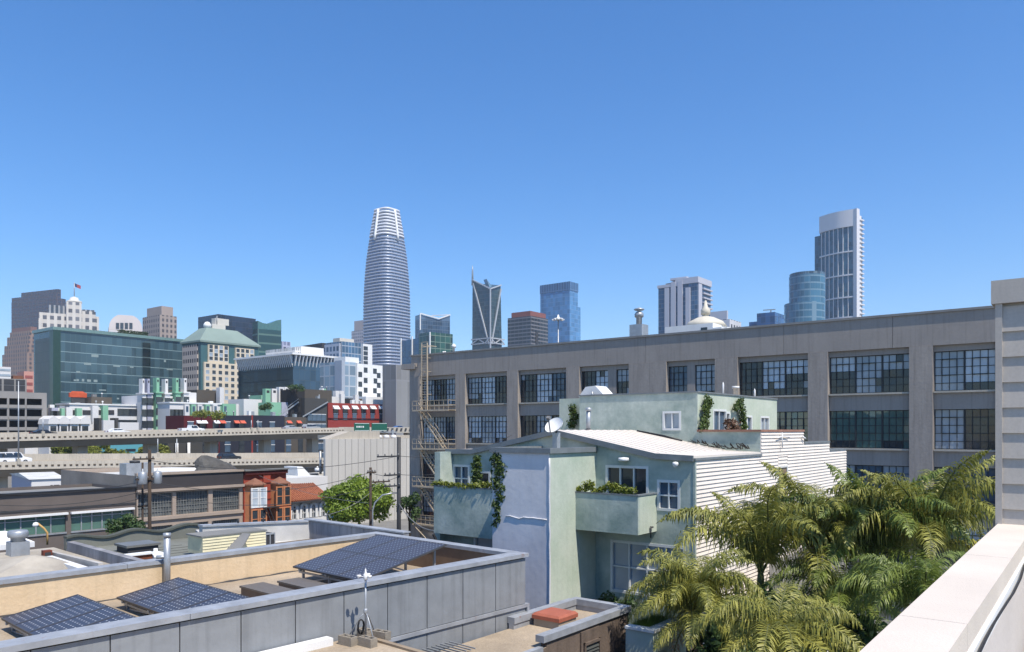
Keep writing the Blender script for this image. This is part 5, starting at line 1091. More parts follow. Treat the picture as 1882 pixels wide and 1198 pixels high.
ybox(T_, r, 'lift_house', 168, 206, 729, 8, 5, m_abr); 
p = T_.w(T_.ony(143, 10), 10, gz(735, 225)); t = empty('orange_sign', 'small orange rooftop object in front of the green glass office', 'rooftop sign', p, T_.rot); B(-2.2, 2.2, -.3, .3, 0, 1.2).loft([[(-1.8, -.3, 1.2), (1.9, -.3, 1.2), (1.9, .3, 1.2), (-1.8, .3, 1.2)], [(-1.4, -.2, 1.6), (1.2, -.2, 1.6), (1.2, .2, 1.6), (-1.4, .2, 1.6)]]).build('panel', surf('orange_paint', C(215, 95, 55, .7), .6), t); B(-1.7, 1.7, -.15, .15, -3, -.002).build('stand', M['dark'], t)
# lilac block with tall chimneys
r = T_.root('chimney_apartments', 'lilac and mint apartment block crowned by a row of tall narrow chimneys', 'apartment block')
ybox(T_, r, 'walls', 262, 345, 726, 0, 12, m_aw)
for u0, u1, mt, v in ((262, 269, m_aw, 724), (271, 279, m_al, 724), (287, 297, m_ag, 722), (303, 313, m_aw, 724), (323, 332, m_ag, 722), (338, 347, m_aw, 722)):
    a, b, h = ybox(T_, r, 'bay', u0, u1, v, -1.5, 3, mt)
    cw_ = (b-a)*.26; c = (a+b)/2; o = B(c-cw_, c+cw_, -1, 1, h, h+4.2).build('chimney', mt, r); B(c-cw_*.5, c+cw_*.5, -1.06, -.9, h+3.1, h+3.7).build('flue_opening', M['dark'], o)
    for k in range(6): put('window', awn, r, (c, -1.55, h-2-k*3.1))
    B(a-.3, b+.3, -1.9, 1.7, h+.001, h+.35).build('cap', mt, r)
ybox(T_, r, 'white_lift_house', 345, 361, 721, 2, 6, m_aw); ybox(T_, r, 'brown_lift_house', 362, 410, 716, 6, 6, m_abr); a, b, h = ybox(T_, r, 'roof_ridge', 310, 345, 716, 8, 4, m_abr); 
B(T_.ony(404, 3), T_.ony(412, 3), 3, 5, 0, gz(712, T_.D(T_.ony(404, 3), 3))).build('chimney', m_aw, r)
for u0, u1 in ((280, 286), (298, 302.5), (314, 322)):
    p, q = T_.ony(u0, 0), T_.ony(u1, 0); wgrid(r, p, q, gz(728, T_.D(p, 0)), 3.1, max(1, int((q-p)/2)), 6, -.05, awn)
# white/mint lower block
r = T_.root('mint_bay_apartments', 'lower white apartment block with mint green glazed bays beside the lilac chimney block', 'apartment block')
a, b, h = ybox(T_, r, 'walls', 312, 405, 741, -8, 10, m_aw); B(a-.2, b+.3, -8.3, 2, h+.001, h+.4).build('roof_edge', M['white'], r); 
ybox(T_, r, 'mint_wall', 405, 437, 741.5, -8.1, 10, m_ag); a3, b3, h3 = ybox(T_, r, 'white_frame', 434, 467, 742, -8.3, 10, m_aw); B(a3+1, b3-1, -8.4, -8.29, h3-5, h3-1.2).build('dark_recess', M['dark'], r)
a, b = T_.ony(314, -8), T_.ony(335, -8); wgrid(r, a, b, h-1, 3.1, 3, 4, -8.06, awn)
for u in (340, 352, 364, 378, 392, 410):
    a, b, hh = ybox(T_, r, 'glazed_bay', u, u+8, 743, -9, 1, m_ag if u in (352, 378, 410) else m_aw); B(a+.3, b-.3, -9.08, -8.98, hh-2, hh-.5).build('window', M['g_blue'], r); B(a+.3, b-.3, -9.08, -8.98, hh-5, hh-3.4).build('window', M['g_blue'], r)
# green/white rear block and dark grey block
T2 = FR(520, 226, 38)
r = T2.root('rear_mint_apartments', 'white and mint apartment block with slim chimneys left of the dark grey block', 'apartment block')
ybox(T2, r, 'walls', 448, 540, 733, 6, 8, m_aw); ybox(T2, r, 'mint_bay', 497, 517, 739, 0, 6, m_ag); ybox(T2, r, 'lilac_bay', 517.5, 535, 739, .2, 6, m_al); ybox(T2, r, 'mint_upper', 480, 505, 726, 8, 6, m_ag)
for u, mt in ((488, m_ag), (500, m_aw), (513, m_aw), (523, m_aw), (530, m_aw)):
    a = T2.ony(u, 4); h = gz(714 if u < 510 else 711, T2.D(a, 4)); o = B(a, a+1.7, 4, 5.5, 0, h).build('chimney', mt, r); B(a+.4, a+1.3, 3.95, 4.1, h-1.2, h-.5).build('flue_opening', M['dark'], o)
r = T2.root('dark_grey_block', 'dark grey block with an outside stair and small windows left of the red building', 'apartment block')
a, b, h = ybox(T2, r, 'walls', 560, 601, 731, -3, 9, m_adk); a1, b1, h1 = ybox(T2, r, 'upper_walls', 542, 610, 714, 2, 8, m_abr); ybox(T2, r, 'left_wall', 534, 560, 716, -1, 6, surf('charcoal_render', C(66, 66, 68, .4), .9, .1, .1))
wgrid(r, a+1, b-.5, gz(758, T2.D(a, -3)), 2.9, 4, 8, -3.06, awp, skip=.1)
MB().bar((a-1, -3.4, gz(763, 205)), (b, -3.4, gz(733, 212)), .3).bar((a-8, -1.4, gz(764, 205)), (a-1, -1.4, gz(733, 208)), .3).bar((a-8, -1.4, gz(758, 205)), (a-1, -1.4, gz(727, 208)), .12).build('outside_stair', M['galv'], r)
for u in (592, 617, 625): x = T2.ony(u, 6); B(x, x+1.6, 6, 7.4, 0, gz(714 if u < 600 else 718, T2.D(x, 6))).build('chimney', m_ag if u < 600 else m_aw, r)
# long dark red and navy building, seen above and below the upper deck
T3 = FR(430, 206, 38)
r = T3.root('long_dark_building', 'long low building in dark red, navy and grey with small orange and white awnings', 'apartment block')
for u0, u1, mt in ((338, 404, m_adr), (404.2, 462, m_nav), (462.2, 465, m_ared), (465.2, 523, m_nav), (523.2, 562, m_abr)): ybox(T3, r, 'wall_section', u0, u1, 763.5 if u0 < 400 else (763 if u0 < 520 else 766), 0, 9, mt)
oa = surf('awning_orange', C(225, 110, 85, .75), .8); 
for u, mt in ((361, M['white']), (370, M['white']), (393, M['white']), (404, oa), (430, oa), (441, oa), (527, oa), (545, oa)):
    a = T3.ony(u, -.1); z = gz(776, T3.D(a, 0)); MB().extr([(a, -.01, z+.5), (a, -.9, z-.25), (a, -.01, z-.25)], (1.5, 0, 0)).build('awning', mt, r)
for u in (350, 372, 396, 418, 444, 476, 500, 530, 552):
    a = T3.ony(u, 0); 
    for v in (782, 812, 824): put('window', awp if u % 3 else awn, r, (a, -.06, gz(v, T3.D(a, 0))))
# red awning building
T4 = FR(603, 240, 40)
r = T4.root('red_building', 'bright red block with eight white awnings over dark dormer windows', 'apartment block')
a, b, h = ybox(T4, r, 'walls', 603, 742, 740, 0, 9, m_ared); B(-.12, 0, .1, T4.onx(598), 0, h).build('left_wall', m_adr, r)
for k in range(8):
    x = a+(b-a)*(.09+k*.118); z = gz(750, T4.D(x, 0)); B(x-.8, x+.8, -.12, .05, z-2.3, z-.2).build('window', M['g_dark'], r); MB().extr([(x-1.1, -.01, z+.8), (x-1.1, -1.1, z-.3), (x-1.1, -.01, z-.3)], (2.2, 0, 0)).build('awning', M['white'], r)
    put('window', awp, r, (x, -.08, gz(766, T4.D(x, 0))))
B(a, b, -.3, -.01, gz(763, 190), gz(761.5, 190)).build('dark_ledge', m_adr, r)
B(a+1, a+6, 4, 8, h, h+2.2).build('white_parapet', m_aw, r); ybox(T4, r, 'roof_box', 648, 688, 732, 6, 6, m_abr); 
for u in (653, 627): x = T4.ony(u, 2); B(x, x+1.4, 2, 3.2, h, h+3).build('chimney', m_aw, r)
t5 = FR(745, 290, 40); r = t5.root('orange_brick_corner', 'small orange brick and grey corner block beside the warehouse', 'building'); ybox(t5, r, 'brick_top', 716, 760, 731, 4, 3, surf('orange_brick', C(190, 128, 92, .65), .9), 0); ybox(t5, r, 'grey_wall', 738, 752, 744, 0, 7, m_adk)
# roof clutter on the mid-distance blocks
rc = random.Random(17)
for o in [q for q in scene.objects if q.get('category') in ('apartment block', 'town houses')]:
    for ch in [c for c in o.children if c.name.startswith(('walls', 'upper_walls', 'rear_wall', 'wall_section', 'lift_house'))]:
        vs_ = [v.co for v in ch.data.vertices]; x0, x1 = min(v.x for v in vs_), max(v.x for v in vs_); y0, y1 = min(v.y for v in vs_), max(v.y for v in vs_); zt = max(v.z for v in vs_)
        for k in range(max(2, int((x1-x0)/4))):
            x, y = rc.uniform(x0+.6, x1-.6), rc.uniform(y0+.8, min(y0+4, y1-.6))
            if rc.random() < .5: B(x-.5*rc.uniform(.5, 1.4), x+.5, y-.5, y+.5, zt+.001, zt+rc.uniform(.5, 1.3)).build('roof_unit', rc.choice((M['galv'], M['white'], M['grey'])), o)
            else: MB().lathe((x, y, zt), [(.14, 0), (.14, .9), (.24, .92), (.24, 1.15), (0, 1.3)], 8).build('roof_vent', rc.choice((M['galv'], M['white'])), o)
# garage on the left
PG = FR(86, 190, 50)
m_gar = surf('garage_concrete', C(172, 168, 164, .66), .9, .15, .15, streak=.5)
r = PG.root('parking_garage', 'grey concrete parking garage with three rows of wide dark openings, far left', 'parking garage'); L = 22
def garx(u, v, y=0): return PG.py(u, v, y)
x0, x1 = PG.ony(-70), 0; zt = gz(722, 190); ops = []
for u0, u1 in ((-60, -22), (-18, 13), (17, 46), (49, 77)):
    for v0, v1 in ((732, 744), (752, 765), (773, 785), (792, 802)): a, b = PG.ony(u0), PG.ony(u1); ops.append((a, b, gz(v1, 186), gz(v0, 186)))
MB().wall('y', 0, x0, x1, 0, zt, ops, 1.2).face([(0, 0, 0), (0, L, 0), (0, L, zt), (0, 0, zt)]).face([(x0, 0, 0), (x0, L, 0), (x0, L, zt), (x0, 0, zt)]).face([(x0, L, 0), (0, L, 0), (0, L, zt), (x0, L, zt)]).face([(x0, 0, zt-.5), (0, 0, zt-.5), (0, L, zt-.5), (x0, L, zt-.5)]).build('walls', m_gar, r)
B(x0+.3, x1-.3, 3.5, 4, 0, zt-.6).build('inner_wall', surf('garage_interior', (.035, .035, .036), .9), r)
for o in ops: B(o[0]-.1, o[1]+.1, -.22, -.003, o[2]-.75, o[2]+.02).build('spandrel', m_gar, r)
p2 = FR(49, 215, 50); r = p2.root('upper_garage', 'second grey deck of parking bays stepped back above the garage', 'parking garage'); a, b, h = ybox(p2, r, 'walls', -60, 49, 693, 0, 14, m_gar)
for k, v in enumerate((701, 712)):
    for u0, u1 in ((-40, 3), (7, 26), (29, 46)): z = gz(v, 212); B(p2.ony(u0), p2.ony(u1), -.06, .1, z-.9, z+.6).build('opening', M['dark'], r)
p2 = FR(20, 235, 50); r = p2.root('louvred_building', 'white building with thin grey louvre bands at the left edge, above the garage', 'building'); a, b, h = ybox(p2, r, 'walls', -60, 20, 671, 0, 12, m_aw)
for k in range(4): B(a, b-.1, -.1, .05, h-1.2-k*1.6, h-.6-k*1.6).build('louvre_band', M['g_blind'], r)
p2 = FR(61, 245, 44); r = p2.root('pink_building', 'pink stepped building squeezed between the garage and the green glass office', 'building'); m_pk = surf('pink_render', C(222, 165, 150, .75), .9, .1, .1); a, b, h = ybox(p2, r, 'walls', 44, 62, 682, 0, 8, m_pk); ybox(p2, r, 'lower_walls', 24, 43.5, 690, 1, 8, surf('brick_brown_block', C(160, 110, 85, .6), .9))
for k in range(5): B(a+.3, b-.3, -.08, .05, h-2.2-k*2.2, h-1.3-k*2.2).build('window_band', surf('pink_dark_band', C(190, 110, 105, .6), .8) if k == 0 else bpy.data.materials['pink_dark_band'], r)
# under the upper deck
p2 = FR(190, 195, 38); r = p2.root('turquoise_building', 'turquoise painted low building seen between the two freeway decks', 'building'); a, b, h = ybox(p2, r, 'walls', 188, 312, 806, 0, 8, surf('turquoise_render', C(110, 190, 205, .7), .8, .08, .1)); B(p2.ony(231), p2.ony(249), -.1, .05, gz(828, 205), gz(824, 205)).build('window', M['g_dark'], r)
p2 = FR(310, 185, 38); r = p2.root('grey_under_building', 'dim grey building with pale posts seen between the freeway decks', 'building'); a, b, h = ybox(p2, r, 'walls', 308, 372, 800, 2, 8, m_adk)
for u in (325, 347): x = p2.ony(u, 1); MB().tube([(x, 1, 0), (x, 1, gz(806, 190))], .35, 8).build('post', M['white'], r)
p2 = FR(30, 185, 38); r = p2.root('low_white_sheds', 'low white and grey sheds seen under the upper deck at the left', 'sheds'); ybox(p2, r, 'white_shed', 46, 112, 822, 0, 6, m_aw); ybox(p2, r, 'grey_shed', 0, 46, 815, 3, 6, m_al)

# ---------------------------------------------------------------- across the street
SF = FR(490, 85, 40)
m_brn = surf('dark_brown_fascia', C(120, 110, 104, .75), .85, .2, .5)
r = SF.root('storefront_building', 'long dark brown low building with green glass bays under white lintels, far left', 'building')
a, b = SF.ony(-60), SF.ony(249); zt = gz(905, SF.D((a+b)/2, 0))
gb = [(SF.ony(-50), SF.ony(121)), (SF.ony(131), SF.ony(243))]; zg1, zg0 = gz(951, 67), gz(984, 67)
MB().wall('y', 0, a, b, 0, zt, [(p, q, zg0, zg1) for p, q in gb], .25).face([(a, 10, 0), (b, 10, 0), (b, 10, zt), (a, 10, zt)]).face([(b, 0, 0), (b, 10, 0), (b, 10, zt), (b, 0, zt)]).face([(a, 0, 0), (a, 10, 0), (a, 10, zt), (a, 0, zt)]).build('walls', m_brn, r)
B(a, b-.01, .01, 9.9, zt-.7, zt-.3).build('roof', M['roof_grey'], r); B(a-.1, b+.1, -.2, .3, zt+.002, zt+.16).build('roof_trim', M['black'], r); B(a, b, -.08, -.004, zt-1.5, zt-1.35).build('fascia_line', M['dark'], r)
for p, q in gb:
    o = B(p, q, .2, .24, zg0, zg1).build('green_glazing', surf('green_tinted_glass', C(118, 160, 146, .55), .15, .25, .4, spec=.6), r); n = 6
    f = MB()
    for k in range(1, n): f.box(p+(q-p)*k/n-.05, p+(q-p)*k/n+.05, .12, .199, zg0, zg1)
    f.box(p, q, .1, .197, zg1-.35, zg1-.28); f.build('mullions', M['galv'], o); B(p-.1, q+.1, -.35, -.003, zg1+.02, zg1+.2).build('white_lintel', M['white'], r); B(p-.05, q+.05, -.1, .18, zg0-.14, zg0-.002).build('sill', M['galv'], r)
# grey steel-window building
r = SF.root('grey_loft_building', 'grey brown two storey building with wide steel grid windows beside the red house', 'building')
m_gl_ = surf('taupe_render', C(176, 160, 146, .85), .9, .2, .4); m_dkb = surf('charcoal_band', C(84, 80, 82, .55), .8, .2, .4)
a, b = SF.ony(251), SF.ony(446); zt = gz(870, SF.D((a+b)/2, 0)); L = SF.onx(112, a)
DW = lambda u: SF.D(SF.ony(u), 0)
z1, z0 = gz(903, DW(350)), gz(944, DW(350)); zz1, zz0 = gz(961, DW(350)), 2.0
cols = [(254, 317), (324, 383), (391, 440)]; ops = []
for u0, u1 in cols: ops += [(SF.ony(u0), SF.ony(u1), z0, z1), (SF.ony(u0), SF.ony(u1), zz0, zz1)]
MB().wall('y', 0, a, b, 0, zt, ops, .3).face([(b, 0, 0), (b, L, 0), (b, L, zt), (b, 0, zt)]).face([(a, L, 0), (b, L, 0), (b, L, zt), (a, L, zt)]).build('front_wall', m_gl_, r)
MB().face([(a, 0, 0), (a, L, 0), (a, L, zt), (a, 0, zt)]).build('side_wall', surf('weathered_side_render', C(176, 164, 152, .75), .95, .3, .3), r)
B(a+.1, b-.1, .1, L-.1, zt-1.0, zt-.5).build('roof', M['roof_white'], r); B(a-.1, b+.05, -.25, .2, zt+.002, zt+.25).build('roof_trim', m_gl_, r); B(a, b, -.1, -.004, zt-1.35, zt-.1).build('charcoal_band', m_dkb, r); B(a-.05, b+.05, -.35, -.003, zt-1.62, zt-1.36).build('cornice', m_gl_, r); B(a, b, -.2, -.003, z0-.35, z0-.05).build('string_course', m_gl_, r)
for o in ops:
    p = B(o[0], o[1], .28, .31, o[2], o[3]).build('window', surf('loft_glass', (.05, .06, .065), .12, .6, 1.5, col2=(.16, .17, .17), spec=.6) if not bpy.data.materials.get('loft_glass') else bpy.data.materials['loft_glass'], r); f = MB(); n = 12
    for k in range(1, n): x = o[0]+(o[1]-o[0])*k/n; f.box(x-.03, x+.03, .2, .279, o[2], o[3])
    for k in range(1, 5): z = o[2]+(o[3]-o[2])*k/5; f.box(o[0], o[1], .205, .277, z-.03, z+.03)
    f.build('glazing_bars', surf('pale_glazing_bar', C(150, 152, 150, .55), .7) if not bpy.data.materials.get('pale_glazing_bar') else bpy.data.materials['pale_glazing_bar'], p)
for k, (u, v, lb) in enumerate(((255, 862, 'grey ducted air unit on the grey loft roof behind the pole'), (300, 866, 'long white duct lying on the grey loft roof'), (395, 860, 'dark tarpaulin covered hump on the grey loft roof'))):
    x, y = SF.ony(u, 6), 6; t = SF.root(('air_unit', 'roof_duct', 'covered_hump')[k], lb, ('air unit', 'duct', 'tarpaulin')[k], at=(x, y, zt-.5)); hh = gz(v-6, SF.D(x, y))-zt+.5
    if k == 0: B(-1.6, 1.2, -.8, .8, 0, hh+.3).build('casing', M['galv'], t); MB().lathe((-.4, 0, hh+.3), [(.5, 0), (.5, .25), (0, .3)], 12).build('fan', M['dark'], t)
    elif k == 1: MB().tube([(-1.6, 0, .6), (1, .1, .55), (4.5, .3, .4), (7, .4, .2)], .35, 10).build('duct', M['white'], t); B(3, 3.4, -.1, .6, -.0, .3).build('stand', M['galv'], t)
    else:
        m = MB(); random.seed(4); rg = []
        for q in range(7): s = (1, 1.02, .9, .8, .62, .4, .1)[q]; rg.append([((2.6*s+random.uniform(-.15, .15))*math.cos(i*math.pi/8)-(.9 if q > 2 else 0)*(q-2)*.35, (1.6*s+random.uniform(-.1, .1))*math.sin(i*math.pi/8), q/6*2.1) for i in range(16)])
        m.loft(rg).build('tarpaulin', surf('tarp_grey', C(118, 116, 112, .5), .7, .4, 1.5), t)
# red victorian
m_vr = surf('victorian_red', C(176, 80, 60, .75), .85, .25, 1.5); m_vo = surf('victorian_orange_trim', C(212, 140, 96, .8), .8, .2, 2); m_vt = surf('victorian_shingle', C(170, 120, 98, .6), .9, .3, 3)
r = SF.root('red_victorian_house', 'narrow red and orange two storey house with twin bay windows under small hipped roofs', 'house')
a, b = SF.ony(448), SF.ony(526); zt = gz(864, 85); B(a, b, 0, 9, 0, zt-.4).build('walls', m_vr, r); B(a, b, -.35, .3, zt-.4, zt).build('cornice', surf('victorian_dark_red', C(105, 42, 38, .55), .85), r); B(a-.1, b+.1, -.5, .4, zt+.001, zt+.15).build('roof_trim', M['roof_grey'], r)
bm = MB(); wins_ = []
for u0, u1 in ((450, 481), (496, 525)):
    p, q = SF.ony(u0), SF.ony(u1); zb = gz(890, 85); pts = [(p, 0), (p+.35, -1.0), (q-.35, -1.0), (q, 0)]
    o = MB().prism([(x, y-.001) for x, y in pts], 0, zb).build('bay_window', m_vo, r)
    c = (p+q)/2; MB().loft([[(p-.2, .1, zb+.002), (p+.2, -1.25, zb+.002), (q-.2, -1.25, zb+.002), (q+.2, .1, zb+.002)], [(p-.2, .1, zb+.14), (p+.2, -1.25, zb+.14), (q-.2, -1.25, zb+.14), (q+.2, .1, zb+.14)], [(c-.05, -.3, gz(877, 85)), (c-.05, -.34, gz(877, 85)), (c+.05, -.34, gz(877, 85)), (c+.05, -.3, gz(877, 85))]]).build('bay_roof', m_vt, o)
    for zc in (gz(912, 85), gz(950, 85)):
        for xx in (p+(q-p)*.32, p+(q-p)*.70):
            w = B(xx-.42, xx+.42, -1.06, -1.003, zc-.95, zc+.95).build('window', M['g_pale'] if zc > 5 and u0 < 460 else M['g_dark'], o); f = MB()
            f.box(xx-.56, xx-.42, -1.12, -1.003, zc-1.05, zc+1.1).box(xx+.42, xx+.56, -1.12, -1.003, zc-1.05, zc+1.1).box(xx-.42, xx+.42, -1.11, -1.003, zc-1.05, zc-.95).box(xx-.42, xx+.42, -1.11, -1.003, zc+.95, zc+1.08).box(xx-.42, xx+.42, -1.09, -1.061, zc-.04, zc+.04); f.build('window_frame', M['white'] if zc > 5 and u0 < 460 else m_vo, w)
    B(p+.3, q-.3, -1.05, -1.003, gz(935, 85), gz(928, 85)).build('frieze_panel', m_vr, o)
p, q = SF.ony(482), SF.ony(495); B(p, q, -.25, -.002, 0, zt-.41).build('centre_pilaster', m_vr, r)
for k in range(9): B(p-.05, q+.05, -.3, -.251, 1+k*.9, 1.12+k*.9).build('pilaster_band', surf('victorian_dark_band', C(120, 50, 40, .6), .85) if k == 0 else bpy.data.materials['victorian_dark_band'], r)
MB().box(p-.6, q+.5, -1.4, -.31, gz(931, 85), gz(930, 85)).bar((p-.6, -1.35, gz(926, 85)), (q+.5, -1.35, gz(926, 85)), .06).bar((p-.4, -1.35, gz(931, 85)), (q+.4, -1.0, 2), .08).bar((p, -1.35, gz(931, 85)), (q+.8, -1.0, 2), .08).build('fire_escape', M['dark'], r)
# arcaded white building with tile roof
r = SF.root('arcade_building', 'white building with four arched windows under a sloping orange tile roof', 'building')
a, b = SF.ony(527), SF.ony(606); ze, zr_ = gz(918, 90), gz(889, 93); m_tile = surf('orange_roof_tile', C(205, 132, 98, .65), .9, .4, 5, col2=C(160, 92, 66, .6), fine=.3, bscale=8)
B(a, b, .2, 8, 0, ze, 0).build('walls', m_aw, r); tl = MB(); tl.extr([(a, -.4, ze), (a, 3.2, zr_), (a, 8, zr_-.2), (a, 8, ze)], (b-a, 0, 0)); n = int((b-a)/.28)
for k in range(n): x = a+(k+.5)*(b-a)/n; tl.tube([(x, -.45, ze+.06), (x, 3.2, zr_+.06)], .1, 6)
tl.build('tile_roof', m_tile, r)
n = 4
fm_ = MB()
for k in range(n):
    c = a+(b-a)*(k+.5)/n*.9+.3; w = (b-a)/n*.27; zb, zs = gz(953, 88), gz(935, 88)
    arc_ = [(c-w, 0, zb), (c+w, 0, zb)]+[(c+w*math.cos(q*math.pi/10), 0, zs+w*1.3*math.sin(q*math.pi/10)) for q in range(11)]
    o = MB().extr([(x, .14, z) for x, y, z in arc_], (0, .055, 0)).build('arched_window', M['g_dark'], r)
    MB().bar((c, .1, zb), (c, .1, zs+w*1.2), .06).bar((c-w, .1, (zb+zs)/2), (c+w, .1, (zb+zs)/2), .06).bar((c-w, .1, zs), (c+w, .1, zs), .06).build('glazing_bars', M['white'], o)
    oo = MB(); pts = [(c+w*1.0*math.cos(q*math.pi/10), zs+w*1.3*math.sin(q*math.pi/10)) for q in range(11)]
    for p_, q_ in zip(pts, pts[1:]): oo.bar((p_[0], .05, p_[1]), (q_[0], .05, q_[1]), .3, .22, up=(0, 1, 0))
    for s in (-1, 1): oo.box(c+s*w-.14, c+s*w+.14, -.05, .17, zb, zs)
    oo.build('arch_surround', M['white'], o)
B(a-.1, b+.1, -.5, .19, ze-.22, ze-.01).build('dark_eave', M['dark'], r); B(a, b, .0, .19, 0, gz(954, 88)).build('base_wall', m_aw, r)
t = SF.root('blue_awning', 'small bright blue awning under the street tree', 'awning', at=(SF.ony(599), -1, gz(950, 92))); MB().extr([(0, 0, 0), (1.6, 0, 0), (1.6, .9, .9), (0, .9, .9)], (0, .05, .05)).build('canvas', surf('blue_canvas', (.03, .14, .4), .7), t)
# blank concrete building with vertical ribs
r = FR(598, 112, 44); fr = r; r = fr.root('blank_concrete_building', 'pale grey windowless concrete building with vertical joints, left of the warehouse corner', 'building')
a, b = 0, fr.ony(778); zt = gz(807, 112); m_blk = surf('pale_concrete_panel', C(212, 208, 200, .78), .9, .14, .25, streak=.2, bump=.1)
n = 16
for k in range(n): B(a+(b-a)*k/n, a+(b-a)*(k+1)/n-.06, 0, .5, 0, zt, 0, 1).build('wall_panel', [m_blk, M['roof_white']], r)
B(a+9, b-.1, .51, 13.9, 0, zt-.1).build('core', m_blk, r); B(a+6.2, b, 2, 12, zt+.001, zt+.5).build('roof_curb', m_brr, r)
MB().extr([(a+.6, .5, zt+.002), (a+4.4, .5, gz(793, 113)), (a+10, .5, gz(793, 113)), (a+10, .5, zt+.002)], (0, 2.4, 0)).build('ramp_block', m_brr, r)
for k in range(4): x = a+9+k*1.4; MB().lathe((x, 1.2, zt), [(.4, 0), (.5, .25), (.3, .55), (0, .6)], 10).build('roof_vent', m_aw, r)
# white roofs behind the arcade
fr = FR(526, 104, 40); r = fr.root('white_shop_roofs', 'cluster of low white flat roofs with a sloping skylight behind the arcade', 'building')
a, b, h = ybox(fr, r, 'walls', 524, 602, 879, 0, 10, m_aw, roof=M['roof_white']); ybox(fr, r, 'rear_walls', 534, 606, 872, 10.1, 8, m_aw, roof=M['roof_white'])
x0, x1 = fr.ony(548, 4), fr.ony(562, 4); MB().extr([(x0, 4, h), (x1+.8, 4, h), (x0+.7, 4, gz(861, 105)), (x0-.2, 4, gz(861, 105))], (0, 3.2, 0)).build('sloping_skylight', M['white'], r); x0, x1 = fr.ony(566, 9), fr.ony(592, 9); B(x0, x1, 9, 9.9, h, gz(862, 112)).build('dark_opening', M['dark'], r)
x = fr.ony(589, 5); t = fr.root('stack_pipe', 'dark exhaust stack with white cowl on the white roofs beside the blank wall', 'exhaust stack', at=(x, 5, h)); MB().tube([(0, 0, 0), (0, 0, 3.4)], .18, 8).build('pipe', M['galv'], t); MB().lathe((-.5, 0, .4), [(.4, 0), (.45, .4), (0, .8)], 10).build('cowl', M['white'], t)
# small white house and shack at left
fr = FR(58, 98, 50); r = fr.root('white_gabled_shack', 'small white gabled house with bluish shade painted on its side wall below the lower freeway deck', 'house')
L, W = fr.onx(22), fr.ony(120); z_ = gz(881, 98); B(0, W, 0, L, 0, z_).build('walls', m_aw, r); MB().extr([(-.3, -.2, z_), (-.3, L+.2, z_), (-.3, L*.5, z_+.5)], (W+.4, 0, 0)).build('roof', M['roof_white'], r); B(W*.55, W*.62, -.06, .05, z_-1.6, z_-.8).build('window', M['g_dark'], r); B(W*.65, W*.82, -.06, .05, z_-1.6, z_-.8).build('window', M['g_dark'], r)
B(-.05, .0, .1, L-.1, 0, z_-.05).build('painted_shade_side', m_al, r)  # bluish sheet over the white side wall puts its shade into the colour
# ---------------------------------------------------------------- foliage
def leafmat(nm, a, b, trans=.35, rough=.5):
    m, n, l, p = new_mat(nm); tc = n.new('ShaderNodeTexCoord'); nz = n.new('ShaderNodeTexNoise'); nz.inputs['Scale'].default_value = 1.1; nz.inputs['Detail'].default_value = 5; l.new(tc.outputs['Object'], nz.inputs['Vector'])
    g_ = n.new('ShaderNodeNewGeometry'); ad = n.new('ShaderNodeMath'); ad.operation = 'MULTIPLY_ADD'; l.new(g_.outputs['Random Per Island'], ad.inputs[0]); ad.inputs[1].default_value = .55; 
    su = n.new('ShaderNodeMath'); su.operation = 'SUBTRACT'; l.new(nz.outputs[0], su.inputs[0]); su.inputs[1].default_value = .25; l.new(su.outputs[0], ad.inputs[2])
    x = n.new('ShaderNodeMix'); x.data_type = 'RGBA'; l.new(ad.outputs[0], x.inputs[0]); x.inputs[6].default_value = c4(a); x.inputs[7].default_value = c4(b); l.new(x.outputs[2], p.inputs['Base Color']); p.inputs['Roughness'].default_value = rough
    t = n.new('ShaderNodeBsdfTranslucent'); l.new(x.outputs[2], t.inputs[0]); ms = n.new('ShaderNodeMixShader'); ms.inputs[0].default_value = trans; l.new(p.outputs[0], ms.inputs[1]); l.new(t.outputs[0], ms.inputs[2])
    l.new(ms.outputs[0], n['Material Output'].inputs[0]); return m
L_tree = leafmat('street_tree_leaf', (.07, .13, .014), (.27, .36, .035)); L_dark = leafmat('dark_shrub_leaf', (.025, .06, .018), (.09, .15, .04)); L_vine = leafmat('vine_leaf', (.025, .055, .012), (.11, .16, .03)); L_bright = leafmat('bright_creeper_leaf', (.07, .11, .012), (.28, .30, .04)); L_yel = leafmat('yellow_shrub_leaf', (.28, .25, .02), (.55, .46, .05)); L_red = leafmat('red_shrub_leaf', (.10, .05, .03), (.22, .12, .07)); L_far = leafmat('far_tree_leaf', (.08, .12, .015), (.30, .31, .05))
bark = surf('tree_bark', C(95, 82, 70, .5), .95, .4, 3, streak=.2)
def leaves(mb, blobs, n, size, rnd, shell=.55):
    """n small leaf faces spread through ellipsoid clumps (cx,cy,cz,rx,ry,rz)"""
    vol = [b[3]*b[4]*b[5] for b in blobs]; tot = sum(vol)
    for b, v in zip(blobs, vol):
        for _ in range(max(4, int(n*v/tot))):
            d = Vector((rnd.gauss(0, 1), rnd.gauss(0, 1), rnd.gauss(0, 1))).normalized(); k = (shell+(1-shell)*rnd.random())*(1+rnd.uniform(-.12, .1))
            p = Vector((b[0]+d.x*b[3]*k, b[1]+d.y*b[4]*k, b[2]+d.z*b[5]*k)); nn = (d+Vector((rnd.gauss(0, .7), rnd.gauss(0, .7), rnd.gauss(0, .7)+.25))).normalized()
            a = nn.cross(Vector((rnd.gauss(0, 1), rnd.gauss(0, 1), rnd.gauss(0, 1)))).normalized(); c = nn.cross(a); s = size*rnd.uniform(.6, 1.35)
            mb.face([p-a*s*.5, p+c*s*.28-a*s*.05, p+a*s*.6-nn*s*.12, p-c*s*.28-a*s*.05])
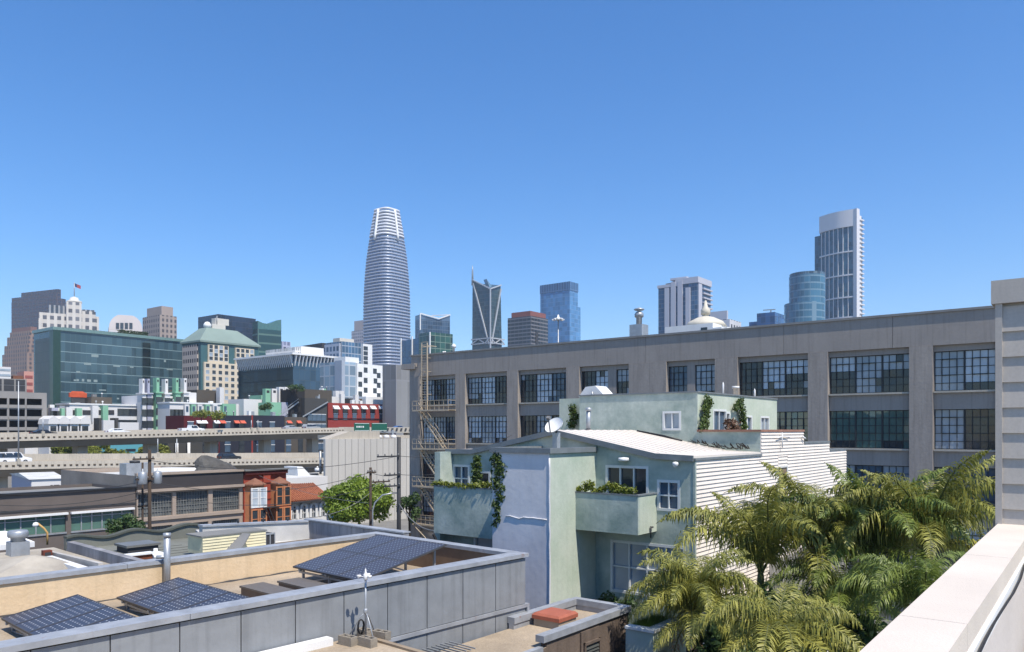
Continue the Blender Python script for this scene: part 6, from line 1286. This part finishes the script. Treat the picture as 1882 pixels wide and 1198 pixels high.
def tree(nm, label, cat, loc, hgt, rx, rz, n, size, mat, seed, clumps=26, group=None, ry=None, trunk_r=.16):
    rnd = random.Random(seed); t = empty(nm, label, cat, loc, 0, group); ry = ry or rx; cz = hgt-rz; bl = []
    for _ in range(clumps):
        d = Vector((rnd.gauss(0, 1), rnd.gauss(0, 1), rnd.gauss(0, 1)+.25)).normalized(); k = rnd.uniform(.45, .86); s = rnd.uniform(.24, .42)
        bl.append((d.x*rx*k, d.y*ry*k, cz+d.z*rz*k, rx*s, ry*s, rz*s*.85))
    m = MB(); leaves(m, bl, n, size, rnd); m.build('crown', mat, t)
    tk = MB(); tk.tube([(0, 0, 0), (.05, .02, cz*.5), (0, .05, cz-rz*.3), (.1, 0, cz+rz*.2)], trunk_r, 8, r1=trunk_r*.4)
    for k in range(7):
        b = bl[k*3 % len(bl)]; tk.tube([(0, .03, cz-rz*(.7-.1*k)), (b[0]*.5, b[1]*.5, (cz-rz*.4+b[2])/2), (b[0]*.95, b[1]*.95, b[2])], trunk_r*.4, 5, r1=.02)
    tk.build('trunk', bark, t); return t
p = at(659, 965, 80); tree('street_tree', 'round bright green street tree in front of the pale windowless building', 'tree', (p[0], p[1], 0), gz(877, 80), 3.75, 2.6, 17000, .34, L_tree, 3, 64)
p = at(752, 940, 84); tree('street_tree', 'small dark green tree at the foot of the warehouse corner', 'tree', (p[0], p[1], 0), gz(898, 84), 1.3, 2.2, 1200, .3, L_dark, 5, 12)
p = at(228, 980, 52); tree('street_tree', 'loose dark green tree top in front of the green glass storefront', 'tree', (p[0], p[1], 0), gz(937, 52), 1.35, 1.3, 1600, .22, L_dark, 8, 16)
for k, (u, w, v, D, lb) in enumerate(((128, 24, 812, 186, 'leftmost leafy tree seen between the freeway decks'), (165, 28, 812, 188, 'second tree between the freeway decks, left of the turquoise wall'), (210, 26, 821, 184, 'low reddish green bush line in front of the turquoise wall'), (290, 28, 809, 184, 'tree between the decks right of the turquoise wall'), (146, 28, 810, 182, 'light green tree crown between the decks, between two taller ones'), (186, 22, 812, 183, 'narrow tree between the decks at the left end of the turquoise wall'), (110, 20, 815, 183, 'low tree between the decks beside the white sheds'), (268, 20, 813, 186, 'small tree between the decks at the right end of the turquoise wall'))):
    p = at(u, 800, D); rx = w/FPX*D*1.15; tree('roadside_tree', lb, 'tree', (p[0], p[1], 0), gz(v, D), rx, 3, 2600, .6, L_far, 30+k, 14, 'trees between the freeway decks')
for u, v, D, lb, w, g in ((183*0+487, 742, 208, 'small leafy roof tree in front of the mint bay by the dark grey block', 2.6, 1), (370, 759, 176, 'pale green shrub above the dark red wall, left one', 2.4, 0), (398, 760, 176, 'pale green shrub above the dark red wall, right one', 2.4, 0), (545, 708, 226, 'dark bushy roof plant above the dark grey block', 3, 1)):
    p = at(u, v, D); z0 = gz(v+12, D); t = empty('roof_shrub', lb, 'shrub', (p[0], p[1], z0)); m = MB(); rnd = random.Random(u); leaves(m, [(rnd.uniform(-w, w)*.6, rnd.uniform(-1, 1), rnd.uniform(.6, 1.6), w*.45, .9, .8) for _ in range(7)], 500, .5, rnd); m.build('foliage', L_far if not g else L_dark, t); MB().tube([(0, 0, -.4), (0, 0, 1)], .1, 5).build('stem', bark, t)
# climbers and planters on the green house
def vine(label, fr, pts, mat, n, size, seed, cat='climbing plant', nm='climbing_vine', stem=True):
    rnd = random.Random(seed); t = fr.root(nm, label, cat, at=pts[0][:3]); m = MB(); o = pts[0]
    leaves(m, [(p[0]-o[0], p[1]-o[1], p[2]-o[2], p[3], p[4], p[5]) for p in pts], n, size, rnd, .3); m.build('foliage', mat, t)
    if stem: MB().tube([(p[0]-o[0]+.03, p[1]-o[1], p[2]-o[2]) for p in pts] if len(pts) > 1 else [(0, 0, -.3), (0, 0, .2)], .02, 5).build('stem', bark, t)
    return t
rnd = random.Random(2); pts = []
for u, v, w in ((914, 838, .22), (912, 846, .3), (915, 855, .34), (913, 866, .38), (918, 875, .36), (914, 886, .36), (916, 897, .34), (914, 908, .3), (919, 916, .26), (911, 926, .22), (914, 935, .2), (910, 945, .2), (914, 953, .18), (909, 962, .15)):
    y, z = G.px(u, v, XB-.12); pts.append((XB-.12+.25, y+rnd.uniform(0, .12), z,   .26, w*1.25, .26))
vine('long dark leafy vine hanging down the left edge of the lavender bay', G, pts, L_vine, 3600, .17, 4)
pts = [(-1.25, y, 9.3+ (gz(896, G.D(-1.3, 11))-9.3)+.1+rnd.uniform(-.05, .1), .16, .3, .16) for y in [8.6+k*.3 for k in range(13)]]
vine('low yellow green creeper along the rim of the left balcony', G, pts, L_bright, 900, .13, 5)
zb2 = gz(896, G.D(-1.3, 11)); pts = [(-.9, G.onx(876, -.9), zb2+.2+k*.28, .25, .34-k*.03, .24) for k in range(5)]
vine('upright leafy plant on the left balcony beside the small window', G, pts, L_vine, 700, .15, 6, 'balcony plant', 'balcony_plant')
zb1 = gz(911, G.D(-1.5, 2)); pts = [(-1.4, y, zb1+.08+rnd.uniform(0, .14)+(.2 if k in (2, 3, 7, 8) else 0), .15, .26, .15+(.1 if k in (2, 3) else 0)) for k, y in enumerate([4.3-j*.2 for j in range(13)])]
vine('bright yellow green creeper spilling over the right balcony rim', G, pts, L_bright, 900, .12, 7)
pts = [(-.7, (sl0+sl1)/2-.35+k*.2, zb1+.1+.12*(k % 2), .2, .24, .22) for k in range(4)]
vine('small green pot plant behind the right balcony wall in front of the sliding door', G, pts, L_vine, 350, .13, 8, 'balcony plant', 'balcony_plant')
xv = lambda u: G.ony(u, PY0-.2)
pts = []
for u, v in ((1300, 735), (1298, 743), (1303, 741), (1296, 752), (1298, 762), (1294, 771), (1296, 780), (1291, 786)): x, z = G.py(u, v, PY0-.2); pts.append((x, PY0-.22, z, .32, .18, .3))
vine('leafy vine at the left corner of the pale upper terrace wall', G, pts, L_vine, 800, .15, 9)
pts = []
for u, v in ((1361, 736), (1358, 744), (1352, 748), (1363, 752), (1364, 760), (1366, 770), (1367, 780), (1368, 786)): x, z = G.py(u, v, PY0-.2); pts.append((x, PY0-.22, z, .3, .18, .28))
vine('leafy vine right of the terrace sliding door', G, pts, L_vine, 700, .15, 10)
x, z = G.py(1344, 779, 1.8); vine('brownish red bush in a pot on the terrace between the two vines', G, [(x, 1.8, z, .45, .4, .35), (x+.3, 1.8, z-.25, .5, .4, .35)], L_red, 420, .15, 11, 'potted bush', 'potted_bush')
y, z = G.px(1052, 768, x6-.3); vine('small green vine on the set back stair block, left of the upper storey', G, [(x6-.3, y, z+.5, .2, .25, .3), (x6-.3, y-.1, z+.1, .25, .35, .3), (x6-.3, y+.05, z-.3, .25, .3, .3)], L_vine, 420, .17, 12)
t_ = [(XB+1.2, G.onx(958+k*8, XB+1.2), zb+.25+(.25 if k in (1, 2) else 0), .3, .4, .28) for k in range(5)]
vine('dark green roof shrub at the left end of the bay roof', G, t_, L_vine, 700, .14, 13, 'roof shrub', 'roof_shrub')
vine('yellow flowering shrub topping the green one on the bay roof', G, [(XB+1.5, G.onx(962+k*9, XB+1.5), zb+.62+.1*(k % 2), .25, .33, .2) for k in range(4)], L_yel, 600, .12, 14, 'roof shrub', 'roof_shrub')
B(XB+.5, XB+1.9, YB0+.5, YB1-.3, zb+.01, zb+.1).build('planter_tray', surf('planter_wood', C(165, 135, 105, .6), .9, .3, 3), gr)
vine('dark ivy at the foot of the recessed wall under the right balcony', G, [(-.4, 4.0-k*.3, 6.8+.25*((k*7) % 3), .3, .3, .4) for k in range(6)], L_dark, 700, .16, 15)
# ---------------------------------------------------------------- queen palms
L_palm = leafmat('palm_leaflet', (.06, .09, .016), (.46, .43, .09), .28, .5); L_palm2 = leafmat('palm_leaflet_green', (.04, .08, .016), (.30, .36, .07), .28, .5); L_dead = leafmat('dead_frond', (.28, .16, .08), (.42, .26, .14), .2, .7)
rach = surf('palm_rachis', (.12, .13, .04), .6, .3, 4); ptrunk = surf('palm_trunk', C(120, 108, 92, .5), .95, .35, 2, streak=4, bump=.3)
def frond_mesh(nm, L, rise, droop, seed, mat, n=62, ll=.62, twist=.5):
    """arching rachis with two ranks of long drooping leaflets"""
    rnd = random.Random(seed); m = MB(); pts = []; a = rise; x = z = 0; S = 22
    for k in range(S+1):
        pts.append(Vector((x, .05*math.sin(k*.4+seed), z))); t = k/S; a2 = rise-droop*t**1.35; x += L/S*math.cos(a2); z += L/S*math.sin(a2)
    m.tube([pts[i] for i in range(0, S+1, 2)], .032, 5, m=1, r1=.006)
    for k in range(n):
        t = .1+.9*k/n+rnd.uniform(-.006, .006); f = min(S-.001, t*S); i = int(f); p = pts[i].lerp(pts[i+1], f-i); d = (pts[i+1]-pts[i]).normalized()
        up = Vector((-d.z, 0, d.x)); le = ll*(math.sin(math.pi*min(1, .22+t*.8))**.7)*rnd.uniform(.65, 1.2)
        for s in (-1, 1):
            ang = rnd.uniform(-.6, .7); dr = Vector((0, s, 0))*math.cos(ang)+up*math.sin(ang); dr = (dr+d*rnd.uniform(.35, .75)).normalized(); w = .0155
            q1 = p+dr*le*.38; q2 = q1+(dr*.65+Vector((0, 0, -.62*rnd.uniform(.6, 1.25)))).normalized()*le*.34; q3 = q2+(dr*.3+Vector((0, 0, -1))).normalized()*le*.36
            sd_ = d.cross(dr).normalized().cross(dr).normalized() if True else d
            wv = d*w
            i0 = len(m.v); m.v += [tuple(p-wv*.5), tuple(p+wv*.5), tuple(q1-wv), tuple(q1+wv), tuple(q2-wv*.85), tuple(q2+wv*.85), tuple(q3)]
            for q in ((0, 1, 3, 2), (2, 3, 5, 4), (4, 5, 6)): m.f.append(tuple(i0+k_ for k_ in q)); m.m.append(0); m.sm.append(False)
    return m.mesh(nm, [mat, rach])
def fset(mat, seed): return [frond_mesh('frond', L, R(ri), R(dr), seed+i, mat, 108, ll) for i, (L, ri, dr, ll) in enumerate(((3.0, 78, 118, .62), (3.0, 68, 140, .66), (3.0, 50, 130, .7), (2.8, 28, 115, .66), (2.6, 4, 80, .6), (2.7, 84, 70, .5)))]
FS1, FS2 = fset(L_palm, 100), fset(L_palm2, 200)
FD = frond_mesh('frond', 1.9, R(-30), R(55), 77, L_dead, 40, .35)
def palm(label, u, v, D, sets, n, seed, scale=1, lean=0, dead=0, tiers=(0, 1, 1, 2, 2, 3, 3, 4), tr=.13):
    p = at(u, v, D); rnd = random.Random(seed); t = empty('palm_tree', label, 'palm tree', (p[0], p[1], 0), 0, 'palm trees beside the green house'); zc = p[2]
    pts = [(-lean*(1-k/8)**2, 0, zc*k/8) for k in range(9)]; MB().tube(pts, tr*1.25, 10, r1=tr*.8).build('trunk', ptrunk, t)
    MB().lathe((0, 0, zc-.5), [(tr*.8, 0), (tr*1.25, .25), (tr*1.0, .6), (tr*.45, 1.0), (0, 1.1)], 10).build('crownshaft', rach, t)
    az = rnd.uniform(0, 6)
    for k in range(n):
        az += 2.39996+rnd.uniform(-.2, .2); i = tiers[int(k/n*len(tiers))]; s = scale*rnd.uniform(.88, 1.1)
        o = put('frond', sets[i], t, (0, 0, zc+.25-.012*k), (rnd.uniform(-.15, .15), rnd.uniform(-.12, .12), az)); o.scale = (s, s, s)
    for k in range(dead):
        o = put('frond', FD, t, (0, 0, zc-.1), (0, 0, rnd.uniform(3.2, 5.8))); o['label'] = 'dry orange brown hanging frond'
    return t
palm('broad drooping palm in front of the lower house windows, leftmost of the palms', 1280, 1125, 21, FS1, 36, 1, .8, dead=3, tiers=(0, 0, 1, 1, 2, 2, 3, 4))
palm('tall upright palm whose fronds cross the white siding, left of centre', 1398, 1065, 25, FS1, 13, 2, 1.42, tiers=(5, 0, 0, 0, 0, 1), tr=.11)
palm('tall full crowned palm against the end of the white siding', 1500, 1030, 26, FS1, 18, 3, 1.4, tiers=(5, 0, 0, 0, 1, 1, 2, 3))
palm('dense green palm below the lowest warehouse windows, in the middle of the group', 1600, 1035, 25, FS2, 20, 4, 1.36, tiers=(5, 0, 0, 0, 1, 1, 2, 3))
palm('wide olive palm furthest right, beside the grey siding wall', 1700, 1015, 24, FS1, 20, 5, 1.34, tiers=(5, 0, 0, 0, 1, 1, 2, 3))
palm('low palm at the bottom of the photo with long fronds fanning over the fence', 1432, 1192, 17, FS1, 18, 6, .8, tiers=(1, 2, 2, 2, 3, 3))
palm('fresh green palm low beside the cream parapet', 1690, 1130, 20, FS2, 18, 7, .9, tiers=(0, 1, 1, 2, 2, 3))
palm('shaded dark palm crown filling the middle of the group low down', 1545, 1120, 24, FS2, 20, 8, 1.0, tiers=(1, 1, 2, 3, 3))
# yard: fence, planter wall, soil
t = G.root('board_fence', 'pale weathered upright board fence behind the palms', 'fence', at=(0, -1.6, 0)); fb = surf('fence_board', C(190, 182, 170, .6), .9, .3, 2, streak=.15)
zf = 8.75
for k in range(60): x = 3.5+k*.19; B(x, x+.17, 0, .03, 4, zf+random.uniform(-.03, .03)).build('board', fb, t)
MB().box(3.5, 15, .031, .09, zf-.5, zf-.4).build('rail', fb, t); MB().box(3.5, 15, .031, .09, zf-2, zf-1.9).build('rail', fb, t)
for k, (u, v, D, w, lb) in enumerate(((1420, 1095, 23, 2.0, 'dark undergrowth shrub added as shade below the tall upright palm'), (1600, 1095, 23, 2.2, 'dark undergrowth shrub added as shade under the middle palms'), (1330, 1120, 20.5, 1.3, 'dark shrub in the gap beside the leftmost palm'), (1510, 1090, 25, 1.7, 'leafy shrub behind the low fanning palm'))):  # undergrowth shrubs added to stand for the dark shade beneath the palms
    p = at(u, v, D); tree('yard_shrub', lb, 'shrub', (p[0], p[1], 0), p[2], w*.7, 2.4, 2600, .3, L_dark, 60+k, 20, 'shrubs under the palms')
PLF = FR(1200, 20.5, 38); t = PLF.root('planter_wall', 'white rimmed pale green planter with grass, beside the brown shed', 'planter'); zpl = gz(1163, 20.5); L_ = PLF.onx(1150)
B(-.0, .2, 0, L_, 0, zpl).build('front', m_gl, t); B(.201, 2.0, 0, .2, 0, zpl).build('side', m_gl, t); MB().box(-.06, .24, -.06, L_, zpl+.001, zpl+.07).box(.241, 2, -.06, .24, zpl+.001, zpl+.07).build('rim', m_frm, t); B(.201, 2, .201, L_, 0, zpl-.08).build('soil', surf('soil', (.06, .045, .03), .95), t)
m = MB(); rnd = random.Random(6)
for k in range(1500):
    x, y = rnd.uniform(.2, 1.7), rnd.uniform(.2, L_); h_ = rnd.uniform(.1, .38); a = rnd.random()*6.3; m.face([(x-.012, y, zpl-.08), (x+.012, y, zpl-.08), (x+.1*math.cos(a), y+.1*math.sin(a), zpl-.08+h_)])
tag(m.build('planter_grass', leafmat('grass_blade', (.08, .16, .02), (.2, .3, .05)), None, PLF.w(0, 0, 0), PLF.rot), 'bright green grass growing in the white rimmed planter', 'grass', kind='stuff')
# ---------------------------------------------------------------- utility poles and wires
def upole(label, u, vtop, D, r, arms, tf=0, group='utility poles along the street', mat=None):
    p = at(u, 900, D); t = empty('utility_pole', label, 'utility pole', (p[0], p[1], 0), R(45), group); zt = gz(vtop, D); mat = mat or M['wood']
    MB().tube([(0, 0, 0), (0, 0, zt)], r*1.2, 8, r1=r).build('pole', mat, t)
    for v, w, x0 in arms:
        z = gz(v, D); o = MB().box(x0-w/2, x0+w/2, -r-.09, -r+.02, z-.06, z+.06).build('crossarm', mat, t)
        for k in range(4): x = x0-w/2+.1+(w-.2)*k/3; MB().lathe((x, -r-.03, z+.06), [(.03, 0), (.06, .06), (.06, .12), (.03, .16), (0, .17)], 8).build('insulator', M['grey'], o)
    for k in range(tf): MB().lathe(((-.55, .55, .0)[k], -.1, gz(868, D)-.9), [(.3, 0), (.33, .05), (.33, .85), (.25, .95), (.06, 1.0), (.06, 1.2), (0, 1.2)], 12).build('transformer', M['galv'], t)
    return t
upole('wooden pole with two grey transformers in front of the grey loft', 275, 826, 60, .13, ((843, 1.6, -.5), (880, 1.4, -.4)), 2)
upole('thin pale pole just left of the transformer pole', 262, 850, 60.5, .08, ((930, .8, 0),), 0)
upole('rusty brown pole standing in front of the round street tree', 681, 859, 66, .11, ((886, 1.8, 1.0), (868, .9, .0)), 0)
upole('tall black pole with crossarms beside the blank concrete wall', 733, 803, 64, .16, ((838, 2.2, -1.2), (872, 1.6, -.8), (892, 1.6, -.8)), 0, mat=M['dark'])
p = at(685, 965, 70); t = empty('street_lamp', 'slim grey street lamp with a curved arm beside the round street tree', 'street lamp', (p[0], p[1], 0)); z = gz(930, 70); MB().tube([(0, 0, 0), (0, 0, z-.4), (.2, 0, z+.3), (.9, 0, z+1.0), (1.9, 0, z+1.2)], .07, 8).build('pole', M['galv'], t); B(1.8, 2.5, -.12, .12, z+1.12, z+1.26).build('lamp_head', M['grey'], t)
wires = [((-40, 905, 58), (275, 882, 60), .5), ((-40, 925, 58), (275, 900, 60), .6), ((275, 846, 60), (733, 838, 64), .9), ((275, 884, 60), (681, 868, 66), 1.2), ((275, 905, 60), (733, 876, 64), 1.6), ((-40, 935, 57), (262, 915, 60.5), .6), ((733, 872, 64), (960, 815, 75), 1.0), ((681, 868, 66), (733, 872, 64), .2), ((733, 925, 64), (835, 968, 45), 1.0), ((681, 905, 66), (560, 952, 50), .5), ((733, 838, 64), (940, 800, 78), .8), ((460, 866, 86), (681, 925, 66), .6)]
for k, (a, b, sag) in enumerate(wires):
    A_, B_ = Vector(at(*a)), Vector(at(*b)); pts = [A_.lerp(B_, i/14)-Vector((0, 0, sag*4*(i/14)*(1-i/14))) for i in range(15)]
    lbs = ('upper wire from the left edge to the transformer pole', 'lower wire from the left edge to the transformer pole', 'long high wire between the transformer pole and the black pole', 'sagging wire from the transformer pole to the rusty pole', 'lowest sagging wire from the transformer pole to the black pole', 'lowest wire from the left edge to the thin pale pole', 'wire running from the black pole towards the warehouse front', 'short wire joining the rusty pole and the black pole', 'pale service cable drooping from the black pole to the green house', 'service wire from the rusty pole down to the arcade', 'highest wire from the black pole past the warehouse', 'wire from the red house roof to the rusty pole')
    tag(MB().tube(pts, .022 if k != 8 else .04, 5).build('utility_wire', M['grey'] if k in (8, 9, 11) else M['dark']), lbs[k], 'wire', 'overhead wires')
# ---------------------------------------------------------------- thin air between here and the skyline
hm = bpy.data.materials.new('haze_air'); hm.use_nodes = True; hn = hm.node_tree.nodes; hn.remove(hn['Principled BSDF'])
hv = hn.new('ShaderNodeVolumePrincipled'); hv.inputs['Color'].default_value = (.80, .88, 1, 1); hv.inputs['Density'].default_value = .00016; hv.inputs['Anisotropy'].default_value = .2
hm.node_tree.links.new(hv.outputs[0], hn['Material Output'].inputs['Volume'])
tag(B(-2600, 2600, -350, 3200, -1, 420).build('haze', hm), kind='stuff'); scene.cycles.volume_bounces = 0
